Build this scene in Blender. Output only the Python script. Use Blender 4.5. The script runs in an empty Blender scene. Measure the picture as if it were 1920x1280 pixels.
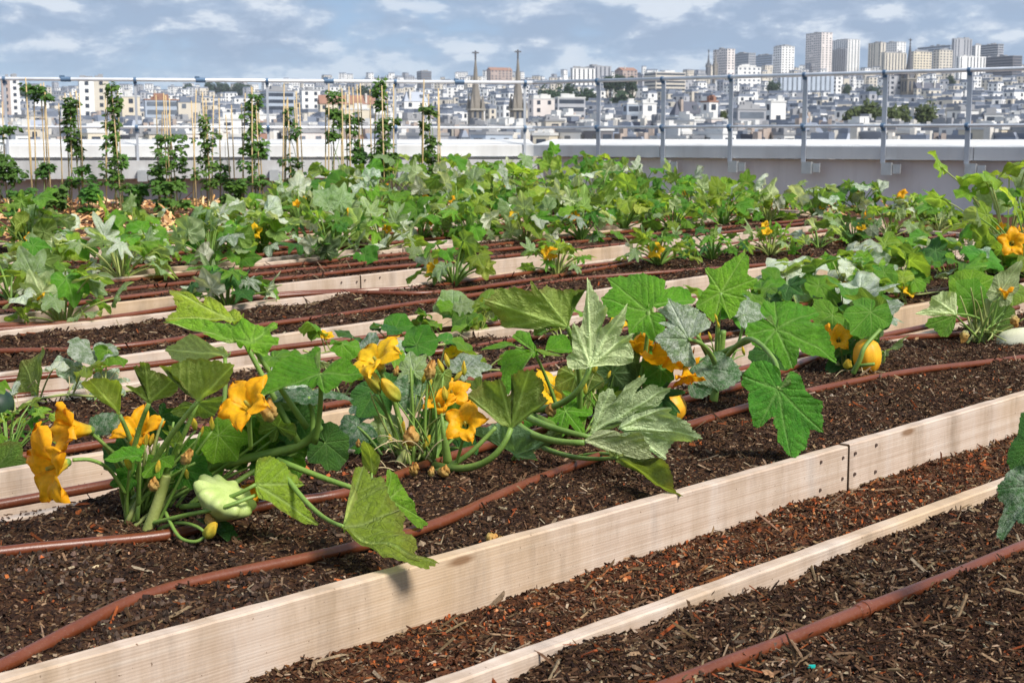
import bpy, math, random
import numpy as np
from mathutils import Vector, Matrix

# ------------------------------------------------------------------ camera, sky, sun, exposure
C = bpy.context.scene.collection
SC = bpy.context.scene
EYE = 1.16
PITCH = math.radians(8.15)
FPX = 1920 * 50 / 36.0            # focal length in photo pixels (photo is 1920 wide)
cam_d = bpy.data.cameras.new('camera')
cam_d.lens = 50; cam_d.sensor_width = 36; cam_d.clip_start = 0.05; cam_d.clip_end = 20000
cam_d.dof.use_dof = True; cam_d.dof.focus_distance = 4.4; cam_d.dof.aperture_fstop = 11
cam = bpy.data.objects.new('camera', cam_d); C.objects.link(cam)
cam.location = (0, 0, EYE); cam.rotation_euler = (math.pi / 2 - PITCH, 0, 0)
SC.camera = cam

SUN_ELEV, SUN_AZ = math.radians(47), math.radians(132)      # azimuth from +Y towards +X
sun_d = bpy.data.lights.new('sun', 'SUN'); sun_d.energy = 4.2; sun_d.angle = math.radians(17); sun_d.color = (1.0, 0.95, 0.87)
sun = bpy.data.objects.new('sun', sun_d); C.objects.link(sun)
sv = Vector((math.sin(SUN_AZ) * math.cos(SUN_ELEV), math.cos(SUN_AZ) * math.cos(SUN_ELEV), math.sin(SUN_ELEV)))
sun.rotation_euler = sv.to_track_quat('Z', 'Y').to_euler(); sun.location = (20, 0, 30)

W = bpy.data.worlds.new('World'); SC.world = W; W.use_nodes = True
wt = W.node_tree; wt.nodes.clear()
def N(t, typ, **kw):
    n = t.nodes.new(typ)
    for k, v in kw.items():
        if k.startswith('i_'):
            key = k[2:]; key = int(key) if key.isdigit() else key.replace('_', ' ')
            n.inputs[key].default_value = v
        else: setattr(n, k, v)
    return n
def Lk(t, a, b): t.links.new(a, b)
def math_n(t, op, a, b=None, clamp=False):
    n = t.nodes.new('ShaderNodeMath'); n.operation = op; n.use_clamp = clamp
    for i, v in enumerate((a, b)):
        if v is None: continue
        if isinstance(v, (int, float)): n.inputs[i].default_value = v
        else: t.links.new(v, n.inputs[i])
    return n.outputs[0]
def ramp(t, fac, stops, interp='LINEAR'):
    n = t.nodes.new('ShaderNodeValToRGB'); cr = n.color_ramp; cr.interpolation = interp
    while len(cr.elements) < len(stops): cr.elements.new(0.5)
    for e, (p, c) in zip(cr.elements, stops):
        e.position = p; e.color = (c, c, c, 1) if isinstance(c, (int, float)) else (*c, 1)
    if fac is not None: t.links.new(fac, n.inputs[0])
    return n.outputs[0]
def mixc(t, fac, a, b, blend='MIX'):
    n = t.nodes.new('ShaderNodeMix'); n.data_type = 'RGBA'; n.blend_type = blend
    for k, v in ((0, fac), (6, a), (7, b)):
        if isinstance(v, (int, float)): n.inputs[k].default_value = v
        elif isinstance(v, tuple): n.inputs[k].default_value = (*v, 1) if len(v) == 3 else v
        else: t.links.new(v, n.inputs[k])
    return n.outputs[2]
sky = N(wt, 'ShaderNodeTexSky', sky_type='NISHITA', sun_disc=False, sun_elevation=SUN_ELEV, sun_rotation=SUN_AZ, altitude=60, air_density=1.0, dust_density=0.6, ozone_density=2.0)
tc = N(wt, 'ShaderNodeTexCoord')
sep = N(wt, 'ShaderNodeSeparateXYZ'); Lk(wt, tc.outputs['Generated'], sep.inputs[0])
zc = math_n(wt, 'MAXIMUM', sep.outputs['Z'], 0.0)
def cloud_noise(scale, det, rough, shift=(0, 0, 0)):
    mp = N(wt, 'ShaderNodeMapping'); mp.inputs['Scale'].default_value = (1, 1, 2.5); mp.inputs['Location'].default_value = shift
    Lk(wt, tc.outputs['Generated'], mp.inputs[0]); n = N(wt, 'ShaderNodeTexNoise', i_Scale=scale, i_Detail=det, i_Roughness=rough, i_Distortion=0.15)
    Lk(wt, mp.outputs[0], n.inputs['Vector']); return n.outputs[0]
n1 = cloud_noise(15.0, 8.0, 0.58, (3, 1, 0)); n3 = cloud_noise(15.0, 8.0, 0.58, (3, 1, 0.03)); n2 = cloud_noise(5.5, 3.0, 0.5, (5, 2, 1))
dens = math_n(wt, 'ADD', math_n(wt, 'MULTIPLY', n1, 0.70), math_n(wt, 'MULTIPLY', n2, 0.36))
cover = ramp(wt, dens, [(0.41, 0.0), (0.51, 0.75), (0.62, 1.0)])
lit = math_n(wt, 'SUBTRACT', n1, n3)
litr = ramp(wt, math_n(wt, 'ADD', math_n(wt, 'MULTIPLY', lit, 4.5), 0.42), [(0.15, (2.4, 3.1, 4.25)), (0.5, (3.3, 4.0, 5.1)), (0.85, (6.0, 6.4, 6.9))])
sky2 = mixc(wt, 0.78, sky.outputs[0], ramp(wt, zc, [(0.035, (2.6, 3.9, 5.8)), (0.10, (1.65, 2.9, 4.9)), (1.0, (1.35, 2.4, 4.4))]))
fade = ramp(wt, zc, [(0.03, 0.35), (0.06, 0.85), (0.5, 0.9)])
skyc = mixc(wt, math_n(wt, 'MULTIPLY', cover, fade), sky2, litr)
bg = N(wt, 'ShaderNodeBackground'); bg.inputs['Strength'].default_value = 0.105
Lk(wt, skyc, bg.inputs['Color'])
wo = N(wt, 'ShaderNodeOutputWorld'); Lk(wt, bg.outputs[0], wo.inputs[0])
SC.view_settings.view_transform = 'Standard'; SC.view_settings.look = 'None'
SC.view_settings.exposure = 0.44; SC.view_settings.gamma = 1.0
SC.cycles.max_bounces = 6; SC.cycles.transparent_max_bounces = 4; SC.cycles.use_denoising = True

# ------------------------------------------------------------------ helpers
rnd = random.Random(7); npr = np.random.RandomState(7)
SP, CP = math.sin(PITCH), math.cos(PITCH)
def ray(px, py):
    a, b = (px - 960) / FPX, (640 - py) / FPX
    return Vector((a, CP + b * SP, -SP + b * CP))
def at(px, py, Y):
    d = ray(px, py); return Vector((0, 0, EYE)) + d * (Y / d.y)
def to_px(p):
    x, y, z = p[0], p[1], p[2] - EYE
    f = y * CP - z * SP; u = y * SP + z * CP
    return 960 + x / f * FPX, 640 - u / f * FPX
def rise(Y):
    t = min(1.0, max(0.0, (Y - 5.0) / 10.0)); return 0.2 * t * t * (3 - 2 * t)
def rise_np(Y):
    t = np.clip((Y - 5.0) / 10.0, 0, 1); return 0.2 * t * t * (3 - 2 * t)
def ground(px, py, h):
    """point seen at a pixel on the roof surface raised by h"""
    d = ray(px, py); Y = (EYE - h) / -d.z * d.y
    for _ in range(30): Y = 0.5 * Y + 0.5 * (EYE - h - rise(Y)) / -d.z * d.y
    return Vector((d.x * Y / d.y, Y, h + rise(Y)))
UV = Vector((0.7067, 0.7075, 0)); NV = Vector((-0.7075, 0.7067, 0))
def un(u, n, z=0.0):
    p = UV * u + NV * n; p.z = z + rise(p.y); return p
def to_un(p): return p.x * UV.x + p.y * UV.y, p.x * NV.x + p.y * NV.y

def mesh_obj(name, verts, faces, mat=None, parent=None, smooth=False, link=True):
    me = bpy.data.meshes.new(name); me.from_pydata([tuple(v) for v in verts], [], faces)
    if smooth: me.polygons.foreach_set('use_smooth', [True] * len(me.polygons))
    if mat: me.materials.append(mat)
    o = bpy.data.objects.new(name, me)
    if link: C.objects.link(o)
    if parent: o.parent = parent
    return o
def data_obj(name, me, parent=None, M=None):
    o = bpy.data.objects.new(name, me); C.objects.link(o)
    if parent: o.parent = parent
    if M is not None: o.matrix_local = M
    return o
def tag(o, label=None, cat=None, group=None, kind=None):
    for k, v in (('label', label), ('category', cat), ('group', group), ('kind', kind)):
        if v: o[k] = v
    return o
def empty(name, loc, label=None, cat=None, group=None):
    o = bpy.data.objects.new(name, None); o.empty_display_size = 0.1; C.objects.link(o); o.location = loc
    return tag(o, label, cat, group)
class MB:
    def __init__(s): s.v = []; s.f = []
    def add(s, v, f):
        b = len(s.v); s.v += [tuple(x) for x in v]; s.f += [tuple(i + b for i in q) for q in f]
    def box(s, c, size, R=None):
        hx, hy, hz = size[0] / 2, size[1] / 2, size[2] / 2
        vs = [Vector((x, y, z)) for x in (-hx, hx) for y in (-hy, hy) for z in (-hz, hz)]
        if R is not None: vs = [R @ v for v in vs]
        c = Vector(c)
        s.add([v + c for v in vs], [(0, 1, 3, 2), (4, 6, 7, 5), (0, 4, 5, 1), (2, 3, 7, 6), (0, 2, 6, 4), (1, 5, 7, 3)])
    def tube(s, pts, radii, k=8, caps=True):
        v, f = tube(pts, radii, k, caps); s.add(v, f)
    def build(s, name, mat=None, parent=None, smooth=False):
        return mesh_obj(name, s.v, s.f, mat, parent, smooth)
def tube(pts, radii, k=8, caps=True):
    pts = [Vector(p) for p in pts]
    if isinstance(radii, (int, float)): radii = [radii] * len(pts)
    vs, fs = [], []; up = None
    for i, p in enumerate(pts):
        t = (pts[min(i + 1, len(pts) - 1)] - pts[max(i - 1, 0)])
        t = t.normalized() if t.length > 1e-9 else Vector((0, 0, 1))
        if up is None:
            up = t.orthogonal().normalized()
        up = (up - t * up.dot(t)); up = up.normalized() if up.length > 1e-6 else t.orthogonal().normalized()
        b = t.cross(up)
        for j in range(k):
            a = 2 * math.pi * j / k; vs.append(p + (up * math.cos(a) + b * math.sin(a)) * radii[i])
    for i in range(len(pts) - 1):
        for j in range(k):
            fs.append((i * k + j, i * k + (j + 1) % k, (i + 1) * k + (j + 1) % k, (i + 1) * k + j))
    if caps:
        fs.append(tuple(range(k - 1, -1, -1))); n = (len(pts) - 1) * k; fs.append(tuple(range(n, n + k)))
    return vs, fs
def catmull(P, m=8):
    P = [Vector(p) for p in P]; out = []
    for i in range(len(P) - 1):
        p0 = P[max(i - 1, 0)]; p1 = P[i]; p2 = P[i + 1]; p3 = P[min(i + 2, len(P) - 1)]
        for j in range(m):
            t = j / m
            out.append(0.5 * ((2 * p1) + (p2 - p0) * t + (2 * p0 - 5 * p1 + 4 * p2 - p3) * t * t + (3 * p1 - p0 - 3 * p2 + p3) * t ** 3))
    out.append(P[-1]); return out
def bez(a, b, c, n=10):
    return [a * (1 - t) ** 2 + b * 2 * t * (1 - t) + c * t * t for t in [i / n for i in range(n + 1)]]

# ------------------------------------------------------------------ materials
def new_mat(name):
    m = bpy.data.materials.new(name); m.use_nodes = True; t = m.node_tree
    p = t.nodes['Principled BSDF']; return m, t, p
def simple(name, col, rough=0.6, metal=0.0, var=0.15, scale=8.0, bump=0.0):
    m, t, p = new_mat(name)
    c = N(t, 'ShaderNodeTexCoord'); n = N(t, 'ShaderNodeTexNoise', i_Scale=scale, i_Detail=5.0, i_Roughness=0.6); Lk(t, c.outputs['Object'], n.inputs['Vector'])
    k = ramp(t, n.outputs[0], [(0.3, 1 - var), (0.7, 1 + var)])
    Lk(t, mixc(t, 1.0, col, k, 'MULTIPLY'), p.inputs['Base Color'])
    p.inputs['Roughness'].default_value = rough; p.inputs['Metallic'].default_value = metal
    if bump:
        b = N(t, 'ShaderNodeBump', i_Strength=bump, i_Distance=0.01); Lk(t, n.outputs[0], b.inputs['Height']); Lk(t, b.outputs[0], p.inputs['Normal'])
    return m
def soil_material(name, red, dark):
    m, t, p = new_mat(name); c = N(t, 'ShaderNodeTexCoord')
    v = N(t, 'ShaderNodeTexVoronoi', i_Scale=130.0); Lk(t, c.outputs['Object'], v.inputs['Vector'])
    n = N(t, 'ShaderNodeTexNoise', i_Scale=70.0, i_Detail=8.0, i_Roughness=0.7); Lk(t, c.outputs['Object'], n.inputs['Vector'])
    b = N(t, 'ShaderNodeTexNoise', i_Scale=2.2, i_Detail=4.0); Lk(t, c.outputs['Object'], b.inputs['Vector'])
    sv_ = N(t, 'ShaderNodeSeparateColor'); Lk(t, v.outputs['Color'], sv_.inputs[0])
    g = ramp(t, sv_.outputs[0], [(0.0, (0.018 * dark, 0.008 * dark, 0.005 * dark)), (0.45, (0.046 * dark, 0.021 * dark, 0.011 * dark)), (0.78, (0.085 * dark, 0.04 * dark, 0.018 * dark)), (0.93, (0.18 * dark, 0.095 * dark, 0.045 * dark)), (1.0, (0.28, 0.17, 0.09))])
    k = ramp(t, n.outputs[0], [(0.25, 0.45), (0.75, 1.5)])
    g = mixc(t, 1.0, g, k, 'MULTIPLY')
    rf = math_n(t, 'MULTIPLY', ramp(t, b.outputs[0], [(0.42, 0.0), (0.62, 1.0)]), red)
    g = mixc(t, rf, g, (0.105, 0.033, 0.013))
    Lk(t, g, p.inputs['Base Color']); p.inputs['Roughness'].default_value = 0.95; p.inputs['Specular IOR Level'].default_value = 0.2
    bp = N(t, 'ShaderNodeBump', i_Strength=0.9, i_Distance=0.006)
    Lk(t, math_n(t, 'ADD', n.outputs[0], math_n(t, 'MULTIPLY', v.outputs['Distance'], 0.8)), bp.inputs['Height']); Lk(t, bp.outputs[0], p.inputs['Normal'])
    return m
def wood_material():
    m, t, p = new_mat('pale_sawn_wood'); c = N(t, 'ShaderNodeTexCoord'); oi = N(t, 'ShaderNodeObjectInfo')
    mp = N(t, 'ShaderNodeMapping'); mp.inputs['Scale'].default_value = (1.2, 60, 95); Lk(t, c.outputs['Object'], mp.inputs[0])
    sh = N(t, 'ShaderNodeVectorMath', operation='ADD'); Lk(t, mp.outputs[0], sh.inputs[0])
    r10 = math_n(t, 'MULTIPLY', oi.outputs['Random'], 37.0); cb = N(t, 'ShaderNodeCombineXYZ'); Lk(t, r10, cb.inputs[0]); Lk(t, r10, cb.inputs[2]); Lk(t, cb.outputs[0], sh.inputs[1])
    n = N(t, 'ShaderNodeTexNoise', i_Scale=1.0, i_Detail=5.0, i_Roughness=0.62, i_Distortion=0.4); Lk(t, sh.outputs[0], n.inputs['Vector'])
    g = ramp(t, n.outputs[0], [(0.25, (0.42, 0.31, 0.235)), (0.5, (0.53, 0.415, 0.33)), (0.75, (0.61, 0.51, 0.425))])
    # broad figure and water streaks that run down the board
    m2 = N(t, 'ShaderNodeMapping'); m2.inputs['Scale'].default_value = (3.6, 2, 0.8); Lk(t, c.outputs['Object'], m2.inputs[0])
    s2 = N(t, 'ShaderNodeVectorMath', operation='ADD'); Lk(t, m2.outputs[0], s2.inputs[0]); Lk(t, cb.outputs[0], s2.inputs[1])
    st = N(t, 'ShaderNodeTexNoise', i_Scale=1.6, i_Detail=5.0, i_Roughness=0.65); Lk(t, s2.outputs[0], st.inputs['Vector'])
    g = mixc(t, ramp(t, st.outputs[0], [(0.47, 0.0), (0.72, 0.75)]), g, (0.33, 0.235, 0.155))
    g = mixc(t, ramp(t, st.outputs[0], [(0.28, 0.5), (0.46, 0.0)]), g, (0.60, 0.54, 0.49))
    m3 = N(t, 'ShaderNodeMapping'); m3.inputs['Scale'].default_value = (0.9, 3, 6); Lk(t, s2.outputs[0], m3.inputs[0])
    br = N(t, 'ShaderNodeTexNoise', i_Scale=0.7, i_Detail=3.0); Lk(t, c.outputs['Object'], br.inputs['Vector'])
    g = mixc(t, ramp(t, br.outputs[0], [(0.52, 0.0), (0.68, 0.55)]), g, (0.52, 0.36, 0.20))
    # saw marks: fine ridges along the board
    w = N(t, 'ShaderNodeTexWave', wave_type='BANDS', bands_direction='Z', i_Scale=42.0, i_Distortion=2.0, i_Detail=2.0, i_Detail_Scale=0.6); 
    m4 = N(t, 'ShaderNodeMapping'); m4.inputs['Scale'].default_value = (0.05, 1, 1); Lk(t, c.outputs['Object'], m4.inputs[0]); Lk(t, m4.outputs[0], w.inputs['Vector'])
    g = mixc(t, math_n(t, 'MULTIPLY', w.outputs[0], 0.06), g, (0.36, 0.25, 0.16))
    # soil splashed on the foot of the board
    sx = N(t, 'ShaderNodeSeparateXYZ'); Lk(t, c.outputs['Object'], sx.inputs[0])
    dn = N(t, 'ShaderNodeTexNoise', i_Scale=24.0, i_Detail=6.0, i_Roughness=0.7); Lk(t, c.outputs['Object'], dn.inputs['Vector'])
    dh = math_n(t, 'ADD', math_n(t, 'MULTIPLY', sx.outputs['Z'], -13.0), math_n(t, 'MULTIPLY', math_n(t, 'SUBTRACT', dn.outputs[0], 0.5), 2.0))
    g = mixc(t, ramp(t, math_n(t, 'ADD', dh, 0.55), [(0.0, 0.0), (0.75, 0.8)]), g, (0.25, 0.15, 0.065))
    wb = N(t, 'ShaderNodeTexNoise', i_Scale=1.9, i_Detail=7.0, i_Roughness=0.68); Lk(t, s2.outputs[0], wb.inputs['Vector'])
    g = mixc(t, 1.0, g, ramp(t, wb.outputs[0], [(0.32, 0.74), (0.5, 1.0), (0.7, 1.06)]), 'MULTIPLY')
    dk = N(t, 'ShaderNodeTexNoise', i_Scale=95.0, i_Detail=3.0); Lk(t, c.outputs['Object'], dk.inputs['Vector'])
    g = mixc(t, ramp(t, dk.outputs[0], [(0.715, 0.0), (0.74, 0.85)]), g, (0.12, 0.07, 0.04))
    kv = N(t, 'ShaderNodeTexVoronoi', i_Scale=1.0, i_Randomness=1.0); m5 = N(t, 'ShaderNodeMapping'); m5.inputs['Scale'].default_value = (1.3, 3, 5.5); Lk(t, s2.outputs[0], m5.inputs[0]); m5.inputs['Scale'].default_value = (.36, 1.5, 6.0); Lk(t, m5.outputs[0], kv.inputs['Vector'])
    g = mixc(t, ramp(t, kv.outputs['Distance'], [(0.035, 0.85), (0.075, 0.0)]), g, (0.20, 0.105, 0.05))
    Lk(t, g, p.inputs['Base Color']); p.inputs['Roughness'].default_value = 0.85; p.inputs['Specular IOR Level'].default_value = 0.15
    bp = N(t, 'ShaderNodeBump', i_Strength=0.35, i_Distance=0.002); Lk(t, math_n(t, 'ADD', n.outputs[0], math_n(t, 'MULTIPLY', w.outputs[0], 0.25)), bp.inputs['Height']); Lk(t, bp.outputs[0], p.inputs['Normal'])
    return m
def chip_material():
    m, t, p = new_mat('mulch_chips'); a = N(t, 'ShaderNodeAttribute', attribute_name='tint')
    c = N(t, 'ShaderNodeTexCoord'); n = N(t, 'ShaderNodeTexNoise', i_Scale=160.0, i_Detail=4.0); Lk(t, c.outputs['Object'], n.inputs['Vector'])
    Lk(t, mixc(t, 1.0, a.outputs['Color'], ramp(t, n.outputs[0], [(0.3, 0.6), (0.7, 1.35)]), 'MULTIPLY'), p.inputs['Base Color'])
    p.inputs['Roughness'].default_value = 0.9; p.inputs['Specular IOR Level'].default_value = 0.2
    return m
def pipe_material():
    m, t, p = new_mat('brown_drip_pipe'); c = N(t, 'ShaderNodeTexCoord')
    n = N(t, 'ShaderNodeTexNoise', i_Scale=9.0, i_Detail=6.0, i_Roughness=0.65); Lk(t, c.outputs['Object'], n.inputs['Vector'])
    n2_ = N(t, 'ShaderNodeTexNoise', i_Scale=120.0, i_Detail=4.0, i_Roughness=0.7); Lk(t, c.outputs['Object'], n2_.inputs['Vector'])
    g = ramp(t, n.outputs[0], [(0.3, (0.115, 0.029, 0.010)), (0.55, (0.15, 0.039, 0.014)), (0.75, (0.155, 0.05, 0.024))])
    g = mixc(t, ramp(t, n2_.outputs[0], [(0.55, 0.0), (0.8, 0.5)]), g, (0.25, 0.15, 0.10))
    Lk(t, g, p.inputs['Base Color']); p.inputs['Roughness'].default_value = 0.36; p.inputs['Specular IOR Level'].default_value = 0.5
    bp = N(t, 'ShaderNodeBump', i_Strength=0.25, i_Distance=0.002); Lk(t, n2_.outputs[0], bp.inputs['Height']); Lk(t, bp.outputs[0], p.inputs['Normal'])
    return m
M = {}
M['soil'] = soil_material('bed_soil', 0.12, 0.6)
M['path'] = soil_material('path_soil', 0.8, 0.9)
M['wood'] = wood_material(); M['chip'] = chip_material(); M['pipe'] = pipe_material()
M['endgrain'] = simple('board_end_grain', (0.15, 0.095, 0.055), .9, 0, .3, 30)
M['screw'] = simple('rusty_screw', (0.16, 0.11, 0.09), 0.5, 0.6)
M['knot'] = simple('wood_knot', (0.16, 0.085, 0.04), 0.8)
M['steel'] = simple('galvanised_steel', (0.72, 0.73, 0.75), 0.4, 0.3, 0.12, 5)
M['post'] = simple('grey_steel_post', (0.5, 0.52, 0.56), 0.5, 0.4, 0.12, 5)
M['clamp'] = simple('blue_clamp', (0.10, 0.17, 0.27), 0.5, 0.2)
def streaked(name, col, dirt, k):
    m, t, p = new_mat(name); c = N(t, 'ShaderNodeTexCoord'); mp = N(t, 'ShaderNodeMapping'); mp.inputs['Scale'].default_value = (3.0, 3.0, 0.35); Lk(t, c.outputs['Object'], mp.inputs[0])
    n = N(t, 'ShaderNodeTexNoise', i_Scale=1.5, i_Detail=7.0, i_Roughness=0.65); Lk(t, mp.outputs[0], n.inputs['Vector']); b = N(t, 'ShaderNodeTexNoise', i_Scale=0.9, i_Detail=5.0); Lk(t, c.outputs['Object'], b.inputs['Vector'])
    g = mixc(t, 1.0, col, ramp(t, b.outputs[0], [(0.3, 0.86), (0.7, 1.08)]), 'MULTIPLY')
    Lk(t, mixc(t, math_n(t, 'MULTIPLY', ramp(t, n.outputs[0], [(0.48, 0.0), (0.75, 1.0)]), k), g, dirt), p.inputs['Base Color']); p.inputs['Roughness'].default_value = 0.75; return m
M['cap'] = streaked('parapet_cap', (0.67, 0.665, 0.65), (0.42, 0.40, 0.38), 0.45)
M['render'] = streaked('pinkish_render', (0.80, 0.76, 0.74), (0.5, 0.46, 0.44), 0.45)
M['concrete'] = streaked('grey_concrete', (0.52, 0.515, 0.51), (0.24, 0.23, 0.22), 0.6)
M['bracket'] = simple('bracket_steel', (0.5, 0.52, 0.53), 0.5, 0.5)

# ------------------------------------------------------------------ roof ground, beds, boards
def line_c(py960, h):
    p = ground(960, py960, h); return to_un(p)[1]
TOP = 0.16; SOIL = 0.142; TH = 0.042; BH = 0.20
cs_front = [line_c(1011, TOP), line_c(717, TOP), line_c(570, TOP), line_c(485, TOP), line_c(440, TOP)]
step = cs_front[4] - cs_front[3]
step = max(1.35, min(1.7, step))
cs_front += [cs_front[4] + step, cs_front[4] + 2 * step, cs_front[4] + 3 * step]
BW = 1.12
cA = cs_front[0]
cZ = line_c(1240, TOP)        # back board of the nearest bed
BEDS = [(cZ + TH - 1.15, cZ + TH)] + [(c, c + BW) for c in cs_front]
print('BEDS', [(round(a, 2), round(b, 2)) for a, b in BEDS])
def end_u(n):                                    # beds stop along a line short of the right parapet
    return 11.2 + (n - 5.0) * 0.62
def start_u(n):
    if n < BEDS[5][0] + .5: return -4.2
    want = 90 if n < BEDS[6][0] + .5 else (470 if n < BEDS[7][0] + .5 else 560)
    us_ = [q * .1 for q in range(-60, 260)]
    return min(us_, key=lambda q: abs(to_px(un(q, n, SOIL))[0] - want) + (1e6 if un(q, n).y < 2 else 0))
BED_U = []
for k, (n0, n1) in enumerate(BEDS):
    u0 = -3.5 if k == 0 else start_u(n0); u1 = 7.0 if k == 0 else end_u(n0)
    BED_U.append((u0, u1))

def sheet(name, u0, u1, n0, n1, du, dn, zf, mat, kind='structure'):
    us = np.arange(u0, u1 + du * 0.5, du); ns = np.linspace(n0, n1, max(2, int(round((n1 - n0) / dn)) + 1))
    U, Nn = np.meshgrid(us, ns, indexing='ij'); X = U * UV.x + Nn * NV.x; Y = U * UV.y + Nn * NV.y
    Z = zf(U, Nn, X, Y) + rise_np(Y)
    co = np.stack([X, Y, Z], -1).reshape(-1, 3)
    a, b = len(us), len(ns); idx = np.arange(a * b).reshape(a, b)
    f = np.stack([idx[:-1, :-1], idx[1:, :-1], idx[1:, 1:], idx[:-1, 1:]], -1).reshape(-1, 4)
    me = bpy.data.meshes.new(name); np_mesh(me, co, f); me.materials.append(mat)
    o = data_obj(name, me); tag(o, kind=kind); return o
def np_mesh(me, co, f, smooth=True):
    k = f.shape[1]
    me.vertices.add(len(co)); me.vertices.foreach_set('co', co.astype(np.float32).ravel())
    me.loops.add(f.size); me.loops.foreach_set('vertex_index', f.astype(np.int32).ravel())
    me.polygons.add(len(f)); me.polygons.foreach_set('loop_start', np.arange(0, f.size, k, dtype=np.int32))
    me.polygons.foreach_set('use_smooth', np.full(len(f), smooth)); me.update(calc_edges=True)
_ph = npr.rand(60, 4)
def bumps(x, y, amp, f0, octs=5, seed=0):
    z = np.zeros_like(x)
    for o in range(octs):
        for j in range(3):
            a, b, c, d = _ph[(seed * 7 + o * 3 + j) % 60]; th = a * 6.283; fr = f0 * 1.9 ** o * (0.7 + 0.6 * b)
            z += amp / 1.7 ** o * np.sin(fr * (x * math.cos(th) + y * math.sin(th)) + c * 6.283 + 1.3 * np.sin(fr * .6 * (y * math.cos(th) - x * math.sin(th)) + d * 6))
    return z / 2.0
def bed_height(U, Nn, k):
    n0, n1 = BEDS[k]
    t = (Nn - n0) / (n1 - n0)
    if k == 0: base = SOIL - 0.012 - 0.02 * np.clip((n1 - Nn) / 0.5, 0, 1)
    elif k == 1: base = SOIL - 0.006 + 0.03 * np.clip(t * 1.2 - 0.35, 0, 1) - 0.012 * np.clip(1 - t * 8, 0, 1)
    else: base = SOIL - 0.012 - 0.01 * np.clip(1 - t * 6, 0, 1)
    return base
def soil_z(p, k):
    u, n = to_un(p); U = np.array([u]); Nn = np.array([n]); X = np.array([p.x]); Y = np.array([p.y])
    return float((bed_height(U, Nn, k) + bumps(X, Y, 0.013, 5.8, 4, k))[0] + rise_np(Y)[0])
mk = lambda k: (lambda U, Nn, X, Y: bed_height(U, Nn, k) + bumps(X, Y, 0.013, 5.8, 4, k) + bumps(X, Y, 0.004, 90.0, 3, k + 3))
path_z = lambda U, Nn, X, Y: 0.012 + bumps(X, Y, 0.007, 9.0, 4, 11) + bumps(X, Y, 0.003, 90.0, 3, 5)
sheet('bed_soil', -0.6, 5.6, BEDS[0][0] + TH, BEDS[0][1] - TH, 0.012, 0.012, mk(0), M['soil'])
sheet('bed_soil', 0.2, 8.5, BEDS[1][0] + TH, BEDS[1][1] - TH, 0.014, 0.014, mk(1), M['soil'])
sheet('bed_soil', 8.514, BED_U[1][1] - TH, BEDS[1][0] + TH, BEDS[1][1] - TH, 0.06, 0.06, mk(1), M['soil'])
for k in range(2, len(BEDS)):
    d = 0.03 if k < 4 else 0.07
    sheet('bed_soil', BED_U[k][0] + TH, BED_U[k][1] - TH, BEDS[k][0] + TH, BEDS[k][1] - TH, d, d, mk(k), M['soil'])
sheet('garden_path', -0.5, 7.5, BEDS[0][1] - 0.01, BEDS[1][0] + 0.01, 0.012, 0.012, path_z, M['path'])
# the whole roof deck under beds and paths
sheet('roof_ground', -14, 44, -6, 34, 0.5, 0.5, lambda U, Nn, X, Y: 0 * U - 0.006, M['path'])

def board_mesh(L, seed):
    r = random.Random(seed); ch = 0.004; hw, hh = TH / 2, BH
    prof = [(-hw, 0), (-hw, hh - ch), (-hw + ch, hh), (hw - ch, hh), (hw, hh - ch), (hw, 0)]
    nx = max(6, int(L / 0.05)); vs, fs = [], []
    ph = [r.random() * 6 for _ in range(4)]
    for i in range(nx + 1):
        x = L * i / nx
        dy = 0.004 * math.sin(x * 0.9 + ph[0]) ; dz = 0.003 * math.sin(x * 1.1 + ph[1])
        for q, (y, z) in enumerate(prof):
            j = 0.0004 * math.sin(x * 23 + q * 2.1 + ph[2]) + 0.0005 * r.uniform(-1, 1)
            vs.append((x, y + dy + j, z + (dz + j if z > 0.05 else 0)))
    k = len(prof)
    for i in range(nx):
        for j in range(k):
            fs.append((i * k + j, i * k + (j + 1) % k, (i + 1) * k + (j + 1) % k, (i + 1) * k + j)[::-1])
    fs.append(tuple(range(k))); fs.append(tuple(range(nx * k + k - 1, nx * k - 1, -1)))
    return vs, fs
screw_mb = MB(); screw_mb.tube([(0, -0.0015, 0), (0, 0.003, 0)], [0.0052, 0.0058], 10)
screw_me = bpy.data.meshes.new('screw'); screw_me.from_pydata(screw_mb.v, [], screw_mb.f); screw_me.materials.append(M['screw'])
def place_board(root, u0, u1, n, seed, along=True, dz=0.0):
    """one plank from u0 to u1 with its face at n; local X runs along the plank"""
    a, b = un(u0 + 0.002, n), un(u1 - 0.002, n); zb = TOP - BH + dz
    a.z += zb; b.z += zb
    v, f = board_mesh((b - a).length, seed); o = mesh_obj('board', v, f, M['wood'], root); o.data.materials.append(M['endgrain']); o.data.polygons[-1].material_index = 1; o.data.polygons[-2].material_index = 1
    x = (b - a).normalized(); z = Vector((0, 0, 1)); y = z.cross(x).normalized(); z = x.cross(y)
    Mx = Matrix((x, y, z)).transposed().to_4x4(); Mx.translation = a - root.location
    o.matrix_local = Mx; return o, (b - a).length
BED_LABELS = ['nearest raised bed whose back board runs from bottom centre to the right edge',
 'raised bed with the large squash plants, long pale front board across the foreground',
 'raised bed of low pumpkin vines just behind the big foreground squash plants',
 'raised bed with a jointed pale front board behind the low pumpkin vines',
 'raised bed of courgette plants behind the bed with the two close brown pipes',
 'raised bed of crowded courgettes in the middle of the rows',
 'raised bed of leafy courgettes two rows in front of the back row',
 'narrow looking raised bed of courgettes one row in front of the back row',
 'farthest raised bed of courgettes below the grey parapet']
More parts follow.
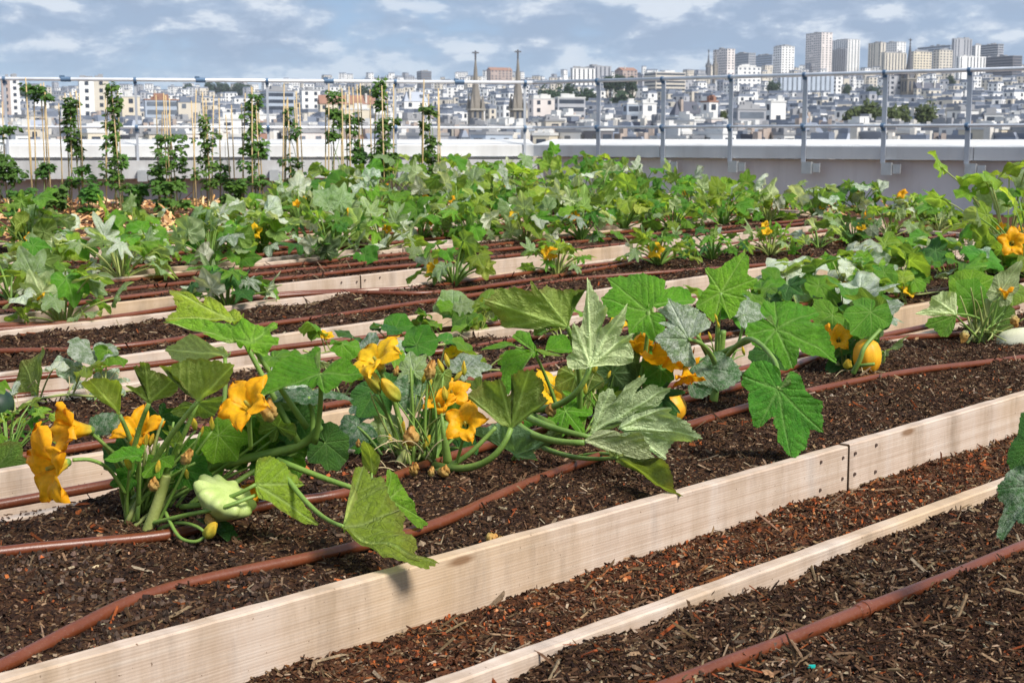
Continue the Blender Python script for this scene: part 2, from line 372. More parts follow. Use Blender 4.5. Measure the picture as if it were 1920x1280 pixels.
jA = to_un(ground(1607, 838, TOP))[0]; jC = to_un(ground(124, 678, TOP))[0]; jB = to_un(ground(1272, 672, TOP))[0]
jD = to_un(ground(645, 513, TOP))[0]
JOINT = {1: jA, 3: jC, 2: jB, 4: jD}
for k, (n0, n1) in enumerate(BEDS):
    u0, u1 = BED_U[k]
    root = empty('raised_bed', un((u0 + u1) / 2, (n0 + n1) / 2), BED_LABELS[k], 'raised bed', 'raised vegetable beds with pale wooden boards')
    for side, n in ((0, n0 + TH / 2), (1, n1 - TH / 2)):
        if k == 0 and side == 0: continue
        js = JOINT.get(k, u0 + 1.7 + k * 0.37) + (1.3 if side else 0)
        if k == 0: js = 5.3
        cuts = [js]
        while cuts[0] - 4.0 > u0 + 0.4: cuts.insert(0, cuts[0] - 4.0)
        while cuts[-1] + 4.0 < u1 - 0.4: cuts.append(cuts[-1] + 4.0)
        cuts = [u0] + cuts + [u1]
        for i in range(len(cuts) - 1):
            b, L = place_board(root, cuts[i], cuts[i + 1], n + (-0.008 if (i - cuts.index(js)) % 2 == 0 else 0), k * 31 + side * 7 + i, dz=(0.006 if ((i - cuts.index(js)) % 2 == 0 and side == 0) else 0.0))
            if side == 0:
                for xx in (0.03, 0.16, L - 0.03, L - 0.16):
                    for zf in ((0.095, 0.165) if xx in (0.03, L - 0.03) else (0.08, 0.172)):
                        s = data_obj('screw', screw_me, b, Matrix.Translation((xx, -TH / 2 - 0.0052, zf)))
    for u in ((u1 - TH / 2,) if k else ()):      # end board across the bed
        a, b_ = un(u, n0 + TH + 0.002), un(u, n1 - TH - 0.002); a.z += TOP - BH; b_.z += TOP - BH
        v, f = board_mesh((b_ - a).length, k + 500); o = mesh_obj('board', v, f, M['wood'], root)
        x = (b_ - a).normalized(); y = Vector((0, 0, 1)).cross(x).normalized(); z = x.cross(y)
        Mx = Matrix((x, y, z)).transposed().to_4x4(); Mx.translation = a - root.location; o.matrix_local = Mx

# ------------------------------------------------------------------ drip pipes
PR = 0.0150
def pipe(pxs, k, label, ext=(0, 0), r=PR, name='drip_pipe'):
    P = []
    for (x, y) in pxs:
        p = ground(x, y, SOIL + 0.004); p.z = soil_z(p, k) + r * 0.6; P.append(p)
    if ext[0]: P.insert(0, P[0] + (P[0] - P[1]).normalized() * ext[0]); P[0].z = P[1].z
    if ext[1]: P.append(P[-1] + (P[-1] - P[-2]).normalized() * ext[1]); P[-1].z = P[-2].z
    zs = [p.z - rise(p.y) for p in P]; zs = [0.5 * zs[i] + 0.25 * zs[max(i - 1, 0)] + 0.25 * zs[min(i + 1, len(zs) - 1)] for i in range(len(zs))]
    for p, z in zip(P, zs): p.z = z + rise(p.y)
    pts = catmull(P, 10)
    need = [max(p.z, soil_z(p, k) + r * 0.35) for p in pts]
    for i, p in enumerate(pts):
        w = need[max(0, i - 7):i + 8]; p.z = sum(w) / len(w)
    v, f = tube(pts, r, 14); o = mesh_obj(name, v, f, M['pipe'], None, True)
    tag(o, label, 'pipe', 'brown irrigation pipes on the beds'); return o, pts
o, pts = pipe([(1190, 1296), (1400, 1216), (1620, 1128), (1780, 1068), (1925, 1008)], 0, 'brown pipe with a coupling in the nearest bed at bottom right', (0.6, 1.2))
jp = ground(1624, 1128, SOIL); jp.z = soil_z(jp, 0) + PR * .85
i = min(range(len(pts)), key=lambda i: (pts[i] - jp).length); dr = (pts[i + 1] - pts[i - 1]).normalized(); c0 = pts[i]
cb = MB(); cb.tube([c0 - dr * 0.028, c0 - dr * 0.025, c0 - dr * 0.004, c0 - dr * 0.003, c0 + dr * 0.003, c0 + dr * 0.004, c0 + dr * 0.025, c0 + dr * 0.028], [PR + .0005, PR + .003, PR + .0035, PR + .006, PR + .006, PR + .0035, PR + .003, PR + .0005], 16)
cb.build('coupling', M['pipe'], o, False)
pipe([(0, 1240), (150, 1172), (320, 1106), (640, 1030), (830, 977), (1000, 908), (1300, 802), (1500, 748), (1700, 704), (1920, 673)], 1, 'brown pipe along the front of the big squash bed, rising over the leaf', (0.7, 2.0))
pipe([(0, 1047), (150, 1028), (340, 1003), (480, 958), (660, 933), (860, 862), (1050, 812), (1270, 765), (1420, 722), (1550, 672), (1660, 645), (1790, 632), (1890, 628)], 1, 'brown pipe passing behind the stems of the big squash plants', (0.6, 0.8))
pipe([(-60, 972), (200, 928), (420, 880), (690, 845), (1000, 800), (1250, 735), (1470, 680), (1590, 655), (1690, 630), (1780, 610)], 1, 'brown pipe hugging the back board of the big squash bed', (0.5, 0.8))
pipe([(-60, 868), (160, 832), (420, 792), (700, 742), (1000, 690), (1270, 640), (1520, 600), (1700, 574)], 2, 'brown pipe low behind the front board of the pumpkin vine bed', (0.8, 1.0))
pipe([(-20, 745), (200, 724), (420, 697), (690, 664), (850, 655), (1000, 632), (1290, 605), (1480, 573), (1690, 552), (1800, 538)], 2, 'brown pipe running through the middle of the pumpkin vines', (0.8, 1.4))
pipe([(-40, 716), (260, 686), (560, 648), (840, 618), (1100, 590), (1380, 548), (1600, 520), (1800, 495)], 2, 'brown pipe along the back of the pumpkin vine bed', (0.8, 1.4))
pipe([(0, 653), (150, 650), (300, 637), (480, 608), (640, 588), (800, 562), (960, 540), (1100, 520), (1280, 508), (1500, 490), (1600, 472), (1700, 452), (1800, 438)], 3, 'longest near brown pipe curving across the bed behind the pumpkin vines', (0.8, 1.2))
pipe([(0, 620), (160, 605), (320, 590), (480, 560), (650, 551), (800, 552), (960, 530), (1100, 508), (1280, 478), (1420, 470), (1560, 452), (1690, 430)], 3, 'middle brown pipe passing the bases of the first courgettes', (0.8, 1.2))
pipe([(-10, 608), (110, 602), (250, 585), (420, 560), (560, 549), (780, 541), (900, 524), (1040, 505), (1160, 492), (1310, 466), (1480, 440)], 3, 'back brown pipe close against the courgette stems', (0.8, 0.8))
def long_pipe(k, frac, label, seed):
    r = random.Random(seed); n0, n1 = BEDS[k]; n = n0 + (n1 - n0) * frac; u = BED_U[k][0] + 0.2; P = []; ph = r.random() * 6
    while u < BED_U[k][1] - 0.15:
        p = un(u, n + 0.06 * math.sin(u * 0.9 + ph) + r.uniform(-.02, .02)); p.z = soil_z(p, k) + PR * 0.85; P.append(p); u += 0.55
    for _ in range(2):
        zs = [p.z for p in P]
        for i in range(1, len(P) - 1): P[i].z = (zs[i - 1] + zs[i] + zs[i + 1]) / 3
    pts = catmull(P, 4); v, f = tube(pts, PR, 8); o = mesh_obj('drip_pipe', v, f, M['pipe'], None, True)
    tag(o, label, 'pipe', 'brown irrigation pipes on the beds')
pl = ['in front of', 'in the middle of', 'behind']
nm = {4: 'the courgettes behind the second jointed board', 5: 'the crowded courgettes halfway to the parapet', 6: 'the courgettes two rows short of the back', 7: 'the courgettes one row short of the back', 8: 'the farthest courgette row'}
for k in range(4, len(BEDS)):
    for q, fr in enumerate((0.25, 0.55, 0.86)):
        if k > 6 and q == 1: continue
        long_pipe(k, fr, 'brown pipe ' + pl[q] + ' ' + nm[k], k * 10 + q)
# ------------------------------------------------------------------ mulch, pebbles, chips
PAL_BED = [((0.030, 0.013, 0.007), 24), ((0.060, 0.027, 0.013), 34), ((0.105, 0.05, 0.023), 26), ((0.18, 0.10, 0.05), 12), ((0.33, 0.22, 0.13), 7), ((0.50, 0.38, 0.25), 2.6), ((0.30, 0.075, 0.02), 1.6)]
PAL_PATH = [((0.035, 0.015, 0.008), 20), ((0.075, 0.03, 0.013), 28), ((0.14, 0.058, 0.025), 22), ((0.20, 0.115, 0.06), 15), ((0.36, 0.23, 0.13), 8), ((0.50, 0.37, 0.24), 3), ((0.24, 0.075, 0.022), 7), ((0.34, 0.13, 0.045), 2)]
PAL_CHIP = [((0.66, 0.37, 0.16), 30), ((0.52, 0.27, 0.10), 25), ((0.72, 0.48, 0.26), 20), ((0.25, 0.11, 0.045), 16), ((0.12, 0.055, 0.03), 9)]
def chips(name, boxes, zfun, count, pal, L, Wd, T, seed, label, margin=260, flat=0.35, clump=0.0):
    r = np.random.RandomState(seed); got = []
    areas = np.array([(b[1] - b[0]) * (b[3] - b[2]) for b in boxes]); n_need = count; tries = 0
    tot = 0; q1, q2 = r.uniform(0, 6, 2)
    while tot < n_need and tries < 60:
        b = boxes[r.choice(len(boxes), p=areas / areas.sum())]; m = 6000
        u = r.uniform(b[0], b[1], m); n = r.uniform(b[2], b[3], m)
        X = u * UV.x + n * NV.x; Y = u * UV.y + n * NV.y; ok = Y > 1.6
        f = Y * CP + EYE * SP; px = 960 + X / np.maximum(f, .1) * FPX
        py = 640 - ((Y * SP - (EYE - .14) * CP) / np.maximum(f, .1)) * FPX
        ok &= (px > -margin) & (px < 1920 + margin) & (py < 1280 + margin)
        if clump: ok &= r.uniform(0, 1, m) < np.clip(.5 + clump * (np.sin(X * 5.1 + q1) * np.sin(Y * 6.3 + q2) + .6 * np.sin(X * 13 + Y * 9 + q2)), .04, 1)
        got.append(np.stack([u[ok], n[ok]], -1)); tot += ok.sum(); tries += 1
    P = np.concatenate(got)[:n_need]; n = len(P); u, nn = P[:, 0], P[:, 1]
    X = u * UV.x + nn * NV.x; Y = u * UV.y + nn * NV.y; Z = zfun(u, nn, X, Y) + rise_np(Y)
    l = r.gamma(2.2, L / 2.2, n).clip(L * .25, L * 3.2); w = (Wd * r.uniform(.5, 1.6, n)).clip(0, l); th = T * r.uniform(.5, 1.5, n)
    yaw = r.uniform(0, 6.283, n); pit = r.normal(0, flat, n); rol = r.normal(0, flat * 1.3, n)
    base = np.array([(-.5, -.5, 0), (-.5, .5, 0), (.5, .4, 0), (.5, -.4, 0), (-.42, .05, 1), (.42, -.05, 1)])
    jit = r.uniform(-.14, .14, (n, 6, 3))
    v = (base[None] + jit) * np.stack([l, w, th], -1)[:, None, :]
    cy, sy, cp, sp, cr, sr = np.cos(yaw), np.sin(yaw), np.cos(pit), np.sin(pit), np.cos(rol), np.sin(rol)
    y1 = v[..., 1] * cr[:, None] - v[..., 2] * sr[:, None]; z1 = v[..., 1] * sr[:, None] + v[..., 2] * cr[:, None]
    x2 = v[..., 0] * cp[:, None] + z1 * sp[:, None]; z2 = -v[..., 0] * sp[:, None] + z1 * cp[:, None]
    x3 = x2 * cy[:, None] - y1 * sy[:, None]; y3 = x2 * sy[:, None] + y1 * cy[:, None]
    co = np.stack([x3 + X[:, None], y3 + Y[:, None], z2 + (Z + th * .1 + np.abs(np.sin(pit)) * l * .3)[:, None]], -1).reshape(-1, 3)
    tri = np.array([(0, 1, 4), (2, 3, 5), (1, 2, 5), (1, 5, 4), (3, 0, 4), (3, 4, 5), (0, 3, 2), (0, 2, 1)])
    f = (np.arange(n) * 6)[:, None, None] + tri[None]; f = f.reshape(-1, 3)
    me = bpy.data.meshes.new(name); np_mesh(me, co, f, False); me.materials.append(M['chip'])
    cols = np.array([c for c, _ in pal]) * (.60 if name == 'mulch' else 1.0); pr = np.array([q for _, q in pal], float); pr /= pr.sum()
    c = cols[r.choice(len(cols), n, p=pr)] * r.uniform(.7, 1.3, (n, 1)) * r.uniform(.93, 1.07, (n, 3))
    at_ = me.attributes.new('tint', 'FLOAT_COLOR', 'POINT')
    ca = np.concatenate([np.repeat(c, 6, 0), np.ones((n * 6, 1))], 1).astype(np.float32)
    at_.data.foreach_set('color', ca.ravel())
    o = data_obj(name, me); tag(o, label, 'mulch', None, 'stuff'); return o
def pebbles(name, boxes, zfun, count, pal, R, seed, label):
    return chips(name, boxes, zfun, count, pal, R * 2, R * 2.2, R * 1.7, seed, label, 260, 0.15, 0.9)
zb = lambda k: (lambda u, n, X, Y: bed_height(u, n, k) + bumps(X, Y, 0.013, 5.8, 4, k) + bumps(X, Y, 0.004, 90.0, 3, k + 3))
B = BEDS
b0 = [(-0.4, 5.4, B[0][0] + TH, B[0][1] - TH)]; b1 = [(0.3, 8.4, B[1][0] + TH, B[1][1] - TH)]; pth = [(-0.4, 7.2, B[0][1], B[1][0])]
chips('mulch', b0, zb(0), 46000, PAL_BED, 0.013, 0.0042, 0.0028, 1, 'dark bark mulch with pale splinters covering the nearest bed')
chips('mulch', b0, zb(0), 2600, PAL_BED[3:], 0.026, 0.0055, 0.004, 2, 'long pale wood splinters lying on the nearest bed', clump=.5)
chips('mulch', b1, zb(1), 66000, PAL_BED, 0.0115, 0.0042, 0.0028, 3, 'fine dark bark mulch covering the big squash bed')
chips('mulch', b1, zb(1), 2600, PAL_BED[2:], 0.028, 0.006, 0.004, 4, 'long wood splinters lying on the big squash bed', clump=.6)
pebbles('pebbles', [(0.3, 2.6, B[1][0] + TH, B[1][0] + .8)], zb(1), 2200, [((0.05, 0.03, 0.02), 6), ((0.085, 0.055, 0.04), 5), ((0.03, 0.019, 0.013), 4), ((0.15, 0.1, 0.075), 1)], 0.0042, 5, 'small dark clay pebbles mixed into the left end of the squash bed')
pebbles('pebbles', b1, zb(1), 420, [((0.36, 0.1, 0.03), 3), ((0.3, 0.18, 0.1), 2), ((0.42, 0.33, 0.22), 1)], 0.005, 6, 'scattered orange and pale crumbs on the mulch')
chips('mulch', pth, path_z, 38000, PAL_PATH, 0.0125, 0.0045, 0.003, 7, 'reddish bark mulch on the path between the two nearest beds')
chips('mulch', pth, path_z, 1500, PAL_PATH[3:], 0.032, 0.007, 0.004, 8, 'long wood splinters on the path between the two nearest beds', clump=.5)
pebbles('pebbles', pth, path_z, 1700, [((0.34, 0.085, 0.022), 5), ((0.25, 0.06, 0.02), 4), ((0.46, 0.2, 0.08), 2)], 0.004, 9, 'orange red brick crumbs scattered on the path')
for k, cnt, L_, tx in ((2, 26000, 0.02, 'bark mulch over the pumpkin vine bed'), (3, 22000, 0.024, 'bark mulch over the bed behind the pumpkin vines'), (4, 9000, 0.03, 'bark mulch over the first crowded courgette bed'), (5, 6000, 0.035, 'bark mulch over the middle courgette bed')):
    chips('mulch', [(BED_U[k][0] + .1, BED_U[k][1] - .1, B[k][0] + TH, B[k][1] - TH)], zb(k), cnt, PAL_BED, L_, L_ * .32, 0.004, 20 + k, tx, 160)
chips('soil_crumbs', [(0.2, 8.0, B[1][0] + .004, B[1][0] + TH - .004), (-.4, 6.8, B[0][1] - TH + .004, B[0][1] - .004), (.5, 8.0, B[1][1] - TH, B[1][1])], lambda u, n, X, Y: TOP + 0.001 + 0 * u, 420, PAL_BED[1:4], 0.008, 0.004, 0.003, 44, 'crumbs of soil and bark lying on the board tops', flat=.1, clump=1.2)
# wood chips round the bean canes
chips('wood_chips', [(5.0, 24.0, B[5][0] + 0.3, 21.0)], lambda u, n, X, Y: 0.05 + 0 * u, 9000, PAL_CHIP, 0.09, 0.035, 0.012, 40, 'orange brown wood chips spread below the bean canes', 100)

# ------------------------------------------------------------------ parapet and railing
def frame_pts(pxs, depth, z): pass
# parapet plan: left run recedes slightly to the right, right run comes back towards the camera
WL0, WC, WR1 = Vector((-12.0, 20.0, 0)), Vector((0.35, 22.3, 0)), Vector((13.2, 12.6, 0))
def rail_run(A, Bv, low, posts, clamps, label_w, label_r, seg):
    d = (Bv - A); Ln = d.length; x = d.normalized(); y = Vector((-x.y, x.x, 0))     # y points away from the camera
    Mx = Matrix((x, y, Vector((0, 0, 1)))).transposed().to_4x4(); Mx.translation = A
    zt = EYE - 0.035
    w = empty('parapet', A, label_w, 'parapet', 'roof edge parapets'); w.matrix_world = Mx
    mb = MB(); mb.box((Ln / 2, 0.25, (zt - 0.26 - 1.5) / 2), (Ln, 0.30, zt - 0.26 + 1.5)); mb.build('wall', M['render'], w)
    n = max(1, round(Ln / seg)); s = Ln / n
    for i in range(n):
        c = MB(); a = i * s + 0.006; b = (i + 1) * s - 0.006
        pr = [(-0.06, zt - 0.25), (-0.06, zt - 0.085), (-0.05, zt - 0.075), (0.5, zt + 0.01), (0.5, zt - 0.25)]
        c.add([(a, p[0], p[1]) for p in pr] + [(b, p[0], p[1]) for p in pr], [(0, 1, 6, 5), (1, 2, 7, 6), (2, 3, 8, 7), (3, 4, 9, 8), (4, 0, 5, 9), (4, 3, 2, 1, 0), (5, 6, 7, 8, 9)])
        c.build('coping', M['cap'], w)
    if low:
        for i in range(int(n / 2)):
            c = MB(); s2 = Ln / int(n / 2); c.box(((i + .5) * s2, -0.09, zt - 0.43), (s2 - 0.015, 0.34, 0.26)); c.build('upstand', M['concrete'], w)
    r = empty('railing', A, label_r, 'railing', 'roof edge railings'); r.matrix_world = Mx
    for z, nme, rad in ((EYE + 0.835, 'top_rail', 0.027), (EYE + 0.15, 'mid_rail', 0.021)):
        m = MB(); m.tube([(-0.02, -0.12, z), (Ln * .5, -0.12, z), (Ln, -0.12, z)], rad, 12); m.build(nme, M['steel'], r, True)
    for t in posts:
        m = MB(); m.box((t, -0.075, (EYE + 0.815 + zt - 0.30) / 2), (0.035 if low else 0.062, 0.022, EYE + 0.815 - zt + 0.30)); m.build('post', M['post'], r)
        m = MB(); m.box((t + 0.07, -0.10 if not low else -0.30, zt - 0.37 if not low else zt - 0.52), (0.14, 0.06, 0.16)); m.box((t + 0.2, -0.085 if not low else -0.28, zt - 0.37 if not low else zt - 0.52), (0.1, 0.03, 0.12)); m.build('bracket', M['bracket'], r)
        for z in (EYE + 0.835, EYE + 0.15):
            m = MB(); m.tube([(t - 0.02, -0.12, z), (t + 0.02, -0.12, z)], 0.036, 12); m.box((t, -0.095, z - 0.035), (0.05, 0.03, 0.06)); m.build('clamp', M['clamp'], r)
    for t in clamps:
        m = MB(); m.tube([(t - 0.07, -0.12, EYE + 0.835), (t + 0.07, -0.12, EYE + 0.835)], 0.037, 12); m.box((t - .05, -0.12, EYE + 0.87), (0.07, .05, .04)); m.build('sleeve', M['clamp'], r)
def t_on(A, Bv, px):
    """distance along A-B at which a vertical through that photo column meets the run"""
    d = ray(px, 258); k = Vector((d.x, d.y)); e = (Bv - A); L = e.length; e = Vector((e.x, e.y)) / L
    den = e.x * k.y - e.y * k.x; return (A.y * k.x - A.x * k.y) / den
PL = [t_on(WL0, WC, x) for x in (15, 258, 503, 741, 982)]; PL = [PL[0] - 1.75] + PL
CL = [t_on(WL0, WC, x) for x in (130, 380, 618, 860)]
PRR = [t_on(WC, WR1, x) for x in (1127, 1248, 1374, 1512, 1661, 1818)]; PRR += [PRR[-1] + 0.95 * i for i in range(1, 7)]
PRR = [t for t in PRR if t < (WR1 - WC).length - .1]
rail_run(WL0, WC, True, PL, CL, 'pale parapet with a grey concrete upstand behind the bean canes', 'bright steel railing with thin posts behind the bean canes', 1.66)
rail_run(WC, WR1, False, PRR, [], 'pinkish parapet with pale coping behind the right half of the courgettes', 'grey steel railing with wide bracketed posts, right half of the view', 2.4)
# ------------------------------------------------------------------ squash leaves
LEAF_KEYS = {
 'round': [(0, 1.0), (24, .88), (46, .92), (72, .76), (98, .78), (132, .64), (156, .58), (171, .38), (180, .05)],
 'lobed': [(0, 1.06), (24, .72), (45, .92), (70, .58), (97, .74), (126, .50), (150, .52), (168, .34), (180, .05)],
 'cut': [(0, 1.12), (21, .44), (43, .98), (67, .36), (94, .76), (121, .36), (141, .48), (164, .30), (180, .05)],
 'pointed': [(0, 1.15), (28, .66), (52, .74), (80, .52), (104, .56), (136, .44), (158, .40), (171, .26), (180, .05)]}
def leaf_mesh(name, kind, seed, nr=9, na=72, fold=0.0, droop=0.15, side=0.1, ruffle=0.03, crumple=0.03, wscale=1.0, curl=0.0):
    r = random.Random(seed); keys = LEAF_KEYS[kind]
    K = []
    for s in (-1, 1):
        kk = [(s * a + (r.uniform(-5, 5) if 0 < a < 175 else 0), q * (r.uniform(.84, 1.14) if 0 < a < 175 else 1)) for a, q in keys]
        K += kk if s == 1 else kk[:0:-1]
    K.sort(); ka = np.radians([k[0] for k in K]); kr = np.array([k[1] for k in K])
    phi = np.linspace(-math.pi, math.pi, na + 1)
    i = np.clip(np.searchsorted(ka, phi, 'right') - 1, 0, len(ka) - 2); t = (phi - ka[i]) / (ka[i + 1] - ka[i])
    ts = t * t * (3 - 2 * t); pk = kr[i + 1] > kr[i]
    te = np.where(pk, 0.45 * t + 0.55 * ts, 0.45 * t + 0.55 * ts)
    R = kr[i] + (kr[i + 1] - kr[i]) * te
    tooth = np.abs(((phi * (19 if na > 100 else 9)) % 1.0) - 0.5) * 2
    R = R * (1 + 0.035 * (tooth - .5) + 0.02 * np.sin(phi * 7 + seed) + 0.015 * np.sin(phi * 17 + seed * 2))
    veins = np.radians([0, 47, -47, 99, -99, 148, -148])
    s = (np.arange(1, nr + 1) / nr) ** 0.85
    S, PH = np.meshgrid(s, phi, indexing='ij'); RR = S * R[None]
    X = RR * np.sin(PH) * wscale; Y = RR * np.cos(PH)
    dl = np.abs(((PH[..., None] - veins + math.pi) % (2 * math.pi)) - math.pi); dmin = dl.min(-1)
    da = np.clip(dmin / np.radians(25), 0, 1)
    Z = 0.065 * RR * np.sin(da * math.pi / 2) ** 1.6
    lv = RR * np.cos(dmin) - RR * np.sin(dmin) * 1.15
    sec = (0.5 + 0.5 * np.cos(2 * math.pi * lv * 6.5)) ** 7 * np.clip(da * 3, 0, 1)
    Z -= 0.016 * sec * np.clip(RR * 2, 0, 1)
    ph = [r.random() * 6.28 for _ in range(12)]
    for q in range(4):
        a = r.uniform(4, 13); b = r.uniform(4, 13)
        Z += crumple * 0.45 * np.sin(a * X + ph[q]) * np.sin(b * Y + ph[q + 4])
    Z += ruffle * S ** 3 * (np.sin(PH * 5 + ph[8]) + 0.7 * np.sin(PH * 9 + ph[9]))
    Z += curl * -3 * np.clip(RR - .6, 0, 1) ** 2
    # real bends: the two halves fold about the midrib, each half curls down, the blade arches along its length
    fa = math.atan(fold) + r.uniform(-.12, .12); sg = np.sign(X); k1 = side * 2 * r.uniform(.6, 1.5) + 0.05
    xa = np.abs(X); Xc = np.sin(np.clip(xa * k1, 0, 1.4)) / k1; Zc = -(1 - np.cos(np.clip(xa * k1, 0, 1.4))) / k1
    f2 = fa + r.uniform(-.2, .2) * (sg > 0)
    X2 = Xc * np.cos(f2) - (Z + Zc) * np.sin(f2); Z2 = Xc * np.sin(f2) + (Z + Zc) * np.cos(f2); X = X2 * sg
    k2 = droop * 2 + (0.02 if droop >= 0 else -0.02); Yc = np.sin(np.clip(Y * k2, -1.5, 1.5)) / k2; Zd = -(1 - np.cos(np.clip(Y * k2, -1.5, 1.5))) / k2
    cb_, sb_ = np.cos(np.clip(Y * k2, -1.5, 1.5)), np.sin(np.clip(Y * k2, -1.5, 1.5))
    Y = Yc + Z2 * sb_; Z = Zd + Z2 * cb_
    tw = r.uniform(-.45, .45) * Y; X, Z = X * np.cos(tw) - Z * np.sin(tw), X * np.sin(tw) + Z * np.cos(tw)
    wv = 0.020 * np.clip(1.15 - S, 0.15, 1) + .006
    vein = np.exp(-(RR * np.sin(np.minimum(dmin, 1.5)) / wv) ** 2) + 0.45 * sec
    co = np.stack([X, Y, Z], -1).reshape(-1, 3); co = np.concatenate([[[0, 0, 0]], co])
    na1 = na + 1; f = []
    for j in range(na): f.append((0, 1 + j + 1, 1 + j))
    for a in range(nr - 1):
        o1, o2 = 1 + a * na1, 1 + (a + 1) * na1
        for j in range(na): f.append((o1 + j, o1 + j + 1, o2 + j + 1, o2 + j))
    me = bpy.data.meshes.new(name); me.from_pydata(co.tolist(), [], f)
    me.polygons.foreach_set('use_smooth', [True] * len(f))
    at_ = me.attributes.new('vein', 'FLOAT', 'POINT'); at_.data.foreach_set('value', np.concatenate([[1.0], np.clip(vein, 0, 1).ravel()]).astype(np.float32))
    ae = me.attributes.new('edge', 'FLOAT', 'POINT'); ae.data.foreach_set('value', np.concatenate([[0.0], S.ravel()]).astype(np.float32))
    return me
def leaf_material(name, top, top2, under, vein, mildew=0.0, trans=0.35, brown=0.0, rough=0.5):
    m, t, p = new_mat(name); c = N(t, 'ShaderNodeTexCoord'); oi = N(t, 'ShaderNodeObjectInfo'); g = N(t, 'ShaderNodeNewGeometry')
    w = math_n(t, 'MULTIPLY', oi.outputs['Random'], 50.0)
    def nz(scale, det=4.0, rough_=0.6):
        n = N(t, 'ShaderNodeTexNoise', noise_dimensions='4D', i_Scale=scale, i_Detail=det, i_Roughness=rough_)
        Lk(t, c.outputs['Object'], n.inputs['Vector']); Lk(t, w, n.inputs['W']); return n.outputs[0]
    va = N(t, 'ShaderNodeAttribute', attribute_name='vein'); ea = N(t, 'ShaderNodeAttribute', attribute_name='edge')
    n1_, n2_ = nz(2.2), nz(22.0, 5.0, 0.7)
    col = mixc(t, ramp(t, n1_, [(0.35, 0.0), (0.65, 1.0)]), top, top2)
    col = mixc(t, 1.0, col, ramp(t, n2_, [(0.3, 0.62), (0.7, 1.32)]), 'MULTIPLY')
    col = mixc(t, math_n(t, 'MULTIPLY', va.outputs['Fac'], 0.6), col, vein)
    vn = N(t, 'ShaderNodeTexVoronoi', feature='DISTANCE_TO_EDGE', i_Scale=15.0); wob = N(t, 'ShaderNodeTexNoise', i_Scale=9.0, i_Detail=2.0); Lk(t, c.outputs['Object'], wob.inputs['Vector'])
    Lk(t, mixc(t, 0.06, c.outputs['Object'], wob.outputs['Color']), vn.inputs['Vector']); net = ramp(t, vn.outputs['Distance'], [(0.0, 1.0), (0.07, 0.0)])
    col = mixc(t, math_n(t, 'MULTIPLY', net, 0.22), col, vein)
    blot = nz(3.6, 3.0, 0.5); col = mixc(t, ramp(t, blot, [(0.56, 0.0), (0.72, 0.4)]), col, tuple(q * .55 for q in top))
    if mildew:
        n3_ = nz(5.0, 6.0, 0.72); sp_ = nz(38.0, 3.0, 0.7)
        mk_ = math_n(t, 'MULTIPLY', ramp(t, math_n(t, 'ADD', math_n(t, 'MULTIPLY', n3_, 0.75), math_n(t, 'MULTIPLY', sp_, 0.4)), [(0.52, 0.0), (0.66, 1.0)]), mildew)
        col = mixc(t, mk_, col, (0.52, 0.56, 0.48))
    und = mixc(t, math_n(t, 'MULTIPLY', va.outputs['Fac'], 0.8), mixc(t, math_n(t, 'MULTIPLY', net, 0.3), mixc(t, 1.0, under, ramp(t, n2_, [(0.3, 0.75), (0.7, 1.18)]), 'MULTIPLY'), tuple(min(1, x * 1.5 + .02) for x in under)), tuple(min(1, x * 1.9 + .05) for x in under))
    col = mixc(t, g.outputs['Backfacing'], col, und)
    if brown:
        eb = math_n(t, 'MULTIPLY', ramp(t, math_n(t, 'ADD', ea.outputs['Fac'], math_n(t, 'MULTIPLY', math_n(t, 'SUBTRACT', n1_, 0.5), 0.9)), [(0.86, 0.0), (1.05, 1.0)]), brown)
        col = mixc(t, eb, col, (0.16, 0.12, 0.03))
    hs = N(t, 'ShaderNodeHueSaturation'); Lk(t, col, hs.inputs['Color']); Lk(t, math_n(t, 'ADD', math_n(t, 'MULTIPLY', oi.outputs['Random'], 0.6), 0.95), hs.inputs['Value'])
    Lk(t, math_n(t, 'ADD', math_n(t, 'MULTIPLY', math_n(t, 'FRACT', math_n(t, 'MULTIPLY', oi.outputs['Random'], 17.0)), 0.03), 0.487), hs.inputs['Hue'])
    col = hs.outputs[0]
    Lk(t, col, p.inputs['Base Color']); p.inputs['Roughness'].default_value = rough; p.inputs['Specular IOR Level'].default_value = 0.32
    b = N(t, 'ShaderNodeBump', i_Strength=0.6, i_Distance=0.025)
    Lk(t, math_n(t, 'ADD', math_n(t, 'MULTIPLY', net, -0.5), math_n(t, 'ADD', n2_, math_n(t, 'MULTIPLY', va.outputs['Fac'], -0.9))), b.inputs['Height']); Lk(t, b.outputs[0], p.inputs['Normal'])
    tr = N(t, 'ShaderNodeBsdfTranslucent'); Lk(t, mixc(t, 1.0, col, (1.25, 1.35, 0.45), 'MULTIPLY'), tr.inputs['Color'])
    ms = N(t, 'ShaderNodeMixShader'); ms.inputs[0].default_value = trans; Lk(t, p.outputs[0], ms.inputs[1]); Lk(t, tr.outputs[0], ms.inputs[2])
    Lk(t, ms.outputs[0], t.nodes['Material Output'].inputs[0]); return m
LM = {}
LM['green'] = leaf_material('leaf_green', (0.06, 0.19, 0.013), (0.10, 0.25, 0.02), (0.16, 0.225, 0.055), (0.22, 0.36, 0.09), trans=0.4)
LM['bright'] = leaf_material('leaf_bright', (0.10, 0.265, 0.013), (0.15, 0.315, 0.02), (0.19, 0.27, 0.06), (0.29, 0.45, 0.11), trans=0.45)
LM['lime'] = leaf_material('leaf_lime', (0.19, 0.31, 0.02), (0.25, 0.35, 0.03), (0.30, 0.37, 0.07), (0.38, 0.5, 0.16), trans=0.45, brown=0.35)
